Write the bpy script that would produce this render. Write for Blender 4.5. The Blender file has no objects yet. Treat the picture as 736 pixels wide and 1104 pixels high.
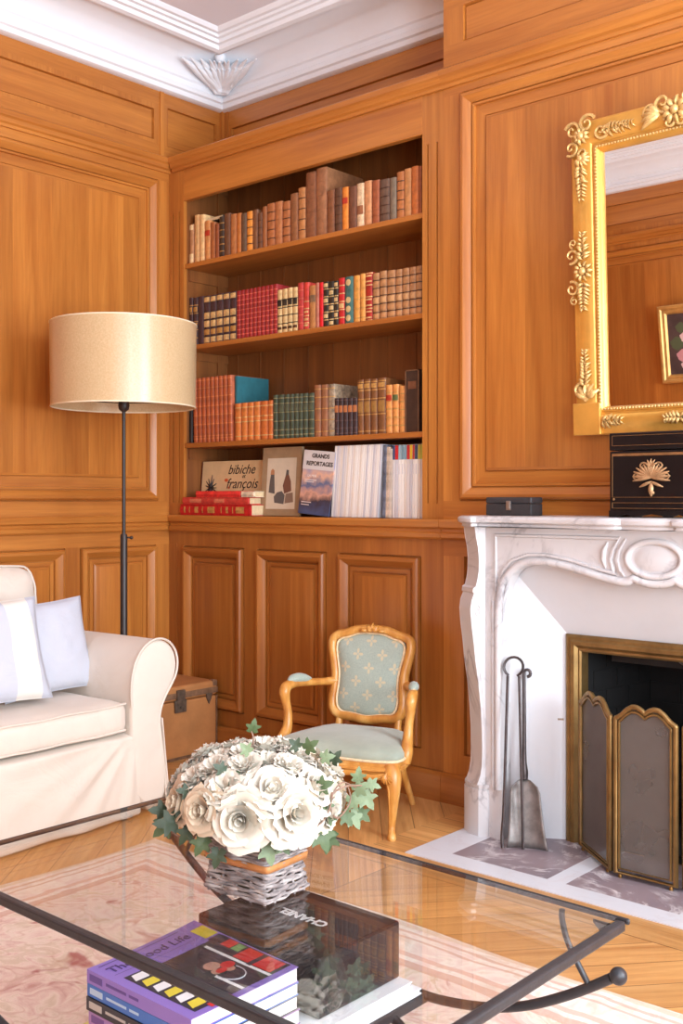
import bpy, bmesh, math, random
from mathutils import Vector, Matrix, noise
PI = math.pi
R = math.radians
rnd = random.Random(7)
SC = bpy.context.scene
COL = SC.collection

# ------------------------------------------------------------------ camera, world, light, exposure
cam_data = bpy.data.cameras.new('camera')
cam = bpy.data.objects.new('camera', cam_data)
COL.objects.link(cam)
cam.location = (0, 0, 1.15)
cam.rotation_euler = (R(90), 0, R(41.364))
cam_data.sensor_fit = 'HORIZONTAL'
cam_data.sensor_width = 36
cam_data.lens = 1158.74 / 736 * 36
cam_data.shift_y = -16.2 / 736
cam_data.clip_start = 0.02
SC.camera = cam

world = bpy.data.worlds.new('world')
SC.world = world
world.use_nodes = True
world.node_tree.nodes['Background'].inputs[0].default_value = (0.75, 0.86, 1.0, 1)
world.node_tree.nodes['Background'].inputs[1].default_value = 1.0


def area(name, loc, rot, sx, sy, power, col):
    d = bpy.data.lights.new(name, 'AREA')
    d.shape = 'RECTANGLE'
    d.size, d.size_y, d.energy, d.color = sx, sy, power, col
    o = bpy.data.objects.new(name, d)
    o.location, o.rotation_euler = loc, rot
    COL.objects.link(o)
    return o


# daylight entering by the two tall windows of the right wall
DAY = (0.80, 0.91, 1.0)
area('daylight_window_one', (1.46, 2.15, 1.6), (0, R(90), 0), 2.3, 1.15, 116, DAY)
area('daylight_window_two', (1.46, 0.25, 1.6), (0, R(90), 0), 2.3, 1.15, 76, DAY)
area('frontal_fill', (0.55, -0.96, 1.65), (R(-90), 0, R(180)), 1.1, 2.2, 40, DAY)  # added frontal fill behind the camera, softens the shadows
# added lamps, tilted upwards at the windows to brighten the ceiling
area('ceiling_fill_one', (1.45, 2.15, 1.5), (0, R(135), 0), 1.6, 1.1, 82, DAY)
area('ceiling_fill_two', (1.45, 0.25, 1.5), (0, R(135), 0), 1.6, 1.1, 82, DAY)

SC.view_settings.view_transform = 'Standard'
SC.view_settings.look = 'None'
SC.view_settings.exposure = 0.0
SC.view_settings.gamma = 1.0
SC.view_settings.use_curve_mapping = False
SC.cycles.max_bounces = 10
SC.cycles.diffuse_bounces = 4
SC.cycles.transparent_max_bounces = 24
SC.cycles.caustics_reflective = False
SC.cycles.caustics_refractive = False
SC.cycles.sample_clamp_indirect = 6

# ------------------------------------------------------------------ node helpers


def lin(r, g, b):
    f = lambda c: (c / 255 / 12.92) if c / 255 <= 0.04045 else ((c / 255 + 0.055) / 1.055) ** 2.4
    return (f(r), f(g), f(b), 1)


def new_mat(name):
    m = bpy.data.materials.new(name)
    m.use_nodes = True
    nt = m.node_tree
    return m, nt, nt.nodes['Principled BSDF'], nt.nodes['Material Output']


def N(nt, typ, ins=None, **props):
    n = nt.nodes.new(typ)
    for k, v in props.items():
        setattr(n, k, v)
    for k, v in (ins or {}).items():
        s = n.inputs[k]
        if isinstance(v, bpy.types.NodeSocket):
            nt.links.new(v, s)
        else:
            s.default_value = v
    return n


def M_(nt, op, a, b=0.0, c=0.0):
    n = nt.nodes.new('ShaderNodeMath')
    n.operation = op
    for i, v in enumerate((a, b, c)):
        if isinstance(v, bpy.types.NodeSocket):
            nt.links.new(v, n.inputs[i])
        else:
            n.inputs[i].default_value = v
    return n.outputs[0]


def MIX(nt, fac, a, b, mode='MIX'):
    n = nt.nodes.new('ShaderNodeMix')
    n.data_type = 'RGBA'
    n.blend_type = mode
    n.clamp_factor = True
    for idx, v in ((0, fac), (6, a), (7, b)):
        if isinstance(v, bpy.types.NodeSocket):
            nt.links.new(v, n.inputs[idx])
        else:
            n.inputs[idx].default_value = v
    return n.outputs[2]


def RAMP(nt, fac, stops):
    n = nt.nodes.new('ShaderNodeValToRGB')
    el = n.color_ramp.elements
    while len(el) < len(stops):
        el.new(0.5)
    for e, (p, c) in zip(el, stops):
        e.position = p
        e.color = c
    nt.links.new(fac, n.inputs[0])
    return n.outputs[0]


def coord(nt, scale=(1, 1, 1), rot=(0, 0, 0)):
    tc = nt.nodes.new('ShaderNodeTexCoord')
    mp = N(nt, 'ShaderNodeMapping', {'Vector': tc.outputs['Object'], 'Scale': scale, 'Rotation': rot})
    return mp.outputs[0]


def bump(nt, bs, h, strength, dist=0.01):
    b = N(nt, 'ShaderNodeBump', {'Height': h, 'Strength': strength, 'Distance': dist})
    nt.links.new(b.outputs[0], bs.inputs['Normal'])


def plain(name, c, rough=0.5, metal=0.0, var=0.0, vscale=8.0, bmp=0.0, bscale=60.0, spec=0.5, coat=0.0, sheen=0.0):
    m, nt, bs, out = new_mat(name)
    c = c if len(c) == 4 else (*c, 1)
    bs.inputs['Roughness'].default_value = rough
    bs.inputs['Metallic'].default_value = metal
    bs.inputs['Specular IOR Level'].default_value = spec
    bs.inputs['Coat Weight'].default_value = coat
    bs.inputs['Sheen Weight'].default_value = sheen
    v = coord(nt)
    if var:
        n = N(nt, 'ShaderNodeTexNoise', {'Vector': v, 'Scale': vscale, 'Detail': 5.0, 'Roughness': 0.6})
        d = tuple(x * (1 - var) for x in c[:3]) + (1,)
        l = tuple(min(1, x * (1 + var)) for x in c[:3]) + (1,)
        nt.links.new(RAMP(nt, n.outputs[0], [(0.3, d), (0.7, l)]), bs.inputs['Base Color'])
    else:
        bs.inputs['Base Color'].default_value = c
    if bmp:
        n2 = N(nt, 'ShaderNodeTexNoise', {'Vector': v, 'Scale': bscale, 'Detail': 3.0})
        bump(nt, bs, n2.outputs[0], bmp, 0.004)
    return m


def wood(name, c1, c2, grain='Z', rough=0.34, plank=0.0, across='X', tint=0.10, fine=0.22, freq=1.0):
    """Oiled oak: stretched grain along one axis, a tone of its own for each glued-up board."""
    m, nt, bs, out = new_mat(name)
    a, b = 0.8 * freq, 14 * freq
    sc = {'Z': (b, b, a), 'X': (a, b, b), 'Y': (b, a, b)}[grain]
    tc = nt.nodes.new('ShaderNodeTexCoord')
    obj_v = tc.outputs['Object']
    v = N(nt, 'ShaderNodeMapping', {'Vector': obj_v, 'Scale': sc}).outputs[0]
    if plank:
        sp = N(nt, 'ShaderNodeSeparateXYZ', {'Vector': obj_v})
        idx = M_(nt, 'FLOOR', M_(nt, 'DIVIDE', sp.outputs['XYZ'.index(across)], plank))
        wn = N(nt, 'ShaderNodeTexWhiteNoise', {'W': idx}, noise_dimensions='1D')
        off = N(nt, 'ShaderNodeVectorMath', {0: v, 1: wn.outputs['Color']}, operation='ADD')
        off2 = N(nt, 'ShaderNodeVectorMath', {0: wn.outputs['Color'], 3: 37.0}, operation='SCALE')
        v = N(nt, 'ShaderNodeVectorMath', {0: v, 1: off2.outputs[0]}, operation='ADD').outputs[0]
        pv = wn.outputs['Value']
    n = N(nt, 'ShaderNodeTexNoise', {'Vector': v, 'Scale': 1.0, 'Detail': 6.0, 'Roughness': 0.62, 'Distortion': 0.6})
    col = RAMP(nt, n.outputs[0], [(0.28, c1), (0.72, c2)])
    fs = tuple(x * (7 if x == max(sc) else 5) for x in sc)
    v2 = N(nt, 'ShaderNodeMapping', {'Vector': obj_v, 'Scale': fs}).outputs[0]
    n2 = N(nt, 'ShaderNodeTexNoise', {'Vector': v2, 'Scale': 1.0, 'Detail': 3.0, 'Roughness': 0.6})
    streak = RAMP(nt, n2.outputs[0], [(0.34, (0.55, 0.48, 0.42, 1)), (0.56, (1, 1, 1, 1))])
    col = MIX(nt, fine, col, streak, 'MULTIPLY')
    if plank:
        t = M_(nt, 'ADD', M_(nt, 'MULTIPLY', pv, 2 * tint), 1 - tint)
        tv = N(nt, 'ShaderNodeCombineXYZ', {0: t, 1: t, 2: t})
        col = MIX(nt, 1.0, col, tv.outputs[0], 'MULTIPLY')
    nt.links.new(col, bs.inputs['Base Color'])
    bs.inputs['Roughness'].default_value = rough
    bs.inputs['Specular IOR Level'].default_value = 0.5
    bump(nt, bs, n2.outputs[0], 0.05, 0.003)
    return m


# ------------------------------------------------------------------ mesh helpers
WM = {}          # world matrix of every thing, so that parts may be drawn in world coordinates


def thing(name, label, cat, loc=(0, 0, 0), rotz=0.0, group=None):
    o = bpy.data.objects.new(name, None)
    o.empty_display_size = 0.05
    COL.objects.link(o)
    o.location = loc
    o.rotation_euler = (0, 0, rotz)
    o['label'], o['category'] = label, cat
    if group:
        o['group'] = group
    WM[o.name] = Matrix.Translation(loc) @ Matrix.Rotation(rotz, 4, 'Z')
    return o


def tag(o, label, cat, group=None):
    o['label'], o['category'] = label, cat
    if group:
        o['group'] = group
    return o


def obj(name, bm, mats, parent=None, smooth=40, bevel=0.0, seg=2, subsurf=0, kind=None, label=None, local=False, origin=None, recalc=True):
    if recalc:
        bmesh.ops.recalc_face_normals(bm, faces=bm.faces)
    if parent is not None and not local:
        bm.transform(WM[parent.name].inverted())
    if origin is not None:
        bm.transform(Matrix.Translation(-Vector(origin)))
    me = bpy.data.meshes.new(name)
    bm.to_mesh(me)
    bm.free()
    for m in (mats if isinstance(mats, (list, tuple)) else [mats]):
        me.materials.append(m)
    if smooth:
        me.polygons.foreach_set('use_smooth', [True] * len(me.polygons))
        if smooth < 180:
            me.set_sharp_from_angle(angle=R(smooth))
    o = bpy.data.objects.new(name, me)
    COL.objects.link(o)
    if parent is not None:
        o.parent = parent
        WM[o.name] = WM[parent.name]
    else:
        WM[o.name] = Matrix.Translation(origin) if origin is not None else Matrix()
    if origin is not None:
        o.location = origin
    if bevel:
        md = o.modifiers.new('bevel', 'BEVEL')
        md.width, md.segments, md.limit_method, md.angle_limit = bevel, seg, 'ANGLE', R(40)
    if subsurf:
        md = o.modifiers.new('subsurf', 'SUBSURF')
        md.levels = md.render_levels = subsurf
    if kind:
        o['kind'] = kind
    if label:
        o['label'] = label
    return o


def BM():
    return bmesh.new()


def box(bm, x0, x1, y0, y1, z0, z1, mi=0):
    vs = [bm.verts.new((x, y, z)) for z in (z0, z1) for y in (y0, y1) for x in (x0, x1)]
    fs = []
    for f in ((0, 2, 3, 1), (4, 5, 7, 6), (0, 1, 5, 4), (2, 6, 7, 3), (0, 4, 6, 2), (1, 3, 7, 5)):
        fc = bm.faces.new([vs[i] for i in f])
        fc.material_index = mi
        fs.append(fc)
    return vs


def obox(bm, c, ax, ay, az, hx, hy, hz, mi=0):
    c, ax, ay, az = Vector(c), Vector(ax), Vector(ay), Vector(az)
    vs = [bm.verts.new(c + ax * sx * hx + ay * sy * hy + az * sz * hz) for sz in (-1, 1) for sy in (-1, 1) for sx in (-1, 1)]
    for f in ((0, 2, 3, 1), (4, 5, 7, 6), (0, 1, 5, 4), (2, 6, 7, 3), (0, 4, 6, 2), (1, 3, 7, 5)):
        bm.faces.new([vs[i] for i in f]).material_index = mi


def frames(pts, closed=False):
    pts = [Vector(p) for p in pts]
    n = len(pts)
    tans = []
    for i in range(n):
        a = pts[(i - 1) % n] if (closed or i > 0) else pts[i]
        b = pts[(i + 1) % n] if (closed or i < n - 1) else pts[i]
        t = (b - a)
        tans.append(t.normalized() if t.length > 1e-9 else Vector((0, 0, 1)))
    up = Vector((0, 0, 1)) if abs(tans[0].z) < 0.9 else Vector((1, 0, 0))
    nrm = (up - tans[0] * up.dot(tans[0])).normalized()
    out = []
    for t in tans:
        nrm = nrm - t * nrm.dot(t)
        if nrm.length < 1e-6:
            nrm = t.orthogonal()
        nrm.normalize()
        out.append((nrm.copy(), t.cross(nrm).normalized()))
    return pts, out


def tube(bm, pts, r, n=8, closed=False, caps=True, mi=0, flat=1.0):
    pts, fr = frames(pts, closed)
    rad = r if isinstance(r, (list, tuple)) else [r] * len(pts)
    rings = []
    for p, (a, b), q in zip(pts, fr, rad):
        rings.append([bm.verts.new(p + a * q * math.cos(2 * PI * k / n) + b * q * flat * math.sin(2 * PI * k / n)) for k in range(n)])
    m = len(rings)
    for i in range(m if closed else m - 1):
        A, B_ = rings[i], rings[(i + 1) % m]
        for k in range(n):
            bm.faces.new((A[k], A[(k + 1) % n], B_[(k + 1) % n], B_[k])).material_index = mi
    if caps and not closed:
        bm.faces.new(rings[0][::-1]).material_index = mi
        bm.faces.new(rings[-1]).material_index = mi
    return rings


def spline(ctrl, n=8, closed=False):
    """Catmull-Rom through tuples of any length (position and radius alike)."""
    out = []
    L = len(ctrl)
    segs = L if closed else L - 1
    g = (lambda i: ctrl[i % L]) if closed else (lambda i: ctrl[max(0, min(L - 1, i))])
    for i in range(segs):
        p0, p1, p2, p3 = g(i - 1), g(i), g(i + 1), g(i + 2)
        for k in range(n):
            t = k / n
            out.append(tuple(0.5 * ((2 * b) + (-a + c) * t + (2 * a - 5 * b + 4 * c - d) * t * t + (-a + 3 * b - 3 * c + d) * t ** 3)
                             for a, b, c, d in zip(p0, p1, p2, p3)))
    if not closed:
        out.append(tuple(ctrl[-1]))
    return out


def stube(bm, ctrl, n=8, k=8, closed=False, mi=0, flat=1.0):
    """Tube along a spline of (x, y, z, radius)."""
    s = spline(ctrl, k, closed)
    return tube(bm, [p[:3] for p in s], [p[3] for p in s], n, closed, True, mi, flat)


def lathe(bm, prof, c=(0, 0, 0), n=32, mi=0, cap=True):
    c = Vector(c)
    rings = [[bm.verts.new(c + Vector((r * math.cos(2 * PI * k / n), r * math.sin(2 * PI * k / n), z))) for k in range(n)] for r, z in prof]
    for A, B_ in zip(rings, rings[1:]):
        for k in range(n):
            bm.faces.new((A[k], A[(k + 1) % n], B_[(k + 1) % n], B_[k])).material_index = mi
    if cap:
        bm.faces.new(rings[0][::-1]).material_index = mi
        bm.faces.new(rings[-1]).material_index = mi
    return rings


def sphere(bm, c, r, u=12, v=8, sz=1.0):
    lathe(bm, [(max(1e-4, r * math.sin(PI * i / v)), -r * sz * math.cos(PI * i / v)) for i in range(v + 1)], c, u)


def prism(bm, pts, fmap, d0, d1, mi=0):
    """Extrude an outline; fmap(a, b, d) gives the world point."""
    A = [bm.verts.new(fmap(a, b, d0)) for a, b in pts]
    B_ = [bm.verts.new(fmap(a, b, d1)) for a, b in pts]
    n = len(pts)
    bm.faces.new(A).material_index = mi
    bm.faces.new(B_[::-1]).material_index = mi
    for i in range(n):
        bm.faces.new((A[i], B_[i], B_[(i + 1) % n], A[(i + 1) % n])).material_index = mi


def grid(bm, nu, nv, f, mi=0, closed_u=False):
    vs = [[bm.verts.new(f(i / (nu if closed_u else nu - 1), j / (nv - 1))) for i in range(nu)] for j in range(nv)]
    for j in range(nv - 1):
        for i in range(nu if closed_u else nu - 1):
            bm.faces.new((vs[j][i], vs[j][(i + 1) % nu], vs[j + 1][(i + 1) % nu], vs[j + 1][i])).material_index = mi
    return vs


def mold_ring(bm, fm, s0, s1, z0, z1, prof, field=True, mi=0, field_mi=None):
    """Mitred rectangular moulding: prof is (inset, depth); the last ring is filled with a flat field."""
    rings = []
    for ins, d in prof:
        rings.append([bm.verts.new(fm(s, z, d)) for s, z in ((s0 + ins, z0 + ins), (s1 - ins, z0 + ins), (s1 - ins, z1 - ins), (s0 + ins, z1 - ins))])
    for A, B_ in zip(rings, rings[1:]):
        for k in range(4):
            bm.faces.new((A[k], A[(k + 1) % 4], B_[(k + 1) % 4], B_[k])).material_index = mi if field_mi is None else k % 2
    if field:
        bm.faces.new(rings[-1]).material_index = mi if field_mi is None else field_mi


def run(bm, fm, s0, s1, prof, mi=0):
    """Horizontal moulding along s: prof is a closed outline of (z, depth)."""
    prism(bm, [(z, d) for z, d in prof], lambda z, d, s: fm(s, z, d), s0, s1, mi)


def rect_face(bm, fm, s0, s1, z0, z1, d=0.0, mi=0):
    bm.faces.new([bm.verts.new(fm(s, z, d)) for s, z in ((s0, z0), (s1, z0), (s1, z1), (s0, z1))]).material_index = mi


def text_mesh(body, size, mat, name, extrude=0.0004, align='CENTER', shear=0.0, bold=0.0):
    cu = bpy.data.curves.new(name, 'FONT')
    cu.body, cu.size, cu.extrude, cu.align_x, cu.shear, cu.offset = body, size, extrude, align, shear, bold
    cu.align_y = 'CENTER'
    cu.resolution_u = 3
    t = bpy.data.objects.new(name, cu)
    COL.objects.link(t)
    bpy.context.view_layer.update()
    me = bpy.data.meshes.new_from_object(t.evaluated_get(bpy.context.evaluated_depsgraph_get()))
    bpy.data.objects.remove(t)
    bpy.data.curves.remove(cu)
    bm = BM()
    bm.from_mesh(me)
    bpy.data.meshes.remove(me)
    return bm


def put_text(body, size, mat, name, parent, origin, right, up, width=None, **kw):
    """Lettering lying on a surface: origin is the middle of the line, in world coordinates."""
    bm = text_mesh(body, size, mat, name, **kw)
    xs = [v.co.x for v in bm.verts]
    k = 1.0
    if width:
        k = width / (max(xs) - min(xs))
    mid = (max(xs) + min(xs)) / 2
    r, u = Vector(right).normalized(), Vector(up).normalized()
    w = r.cross(u)
    o = Vector(origin)
    for v in bm.verts:
        x, y, z = (v.co.x - mid) * k, v.co.y * k, v.co.z
        v.co = o + r * x + u * y + w * z
    return obj(name, bm, mat, parent, smooth=0)


# ------------------------------------------------------------------ materials
OC1, OC2 = lin(164, 94, 37), lin(202, 131, 59)
oak_v = wood('oak_upright', OC1, OC2, 'Z', plank=0.17, across='X')
oak_stile = wood('oak_stile', OC1, OC2, 'Z')
oak_vy = wood('oak_upright_left_wall', OC1, OC2, 'Z', plank=0.19, across='Y')
oak_x = wood('oak_rail_along_back', OC1, OC2, 'X')
oak_y = wood('oak_rail_along_side', OC1, OC2, 'Y')
oak_dark = wood('oak_bookcase_inside', lin(112, 62, 26), lin(146, 88, 40), 'Z', plank=0.155, across='X', rough=0.5)  # shade inside the bookcase is put into this darker oak tone
oak_shelf = wood('oak_shelf', lin(158, 88, 34), lin(194, 122, 54), 'X', rough=0.4)
oak_cab = wood('oak_cabinet', lin(146, 81, 31), lin(184, 115, 51), 'Z', plank=0.2, across='X')
oak_cabs = wood('oak_cabinet_stile', lin(146, 81, 31), lin(184, 115, 51), 'Z')
oak_cabx = wood('oak_cabinet_rail', lin(146, 81, 31), lin(184, 115, 51), 'X')
plaster = plain('white_plaster', lin(237, 239, 244), 0.75, var=0.02, vscale=3)
white_paint = plain('white_paint', lin(240, 239, 240), 0.55, var=0.015, vscale=4, bmp=0.04, bscale=30)
iron = plain('black_iron', lin(50, 50, 54), 0.38, 0.1, var=0.2, vscale=30, bmp=0.1, bscale=120)
iron_dark = plain('dark_bronze_metal', lin(50, 42, 40), 0.42, 0.2, var=0.15, vscale=20)
steel_worn = plain('worn_grey_steel', lin(128, 120, 116), 0.5, 0.6, var=0.35, vscale=22, bmp=0.1)
iron_tool = plain('wrought_iron', lin(84, 76, 76), 0.45, 0.7, var=0.25, vscale=40, bmp=0.1)
brass = plain('aged_brass', lin(144, 114, 70), 0.42, 0.8, var=0.28, vscale=14, bmp=0.05)
brass_dark = plain('dull_brass', lin(146, 108, 60), 0.42, 0.8, var=0.35, vscale=10)
gilt = plain('gilded_wood', lin(220, 164, 76), 0.34, 0.5, var=0.16, vscale=9, spec=0.6)
gilt_light = plain('gilded_relief', lin(218, 178, 112), 0.42, 0.4, var=0.2, vscale=60)
soot = plain('sooty_brick', lin(17, 15, 15), 0.9, var=0.5, vscale=9, bmp=0.4, bscale=30)


def glass_mat(name, tint=(0.97, 0.985, 0.98, 1), ior=1.5, gain=1.0):
    m, nt, bs, out = new_mat(name)
    nt.nodes.remove(bs)
    tr = N(nt, 'ShaderNodeBsdfTransparent', {'Color': tint})
    gl = N(nt, 'ShaderNodeBsdfGlossy', {'Color': (1, 1, 1, 1), 'Roughness': 0.0})
    geo = nt.nodes.new('ShaderNodeNewGeometry')
    eta = M_(nt, 'ADD', ior, M_(nt, 'MULTIPLY', geo.outputs['Backfacing'], 1 / ior - ior))     # same reflectance from both sides of the sheet
    fr = N(nt, 'ShaderNodeFresnel', {'IOR': eta})
    mx = N(nt, 'ShaderNodeMixShader', {0: M_(nt, 'MULTIPLY', fr.outputs[0], gain), 1: tr.outputs[0], 2: gl.outputs[0]})
    nt.links.new(mx.outputs[0], out.inputs[0])
    return m


glass_top = glass_mat('clear_table_glass')
pane_glass = glass_mat('window_glass', (0.98, 0.99, 1, 1))


def mirror_mat():
    m, nt, bs, out = new_mat('silvered_mirror')
    nt.nodes.remove(bs)
    gl = N(nt, 'ShaderNodeBsdfGlossy', {'Color': (0.95, 0.945, 0.93, 1), 'Roughness': 0.0})
    nt.links.new(gl.outputs[0], out.inputs[0])
    return m


silver_mirror = mirror_mat()


def marble(name, base, vein, scale=3.0, width=0.06, rough=0.3, cloud=None, camt=0.35):
    m, nt, bs, out = new_mat(name)
    v = coord(nt, (1, 1, 1), (0.3, 0.5, 0.8))
    n = N(nt, 'ShaderNodeTexNoise', {'Vector': v, 'Scale': scale, 'Detail': 8.0, 'Roughness': 0.6, 'Distortion': 1.2})
    d = M_(nt, 'ABSOLUTE', M_(nt, 'SUBTRACT', n.outputs[0], 0.5))
    f = RAMP(nt, d, [(0.0, (1, 1, 1, 1)), (width, (0, 0, 0, 1))])
    n2 = N(nt, 'ShaderNodeTexNoise', {'Vector': v, 'Scale': scale * 1.7, 'Detail': 4.0})
    patch = RAMP(nt, n2.outputs[0], [(0.42, (0, 0, 0, 1)), (0.66, (1, 1, 1, 1))])
    ff = M_(nt, 'MULTIPLY', f, patch)
    c = base
    if cloud:
        n3 = N(nt, 'ShaderNodeTexNoise', {'Vector': v, 'Scale': scale * 0.9, 'Detail': 3.0})
        c = MIX(nt, M_(nt, 'MULTIPLY', RAMP(nt, n3.outputs[0], [(0.4, (0, 0, 0, 1)), (0.7, (1, 1, 1, 1))]), camt), base, cloud)
    nt.links.new(MIX(nt, ff, c, vein), bs.inputs['Base Color'])
    bs.inputs['Roughness'].default_value = rough
    return m


marble_white = marble('white_veined_marble', lin(208, 205, 206), lin(150, 145, 148), 3.2, 0.035, 0.34, lin(194, 187, 187))
marble_hearth = marble('white_hearth_marble', lin(212, 212, 217), lin(208, 204, 208), 6, 0.04, 0.35)
marble_purple = marble('purple_grey_marble', lin(146, 128, 132), lin(226, 218, 218), 5.5, 0.05, 0.4, lin(108, 98, 106), 0.8)


def floor_mat():
    m, nt, bs, out = new_mat('oak_chevron_parquet')
    tc = nt.nodes.new('ShaderNodeTexCoord')
    sp = N(nt, 'ShaderNodeSeparateXYZ', {'Vector': tc.outputs['Object']})
    x, y = sp.outputs[0], sp.outputs[1]
    Wd = 1.3
    xs = M_(nt, 'DIVIDE', M_(nt, 'ADD', x, 2.1), Wd)
    col_i = M_(nt, 'FLOOR', xs)
    par = M_(nt, 'SUBTRACT', M_(nt, 'MULTIPLY', M_(nt, 'ABSOLUTE', M_(nt, 'MODULO', col_i, 2.0)), 2.0), 1.0)   # even -1 odd +1
    sgn = M_(nt, 'MULTIPLY', par, -1.0)
    slope = math.tan(R(49))
    t = M_(nt, 'SUBTRACT', y, M_(nt, 'MULTIPLY', M_(nt, 'MULTIPLY', x, slope), sgn))
    pw = 0.115 / math.cos(R(49))
    row = M_(nt, 'DIVIDE', t, pw)
    # border boards along the hearth
    inb = M_(nt, 'MULTIPLY', M_(nt, 'GREATER_THAN', y, 2.615), M_(nt, 'GREATER_THAN', x, -2.275))
    row = MIX(nt, inb, row, M_(nt, 'ADD', M_(nt, 'DIVIDE', M_(nt, 'SUBTRACT', y, 2.615), 0.13), 400.0))
    row = N(nt, 'ShaderNodeSeparateXYZ', {0: row}).outputs[0]
    ri = M_(nt, 'FLOOR', row)
    rf = M_(nt, 'FRACT', row)
    key = M_(nt, 'ADD', ri, M_(nt, 'MULTIPLY', col_i, 57.3))
    wn = N(nt, 'ShaderNodeTexWhiteNoise', {'W': key}, noise_dimensions='1D')
    # grain along the board
    ang = R(49)
    ca, sa = math.cos(ang), math.sin(ang)
    gx = M_(nt, 'ADD', M_(nt, 'MULTIPLY', M_(nt, 'MULTIPLY', x, ca), sgn), M_(nt, 'MULTIPLY', y, sa))
    along = M_(nt, 'ADD', M_(nt, 'MULTIPLY', x, ca), M_(nt, 'MULTIPLY', M_(nt, 'MULTIPLY', y, sa), sgn))
    acr = M_(nt, 'SUBTRACT', M_(nt, 'MULTIPLY', y, ca), M_(nt, 'MULTIPLY', M_(nt, 'MULTIPLY', x, sa), sgn))
    along = MIX(nt, inb, along, x)
    acr = MIX(nt, inb, acr, y)
    along = N(nt, 'ShaderNodeSeparateXYZ', {0: along}).outputs[0]
    acr = N(nt, 'ShaderNodeSeparateXYZ', {0: acr}).outputs[0]
    gv = N(nt, 'ShaderNodeCombineXYZ', {0: M_(nt, 'MULTIPLY', along, 1.6), 1: M_(nt, 'MULTIPLY', acr, 26.0), 2: M_(nt, 'MULTIPLY', wn.outputs[0], 50.0)})
    n = N(nt, 'ShaderNodeTexNoise', {'Vector': gv.outputs[0], 'Scale': 1.0, 'Detail': 6.0, 'Roughness': 0.65, 'Distortion': 0.8})
    c = RAMP(nt, n.outputs[0], [(0.25, lin(178, 120, 66)), (0.55, lin(214, 160, 98)), (0.8, lin(230, 182, 122))])
    tv = M_(nt, 'ADD', M_(nt, 'MULTIPLY', wn.outputs[0], 0.36), 0.8)
    tvv = N(nt, 'ShaderNodeCombineXYZ', {0: tv, 1: tv, 2: tv})
    c = MIX(nt, 1.0, c, tvv.outputs[0], 'MULTIPLY')
    # joints between boards and along the spine of the chevron
    e = M_(nt, 'MINIMUM', rf, M_(nt, 'SUBTRACT', 1.0, rf))
    j1 = M_(nt, 'LESS_THAN', e, 0.012)
    xf = M_(nt, 'FRACT', xs)
    ex = M_(nt, 'MINIMUM', xf, M_(nt, 'SUBTRACT', 1.0, xf))
    j2 = M_(nt, 'MULTIPLY', M_(nt, 'LESS_THAN', ex, 0.0016), M_(nt, 'SUBTRACT', 1.0, inb))
    j3 = M_(nt, 'MULTIPLY', M_(nt, 'LESS_THAN', M_(nt, 'ABSOLUTE', M_(nt, 'SUBTRACT', y, 2.615)), 0.002), M_(nt, 'GREATER_THAN', x, -2.275))
    j = M_(nt, 'MINIMUM', M_(nt, 'ADD', M_(nt, 'ADD', j1, j2), j3), 1.0)
    c = MIX(nt, M_(nt, 'MULTIPLY', j, 0.75), c, lin(92, 52, 22))
    nt.links.new(c, bs.inputs['Base Color'])
    bs.inputs['Roughness'].default_value = 0.33
    bs.inputs['Specular IOR Level'].default_value = 0.4
    bump(nt, bs, n.outputs[0], 0.05, 0.003)
    return m


# ------------------------------------------------------------------ the room
XL, YB, YR, XR, YF = -4.009, 3.307, 3.652, 1.5, -1.0     # left wall, bookcase plane, recess, right wall, wall behind the camera
XB0, XB1 = -4.009, -2.398                                 # bookcase extent
CX = -1.43                                                # chimney axis
mL = lambda s, z, d: (XL + d, s, z)
mB = lambda s, z, d: (s, YB - d, z)
mR = lambda s, z, d: (s, YR - d, z)
mF = lambda s, z, d: (s, YF + d, z)
mW = lambda s, z, d: (XR - d, s, z)

RAISED = [(0, 0), (0.0015, -0.008), (0.005, -0.008), (0.007, 0.012), (0.014, 0.019), (0.024, 0.020), (0.038, 0.012), (0.049, 0.002), (0.050, -0.006), (0.054, -0.006), (0.055, 0.003), (0.063, 0.003), (0.064, -0.008), (0.106, -0.009), (0.107, -0.013), (0.110, -0.013), (0.112, -0.003), (0.122, 0.0)]
SUNK = [(0, 0), (0.002, -0.016), (0.005, -0.016), (0.007, -0.010), (0.016, -0.012)]
DOOR = [(0, 0), (0.0015, -0.010), (0.005, -0.010), (0.007, 0.014), (0.013, 0.021), (0.024, 0.022), (0.038, 0.012), (0.049, 0.000), (0.050, -0.012), (0.055, -0.012), (0.056, -0.006), (0.072, -0.006), (0.073, -0.010), (0.076, -0.010), (0.078, -0.002), (0.090, 0.003)]
CORNICE = [(2.690, 0.0), (2.690, 0.010), (2.702, 0.012), (2.708, 0.022), (2.724, 0.026), (2.732, 0.034), (2.752, 0.036), (2.758, 0.030), (2.758, 0.0)]
RAIL = [(0.989, 0.0), (0.989, 0.012), (0.997, 0.020), (1.012, 0.022), (1.018, 0.014), (1.028, 0.016), (1.036, 0.028), (1.058, 0.032), (1.065, 0.028), (1.065, 0.0)]
BASE = [(0.0, 0.0), (0.0, 0.020), (0.094, 0.020), (0.102, 0.016), (0.110, 0.010), (0.112, 0.0)]


def ST(name, bm, mats, parent=None, **kw):
    return obj(name, bm, mats, parent, kind='structure', **kw)


bm = BM()
box(bm, -4.2, 1.7, -1.2, 3.8, -0.06, 0.0)
ST('floor', bm, floor_mat(), smooth=0)


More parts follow.
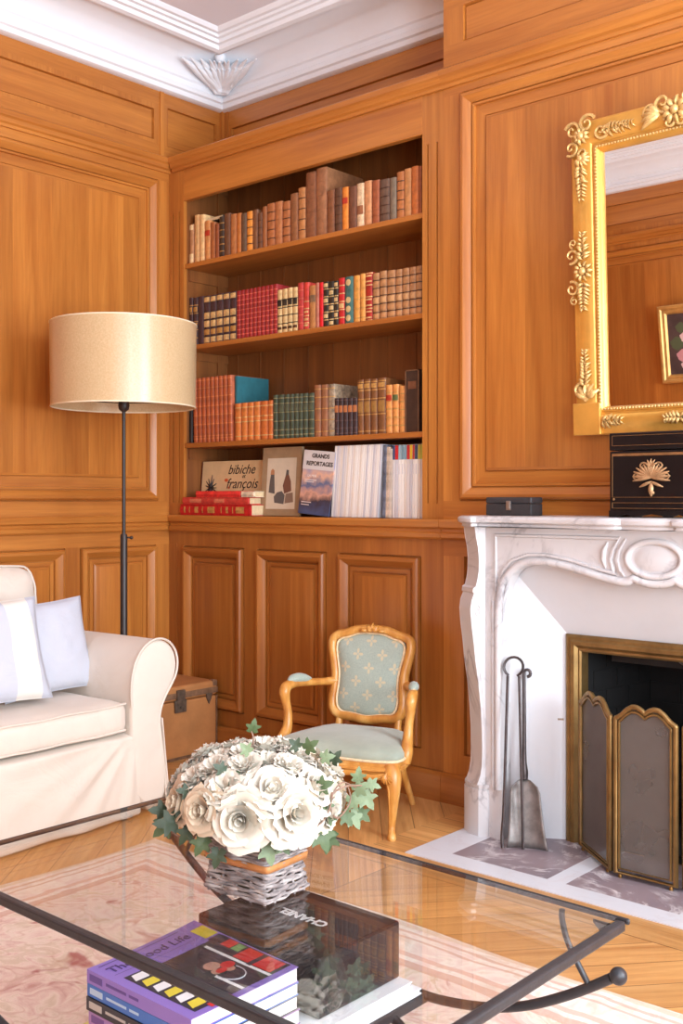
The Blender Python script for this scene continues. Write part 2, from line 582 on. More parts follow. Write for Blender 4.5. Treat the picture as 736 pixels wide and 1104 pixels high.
def panelled(name, fm, s0, s1, ztop, panels, sunk, mats, thick, runs=True, base=True, holes=()):
    """A panelled wall: flat stiles and rails cut round the panels, with raised and sunk panels as parts."""
    bm = BM()
    rects = [p for p in panels] + [p for p in sunk] + list(holes)
    ss = sorted({s0, s1} | {r[0] for r in rects} | {r[1] for r in rects})
    zs = sorted({0.0, ztop} | {r[2] for r in rects} | {r[3] for r in rects})
    ss = [s for s in ss if s0 <= s <= s1]
    for a, b in zip(ss, ss[1:]):
        for c, d in zip(zs, zs[1:]):
            mx, mz = (a + b) / 2, (c + d) / 2
            if any(r[0] < mx < r[1] and r[2] < mz < r[3] for r in rects):
                continue
            beside = any(r[2] < mz < r[3] for r in rects)          # next to a panel: an upright stile, else a rail
            rect_face(bm, fm, a, b, c, d, 0.0, 1 if beside else 0)
    # body behind the face
    back = [bm.verts.new(fm(s, z, -thick)) for s, z in ((s0, 0), (s1, 0), (s1, ztop), (s0, ztop))]
    if not holes:
        bm.faces.new(back)
    w = ST(name, bm, [mats[1], oak_stile], smooth=0, recalc=False)
    for p in panels:
        b2 = BM()
        mold_ring(b2, fm, *p, RAISED if p[3] - p[2] > 1 else DOOR, field_mi=2)
        ST('panel', b2, [mats[1], oak_stile, mats[0]], w, smooth=25, recalc=False)
    for p in sunk:
        b2 = BM()
        mold_ring(b2, fm, *p, SUNK)
        ST('frieze_panel', b2, mats[0] if p[3] < 2 else mats[1], w, smooth=25, recalc=False)
    return w


# left wall
wl = panelled('wall_left', mL, YF, YR, 3.35,
              [(0.35, 3.240, 1.130, 2.650), (-0.75, 0.20, 1.130, 2.650),
               (2.803, 3.229, 0.17, 0.926), (2.06, 2.726, 0.17, 0.926), (1.32, 1.985, 0.17, 0.926), (0.58, 1.245, 0.17, 0.926)],
              [(0.4, 3.218, 2.836, 2.981), (3.300, 3.606, 2.820, 3.005)], (oak_vy, oak_y), 0.1)
bm = BM()
run(bm, mL, YF, YB, CORNICE)
ST('cornice_rail', bm, oak_y, wl, smooth=30)
bm = BM()
run(bm, mL, YF, YB, RAIL)
ST('chair_rail', bm, oak_y, wl, smooth=30)
bm = BM()
run(bm, mL, YF, YB, BASE)
ST('baseboard_left', bm, oak_y, smooth=30)
bm = BM()
box(bm, XL, XL + 0.006, 3.250, 3.274, 2.760, 3.079)
box(bm, XL, XL + 0.018, YR - 0.022, YR, 2.760, 3.079)
ST('stile', bm, oak_vy, wl, smooth=0)

# recessed wall over the bookcase
wb = panelled('wall_back', mR, XL, XB1 + 0.02, 3.35, [], [(-3.945, XB1 - 0.10, 2.80, 2.985)], (oak_v, oak_x), 0.1)
bm = BM()
box(bm, XL + 0.018, XL + 0.045, YR - 0.006, YR, 2.70, 3.079)
ST('stile', bm, oak_v, wb, smooth=0)

# chimney breast, with the hole of the hearth
wc = panelled('wall_chimney', mB, XB1, XR, 3.35,
              [(-2.321, -0.539, 1.135, 2.660), (-0.40, 1.40, 1.135, 2.660)],
              [(-2.308, -0.55, 2.850, 2.985), (-2.304, -2.10, 0.185, 0.928)], (oak_v, oak_x), 0.0,
              holes=[(-1.80, -1.06, 0.0, 0.70)])
bm = BM()
run(bm, mB, XB1 - 0.0, XR, CORNICE)
ST('cornice_rail', bm, oak_x, wc, smooth=30)
bm = BM()
run(bm, mB, XB1, -2.165, RAIL)
run(bm, mB, CX * 2 + 2.165, XR, RAIL)
ST('chair_rail', bm, oak_x, wc, smooth=30)
bm = BM()
run(bm, mB, XB1, -2.165, BASE)
run(bm, mB, CX * 2 + 2.165, XR, BASE)
ST('baseboard_back', bm, oak_cabx, smooth=30)
bm = BM()
bm.faces.new([bm.verts.new(p) for p in ((XB1, YB, 2.74), (XB1, YR, 2.74), (XB1, YR, 3.35), (XB1, YB, 3.35))])
ST('breast_side', bm, oak_v, wc, smooth=0)

# wall behind the camera (seen in the mirror)
wf = panelled('wall_front', mF, XL, XR, 3.35,
              [(-3.985, -1.05, 1.130, 2.650), (-3.90, -2.55, 0.17, 0.926), (-2.47, -1.05, 0.17, 0.926)],
              [(-3.90, -1.05, 2.836, 2.985)], (oak_v, oak_x), 0.0, holes=[(0.0, 1.1, 0.5, 2.8)])
bm = BM()
run(bm, mF, XL, XR, CORNICE)
ST('cornice_rail', bm, oak_x, wf, smooth=30)
bm = BM()
run(bm, mF, XL, 0.0, RAIL)
ST('chair_rail', bm, oak_x, wf, smooth=30)
bm = BM()
run(bm, mF, XL, XR, BASE)
ST('baseboard_front', bm, oak_x, smooth=30)

# right wall with the tall windows
wr = panelled('wall_right', mW, YF, YB, 3.35, [(0.95, 1.45, 1.13, 2.65)], [], (oak_vy, oak_y), 0.0,
              holes=[(1.575, 2.725, 0.45, 2.75), (-0.325, 0.825, 0.45, 2.75)])
bm = BM()
run(bm, mW, YF, YB, CORNICE)
ST('cornice_rail', bm, oak_y, wr, smooth=30)


def window(name, fm, s0, s1, z0, z1):
    b = BM()
    for a, c, d, e in ((s0, s0 + 0.06, z0, z1), (s1 - 0.06, s1, z0, z1), (s0 + 0.06, s1 - 0.06, z0, z0 + 0.06), (s0 + 0.06, s1 - 0.06, z1 - 0.06, z1),
                       ((s0 + s1) / 2 - 0.04, (s0 + s1) / 2 + 0.04, z0 + 0.06, z1 - 0.06)):
        prism(b, [(a, d), (c, d), (c, e), (a, e)], fm, -0.12, -0.03)
    w = ST(name, b, white_paint, bevel=0.006)
    b = BM()
    rect_face(b, fm, s0 + 0.05, s1 - 0.05, z0 + 0.05, z1 - 0.05, -0.08)
    ST('pane', b, pane_glass, w, smooth=0)


window('window_1', mW, 1.575, 2.725, 0.45, 2.75)
window('window_2', mW, -0.325, 0.825, 0.45, 2.75)
window('fill_window', mF, 0.0, 1.1, 0.5, 2.8)  # unseen window, added to go with the frontal fill lamp

# ceiling with cove, mouldings and acanthus corner
ZC = 3.300
bm = BM()
box(bm, -4.2, 1.7, -1.2, 3.8, ZC, ZC + 0.08)
ST('ceiling', bm, plain('ceiling_white', lin(230, 228, 236), 0.8), smooth=0)

# profile of the plaster cornice: (offset from the wall, height)
COVE = [(0.0, 3.070), (0.012, 3.070), (0.030, 3.078), (0.034, 3.098), (0.046, 3.103), (0.048, 3.122), (0.040, 3.128), (0.042, 3.150), (0.052, 3.156)]
for k in range(1, 9):
    a = k / 8 * PI / 2
    COVE.append((0.052 + 0.168 * (1 - math.cos(a)), 3.156 + 0.096 * math.sin(a)))
COVE += [(0.226, 3.236), (0.244, 3.232), (0.262, 3.238), (0.270, 3.254), (0.286, 3.256), (0.290, 3.270), (0.306, 3.272), (0.310, 3.282), (0.326, 3.284), (0.340, 3.296), (0.342, 3.301)]


def cove_path(pts):
    """Sweep the cornice along a plan polyline; the room lies on the right-hand side of the direction of travel."""
    n = len(pts)
    P = [Vector((x, y)) for x, y in pts]
    dirs = [(P[(i + 1) % n] - P[i]).normalized() for i in range(n)]
    bm = BM()
    rings = []
    for i in range(n):
        d0, d1 = dirs[i - 1], dirs[i]
        n0, n1 = Vector((d0.y, -d0.x)), Vector((d1.y, -d1.x))
        mit = (n0 + n1) / (1 + n0.dot(n1))
        rings.append([bm.verts.new((P[i].x + mit.x * o, P[i].y + mit.y * o, z)) for o, z in COVE])
    for i in range(n):
        A, B_ = rings[i], rings[(i + 1) % n]
        for k in range(len(COVE) - 1):
            bm.faces.new((A[k], B_[k], B_[k + 1], A[k + 1]))
    return bm


bm = cove_path([(XL, YF), (XL, YR), (XB1, YR), (XB1, YB), (XR, YB), (XR, YF)])
trim = ST('trim_1', bm, plaster, smooth=30)


def acanthus(sgn):
    """Curled plaster leaves climbing the cove from the corner, to one side."""
    bm = BM()
    c0 = Vector((XL, YR, 0))
    along = Vector((0, -1, 0)) if sgn < 0 else Vector((1, 0, 0))
    outw = Vector((1, 0, 0)) if sgn < 0 else Vector((0, -1, 0))

    def at(s, t, lift):                      # s along the wall, t up the cove (0..1)
        a = t * PI / 2
        o = 0.052 + 0.168 * (1 - math.cos(a))
        z = 3.156 + 0.096 * math.sin(a) - 0.006
        nn = outw * math.cos(a * 0.8) + Vector((0, 0, -1)) * math.sin(a * 0.8)
        base = max(0.0, o)
        return c0 + along * max(s, base * 0.9) + outw * o + Vector((0, 0, z)) + nn * lift
    lr = random.Random(3)
    for row, (cnt, k0, W, lift0) in enumerate(((8, 1.0, 0.017, 0.010), (7, 0.66, 0.015, 0.026))):
        for k in range(cnt):
            q_ = (k + 0.5 * row) / (cnt - 1 + 0.5 * row)
            s1 = 0.07 + (0.30 * k0 + 0.02) * q_ ** 0.9                       # where the finger of the leaf ends
            t1 = (1.06 - 0.50 * q_ ** 1.5) * (0.45 + 0.55 * k0)
            s0, t0 = 0.05 + 0.05 * q_, -0.14
            ctrl = []
            for i in range(9):
                u = i / 8
                s = s0 + (s1 - s0) * u ** 1.3
                t = t0 + (t1 - t0) * u ** 0.8
                lift = lift0 + 0.020 * math.sin(PI * u * 0.8)
                lift += 0.020 * max(0.0, u - 0.6) / 0.4                     # the pointed tips stand off the cove
                w = W * 1.15 * (0.50 + 0.70 * math.sin(PI * min(1, 0.10 + u * 0.80))) * (1 - 0.75 * max(0.0, u - 0.7) / 0.3)
                ctrl.append((*at(s, t, lift), w))
            stube(bm, ctrl, 8, 3, flat=0.8)
    # volute at the foot
    ctrl = []
    for i in range(22):
        a = i / 21 * 2.6 * PI
        r = 0.030 * (1 - 0.8 * i / 21)
        ctrl.append((*(at(0.15, 0.12, 0.030) + along * r * math.cos(a) + Vector((0, 0, r * math.sin(a)))), 0.009 * (1 - 0.4 * i / 21)))
    tube(bm, [c[:3] for c in ctrl], [c[3] for c in ctrl], 6)
    return bm


for sg in (-1, 1):
    ST('acanthus_leaf', acanthus(sg), plaster, trim, smooth=60)
bm = BM()
stube(bm, [(XL + 0.215, YR - 0.215, 3.252, 0.004), (XL + 0.20, YR - 0.20, 3.245, 0.026), (XL + 0.15, YR - 0.15, 3.225, 0.020), (XL + 0.09, YR - 0.09, 3.19, 0.024), (XL + 0.06, YR - 0.06, 3.155, 0.008)], 8, 4)
ST('acanthus_boss', bm, plaster, trim, smooth=60)

# ------------------------------------------------------------------ built-in bookcase
bc = thing('bookcase', 'built-in oak bookcase with three fixed shelves above a panelled cabinet base', 'bookcase', (-3.2, YB, 0))
OX0, OX1, OZ0, OZ1 = -3.902, -2.498, 1.065, 2.544
YK = 3.585
SH = (2.247, 1.861, 1.403)
bm = BM()                                  # back of planks and the two cheeks
box(bm, OX0 - 0.02, OX1 + 0.02, YK, YK + 0.02, OZ0 - 0.02, 2.70)
for k in range(9):
    x = OX0 + 0.155 * (k + 0.5)
    if x < OX1:
        box(bm, x - 0.003, x + 0.003, YK - 0.004, YK, OZ0, 2.70)
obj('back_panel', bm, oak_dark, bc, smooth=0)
for nm, x0, x1 in (('left', OX0 - 0.03, OX0), ('right', OX1, OX1 + 0.03)):
    bm = BM()
    box(bm, x0, x1, YB + 0.02, YK, OZ0 - 0.02, 2.70)
    xx = x1 if nm == 'left' else x0
    s = 1 if nm == 'left' else -1
    for za, zb in ((OZ0, OZ0 + 0.03), (1.33, 1.38), (1.80, 1.838), (2.17, 2.224), (2.62, 2.70)):
        box(bm, min(xx, xx + s * 0.008), max(xx, xx + s * 0.008), YB + 0.03, YK - 0.001, za, zb)
    box(bm, min(xx, xx + s * 0.010), max(xx, xx + s * 0.010), YK - 0.07, YK - 0.03, OZ0, 2.68)
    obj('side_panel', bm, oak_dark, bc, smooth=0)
bm = BM()
box(bm, OX0 - 0.03, OX1 + 0.03, YB + 0.02, YK, 2.70, 2.74)
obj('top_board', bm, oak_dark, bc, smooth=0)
for z in SH:
    bm = BM()
    box(bm, OX0, OX1, YB + 0.006, YK, z - 0.022, z)
    obj('shelf', bm, oak_shelf, bc, smooth=0, bevel=0.003)
bm = BM()
box(bm, OX0 - 0.107 + 0.107, OX1, YB, YB + 0.03, OZ1, 2.70)
obj('header', bm, oak_x, bc, smooth=0, bevel=0.003)
for x0, x1 in ((XB0 + 0.002, OX0), (OX1, XB1)):
    bm = BM()
    m0 = (x0 + x1) / 2 - 0.002
    fl = [m0 - 0.022, m0 + 0.022]
    cuts = [x0, fl[0] - 0.004, fl[0] + 0.004, fl[1] - 0.004, fl[1] + 0.004, x1]
    # fluted stile: two shallow grooves that stop short of the ends
    for i in range(5):
        if i % 2 == 0:
            box(bm, cuts[i], cuts[i + 1], YB, YB + 0.0195, OZ0, 2.70)
        else:
            a, b = cuts[i], cuts[i + 1]
            box(bm, a, b, YB + 0.007, YB + 0.0195, 1.125, 2.50)
            box(bm, a, b, YB, YB + 0.0195, OZ0, 1.125)
            box(bm, a, b, YB, YB + 0.0195, 2.50, 2.70)
    obj('pilaster', bm, oak_v, bc, smooth=0)
bm = BM()
run(bm, mB, XL + 0.036, XB1, [(z, d + 0.001) for z, d in CORNICE])
box(bm, XL + 0.001, XB1, YB, YR, 2.70, 2.742)
obj('cornice', bm, oak_x, bc, smooth=30)
bm = BM()
run(bm, mB, XL + 0.03, XB1 - 0.0005, [(z, d + 0.003) for z, d in RAIL])
box(bm, XB0 + 0.002, XB1, YB, YK + 0.02, 1.035, 1.065)
obj('ledge', bm, oak_x, bc, smooth=30)
bm = BM()                                  # frame of the base round its three panelled doors
DOORS = [(-3.901, -3.490, 0.182, 0.922), (-3.407, -2.994, 0.182, 0.922), (-2.927, -2.503, 0.182, 0.922)]
xs_ = [XB0 + 0.002] + [v for d in DOORS for v in d[:2]] + [XB1]
for i in range(0, len(xs_), 2):
    box(bm, xs_[i], xs_[i + 1], YB, YB + 0.03, 0.112, 0.989)
for d in DOORS:
    box(bm, d[0], d[1], YB, YB + 0.03, 0.112, d[2])
    box(bm, d[0], d[1], YB, YB + 0.03, d[3], 0.989)
box(bm, -3.955, -3.949, YB - 0.002, YB, 0.14, 0.93)
obj('cabinet_frame', bm, oak_cab, bc, smooth=0)
for d in DOORS:
    bm = BM()
    mold_ring(bm, mB, *d, DOOR, field_mi=2)
    obj('cabinet_door', bm, [oak_cabx, oak_cabs, oak_cab], bc, smooth=25, recalc=False)
bm = BM()
run(bm, mB, XL + 0.02, XB1, [(z, d + 0.002) for z, d in BASE])
obj('plinth', bm, oak_cabx, bc, smooth=30)

# ------------------------------------------------------------------ books
_lm = {}


def leather(rgb, gold=False, var=0.3):
    k = (rgb, gold)
    if k not in _lm:
        if gold:
            _lm[k] = plain('gold_tooling', lin(*rgb), 0.42, 0.35, var=0.3, vscale=60)
        else:
            rgb = tuple(min(255, c * k_) for c, k_ in zip(rgb, (1.02, 0.97, 0.87)))      # warm tint put into the colour to offset the cool daylight
            _lm[k] = plain('leather_%d' % len(_lm), lin(*rgb), 0.5, var=var, vscale=38, bmp=0.15, bscale=150)
    return _lm[k]


paper_old = plain('yellowed_paper', lin(216, 192, 150), 0.85, var=0.12, vscale=50)
paper_white = plain('white_paper', lin(240, 236, 234), 0.8, var=0.03, vscale=40)
ORD = ['first', 'second', 'third', 'fourth', 'fifth', 'sixth', 'seventh', 'eighth', 'ninth', 'tenth', 'eleventh', 'twelfth', 'thirteenth', 'fourteenth', 'fifteenth', 'sixteenth',
       'seventeenth', 'eighteenth', 'nineteenth', 'twentieth', 'twenty-first', 'twenty-second', 'twenty-third', 'twenty-fourth', 'twenty-fifth', 'twenty-sixth', 'twenty-seventh',
       'twenty-eighth', 'twenty-ninth', 'thirtieth', 'thirty-first', 'thirty-second', 'thirty-third', 'thirty-fourth', 'thirty-fifth']


def spine_arc(w, bulge, off=0.0, k=6):
    return [((w / 2 + off * 0.3) * -math.cos(PI * i / k), -off - bulge * math.sin(PI * i / k)) for i in range(k + 1)]


def book(name, label, group, x, w, h, z, cover, depth=0.14, bands=(), band_mat=None, labels=(), y=YB + 0.03, tilt=0.0, pages=paper_old, bulge=None, cat='book', panels=None):
    """A bound book standing on its shelf, spine to the front: cover with raised bands, pages, and any title patch."""
    w = w - 0.0012
    bulge = min(0.007, w * 0.22) if bulge is None else bulge
    t = min(0.003, w * 0.16)
    bm = BM()
    rows = [0.0]
    marks = []
    for b in bands:
        rows += [b * h - 0.0022, b * h + 0.0022]
        marks.append(len(rows) - 2)
    rows.append(h)
    prev = None
    for i, zz in enumerate(rows):
        pass
    # outline of the cover seen from above: outer arc, board ends, inner side
    outer = lambda off: [(-w / 2, depth)] + spine_arc(w, bulge, off) + [(w / 2, depth)]
    inner = [(w / 2 - t, depth), (w / 2 - t, 0.004), (-w / 2 + t, 0.004), (-w / 2 + t, depth)]

    def ring(off, zz):
        return [bm.verts.new((a, b, zz)) for a, b in outer(off)], [bm.verts.new((a, b, zz)) for a, b in inner]
    rings = []
    for i, zz in enumerate(rows):
        rings.append(ring(0, zz))
    for i in range(len(rows) - 1):
        (A, a), (B_, b) = rings[i], rings[i + 1]
        n = len(A)
        bandrow = i in marks
        for k in range(n - 1):
            f = bm.faces.new((A[k], A[k + 1], B_[k + 1], B_[k]))
            f.material_index = 1 if (bandrow and 1 <= k <= n - 3) else 0
        for k in range(3):
            bm.faces.new((a[k], a[k + 1], b[k + 1], b[k]))
        bm.faces.new((A[-1], a[0], b[0], B_[-1]))
        bm.faces.new((a[-1], A[0], B_[0], b[-1]))
    for idx in (0, -1):
        A, a = rings[idx]
        bm.faces.new(A + a)
    for b in bands:                         # the raised cords
        arc = spine_arc(w, bulge, 0.0)
        tube(bm, [(p[0] * 1.0, p[1], b * h) for p in arc], 0.0016, 5, mi=1 if band_mat else 0)
    if tilt:
        bm.transform(Matrix.Rotation(tilt, 4, 'Y'))
    zoff = 0.0006 - min(v.co.z for v in bm.verts)
    for v in bm.verts:
        v.co += Vector((x, y + bulge, z + zoff))
    o = obj(name, bm, [cover, band_mat or cover], smooth=35, origin=(x, y + bulge + depth / 2, z))
    tag(o, label, cat, group)
    b2 = BM()
    box(b2, -w / 2 + t, w / 2 - t, 0.004, depth - 0.003, 0.002, h - 0.003)
    T = Matrix.Translation((x, y + bulge, z + zoff)) @ Matrix.Rotation(tilt, 4, 'Y')
    b2.transform(T)
    obj('pages', b2, pages, o, smooth=0)
    for z0, z1, m in labels:
        b3 = BM()
        arc = spine_arc(w * 0.985, bulge, 0.0009)[1:-1]
        lo = [b3.verts.new((p[0], p[1], z0 * h)) for p in arc]
        hi = [b3.verts.new((p[0], p[1], z1 * h)) for p in arc]
        for k in range(len(arc) - 1):
            b3.faces.new((lo[k], lo[k + 1], hi[k + 1], hi[k]))
        b3.transform(T)
        obj('spine_label', b3, m, o, smooth=60)
    return o


GOLD = leather((196, 150, 84), True)
GOLDL = leather((222, 190, 130), True)
DARKB = leather((70, 44, 32))
S4 = (0.16, 0.33, 0.5, 0.67, 0.84)
S3 = (0.2, 0.4, 0.6, 0.8)

# top shelf: thirty-five old leather bindings of all sizes
TOP = [
    (-3.8845, 0.0335, 0.188, (176, 132, 100), 'brown book with a cream lower spine', 'lowcream'),
    (-3.8464, 0.0361, 0.227, (205, 168, 124), 'pale tan book', ''),
    (-3.8105, 0.0357, 0.222, (222, 190, 146), 'cream parchment book', ''),
    (-3.7721, 0.0411, 0.187, (200, 142, 92), 'tan book with a red title patch', 'red'),
    (-3.7351, 0.0328, 0.173, (160, 98, 58), 'small brown book', ''),
    (-3.7053, 0.0269, 0.161, (140, 78, 48), 'small reddish brown book', ''),
    (-3.6752, 0.0334, 0.190, (56, 42, 34), 'black book with gold bands', 'gold'),
    (-3.6376, 0.0418, 0.198, (104, 72, 54), 'dark brown book', ''),
    (-3.5954, 0.0424, 0.187, (172, 114, 72), 'mid brown book', 'b'),
    (-3.5597, 0.0291, 0.185, (182, 112, 56), 'thin orange brown book', ''),
    (-3.5269, 0.0363, 0.179, (98, 78, 64), 'dark grey brown book', ''),
    (-3.4898, 0.0381, 0.181, (222, 150, 66), 'yellow ochre book', 'b'),
    (-3.4540, 0.0335, 0.182, (118, 80, 56), 'dark brown book', ''),
    (-3.4227, 0.0291, 0.161, (110, 74, 54), 'small dark brown book', 'b'),
    (-3.3942, 0.0278, 0.185, (150, 96, 60), 'thin brown book', ''),
    (-3.3559, 0.0489, 0.192, (164, 104, 66), 'thick brown book', 'b'),
    (-3.3083, 0.0462, 0.192, (174, 116, 78), 'thick light brown book', 'b'),
    (-3.2614, 0.0476, 0.184, (166, 106, 68), 'thick brown book', 'b'),
    (-3.2146, 0.0460, 0.210, (138, 92, 62), 'tall brown book', 'b'),
    (-3.1690, 0.0430, 0.226, (176, 122, 78), 'tall light brown book', 'b'),
    (-3.1165, 0.0603, 0.282, (130, 84, 58), 'very tall thick brown book', 'b'),
    (-3.0553, 0.0621, 0.288, (152, 106, 78), 'tallest grey brown book, mottled side showing', 'bdeep'),
    (-3.0027, 0.0430, 0.183, (126, 80, 52), 'dark brown book', 'b'),
    (-2.9604, 0.0415, 0.186, (92, 62, 46), 'very dark brown book', 'b'),
    (-2.9219, 0.0355, 0.181, (214, 132, 52), 'orange tan book with a red patch', 'red'),
    (-2.8821, 0.0443, 0.177, (110, 70, 52), 'dark brown book', ''),
    (-2.8399, 0.0401, 0.181, (214, 190, 166), 'flaking white and brown book', 'worn'),
    (-2.7996, 0.0405, 0.183, (196, 142, 104), 'pinkish tan book', ''),
    (-2.7594, 0.0400, 0.178, (150, 84, 54), 'reddish brown book', 'b'),
    (-2.7131, 0.0526, 0.173, (98, 76, 66), 'thick dark grey book', 'b'),
    (-2.6691, 0.0354, 0.171, (120, 108, 98), 'grey book with a pale edge', ''),
    (-2.6326, 0.0376, 0.187, (172, 110, 66), 'brown book', 'b'),
    (-2.5961, 0.0355, 0.192, (186, 134, 88), 'light tan book', ''),
    (-2.5604, 0.0359, 0.194, (186, 108, 54), 'orange brown book', ''),
    (-2.5337, 0.0174, 0.189, (150, 84, 44), 'thin orange brown book', ''),
]
RED_PATCH = leather((176, 52, 34))
CREAM_PATCH = leather((226, 208, 176))
for i, (x, w, h, c, look, st) in enumerate(TOP):
    lab = []
    if st == 'red':
        lab = [(0.62, 0.76, RED_PATCH)]
    if st == 'lowcream':
        lab = [(0.02, 0.26, CREAM_PATCH), (0.86, 0.98, CREAM_PATCH)]
    if st == 'worn':
        lab = [(0.3, 0.5, leather((140, 92, 66)))]
    book('leather_book', '%s, top shelf, %s spine from the left' % (look, ORD[i]), 'old leather books on the top shelf',
         x, w, h, SH[0], leather(c, var=0.45 if st == 'worn' else 0.3), depth=0.235 if st == 'bdeep' else 0.15,
         bands=S4 if st in ('gold',) else (S3 if st.startswith('b') else ()), band_mat=GOLD if st == 'gold' else (DARKB if st == 'b' and i % 2 else None), labels=lab)
# books set back behind and on top of the row
book('leather_book', 'larger brown book set back behind the ninth spine of the top shelf', 'old leather books on the top shelf', -3.565, 0.05, 0.226, SH[0], leather((150, 104, 74)), depth=0.08, y=YB + 0.182)
bm = BM()
box(bm, -3.79, -3.68, YB + 0.05, YB + 0.17, 0, 0.018)
bm.transform(Matrix.Translation((0, 0, SH[0] + 0.187)))
o = obj('book', bm, leather((38, 42, 52)), origin=(-3.73, YB + 0.11, SH[0] + 0.187), bevel=0.003, smooth=0)
tag(o, 'thin blue black book lying flat on small brown books, top shelf', 'book')
bm = BM()
box(bm, -3.796, -3.684, YB + 0.048, YB + 0.168, SH[0] + 0.1895, SH[0] + 0.2025)
obj('pages', bm, paper_old, o, smooth=0)
bm = BM()
box(bm, -3.890, -3.878, YB + 0.19, YB + 0.26, SH[0] + 0.0006, SH[0] + 0.245)
o = obj('folder', bm, plain('pale_blue_card', lin(176, 200, 206), 0.7, var=0.2, vscale=20), origin=(-3.884, YB + 0.22, SH[0]), smooth=0, bevel=0.002)
tag(o, 'pale blue card folder at the far left of the top shelf', 'folder')

# second shelf
G2 = 'decorated bindings on the second shelf'
PURPLE = leather((66, 44, 52))
PATCH_D = leather((58, 40, 44))
SEC = [(-3.8875, 0.0245, 0.228), (-3.8563, 0.0327, 0.226), (-3.8191, 0.0416, 0.227), (-3.7761, 0.0445, 0.224), (-3.7323, 0.0429, 0.223), (-3.6880, 0.0457, 0.224), (-3.6420, 0.0463, 0.223), (-3.5971, 0.0436, 0.222)]
for i, (x, w, h) in enumerate(SEC):
    if i < 3:
        lk = ('dark plum book with fine gold lines', 'narrow dark plum book with gold lines', 'plain dark plum book')[i]
        book('leather_book', '%s, %s spine from the left on the second shelf' % (lk, ORD[i]), G2, x, w, h, SH[1], PURPLE, bands=S4 if i < 2 else (), band_mat=GOLD, labels=[] if i == 2 else [(0.36, 0.47, GOLD), (0.7, 0.8, GOLD)])
    else:
        book('leather_book', 'dark plum volume with gold compartments, %s of five alike left of the crimson set' % ORD[i - 3], G2, x, w, h, SH[1], PURPLE, bands=S4, band_mat=PATCH_D,
             labels=[(0.03, 0.14, GOLDL), (0.35, 0.48, GOLDL), (0.52, 0.65, GOLDL), (0.19, 0.30, GOLD), (0.87, 0.97, GOLDL)])
CRIM = leather((150, 34, 40))
CRIM_D = leather((206, 110, 92))
for i in range(10):
    x = -3.5608 + 0.02586 * i
    book('leather_book', 'crimson gilt volume on the second shelf, %s from the left of ten matching spines' % ORD[i], 'ten matching crimson volumes', x, 0.0256, 0.220, SH[1], CRIM, bands=(0.1, 0.2, 0.3, 0.4, 0.5, 0.6, 0.7, 0.8, 0.9), band_mat=CRIM_D)
CREAMB = leather((204, 182, 140))
BLACKP = leather((44, 40, 36))
for i, (x, w, h) in enumerate([(-3.3007, 0.0291, 0.191), (-3.2698, 0.0328, 0.192), (-3.2381, 0.0306, 0.193), (-3.2077, 0.0303, 0.191)]):
    book('leather_book', 'cream volume with a black title patch, %s of four alike beside the crimson set' % ORD[i], 'four cream volumes', x, w, h, SH[1], CREAMB, bands=(0.22, 0.4, 0.58, 0.76), band_mat=BLACKP,
         labels=[(0.62, 0.75, BLACKP), (0.09, 0.15, DARKB)])
TAN_O = leather((178, 132, 94))
MIXED = [
    (-3.1752, 0.0352, 0.206, (178, 60, 62), 'rose red book right of the four cream volumes', S4, CRIM_D, []),
    (-3.1417, 0.0318, 0.203, (190, 62, 56), 'rose red book with diamond tooling, second right of the cream volumes', (0.15, 0.3, 0.45, 0.6), GOLDL, [(0.08, 0.12, GOLDL), (0.2, 0.25, GOLDL), (0.36, 0.4, GOLDL)]),
    (-3.1055, 0.0404, 0.185, (176, 124, 80), 'shorter tan book with a dark patch between red books', (), None, [(0.62, 0.78, leather((120, 96, 80)))]),
    (-3.0761, 0.0186, 0.193, (176, 116, 104), 'thin pinkish grey book left of the bright red spine', (), None, []),
    (-3.0551, 0.0233, 0.191, (204, 24, 36), 'thin bright scarlet book on the second shelf', (), None, []),
    (-3.0286, 0.0299, 0.191, (40, 36, 30), 'black and cream chequered volume, first of three alike', S4, GOLDL, [(0.2, 0.29, CREAMB), (0.54, 0.63, CREAMB), (0.88, 0.96, CREAMB)]),
    (-2.9984, 0.0305, 0.188, (40, 36, 30), 'black and cream chequered volume, second of three alike', S4, GOLDL, [(0.04, 0.12, CREAMB), (0.37, 0.46, CREAMB), (0.71, 0.8, CREAMB)]),
    (-2.9713, 0.0237, 0.187, (40, 36, 30), 'black and cream chequered volume, third of three alike', S4, GOLDL, [(0.2, 0.29, CREAMB), (0.54, 0.63, CREAMB), (0.88, 0.96, CREAMB)]),
    (-2.9420, 0.0347, 0.195, (186, 36, 40), 'red book with gold panels left of the teal spine', S4, GOLDL, [(0.36, 0.46, GOLDL)]),
    (-2.9010, 0.0473, 0.195, (62, 106, 110), 'teal book with cream roundels on the second shelf', (), None, 'round'),
    (-2.8591, 0.0366, 0.194, (206, 150, 78), 'golden tan book right of the teal roundel spine', (0.1, 0.3, 0.5), GOLD, []),
    (-2.8267, 0.0281, 0.197, (212, 154, 84), 'narrow golden tan book left of the red squared spine', (0.1, 0.3, 0.5), GOLD, []),
    (-2.7938, 0.0377, 0.198, (160, 40, 30), 'dark red book with gold squares on the second shelf', (0.02, 0.26, 0.5, 0.74, 0.98), GOLDL, [(0.06, 0.09, GOLDL), (0.18, 0.21, GOLDL), (0.31, 0.34, GOLDL), (0.43, 0.46, GOLDL), (0.8, 0.83, GOLDL), (0.91, 0.94, GOLDL)]),
]
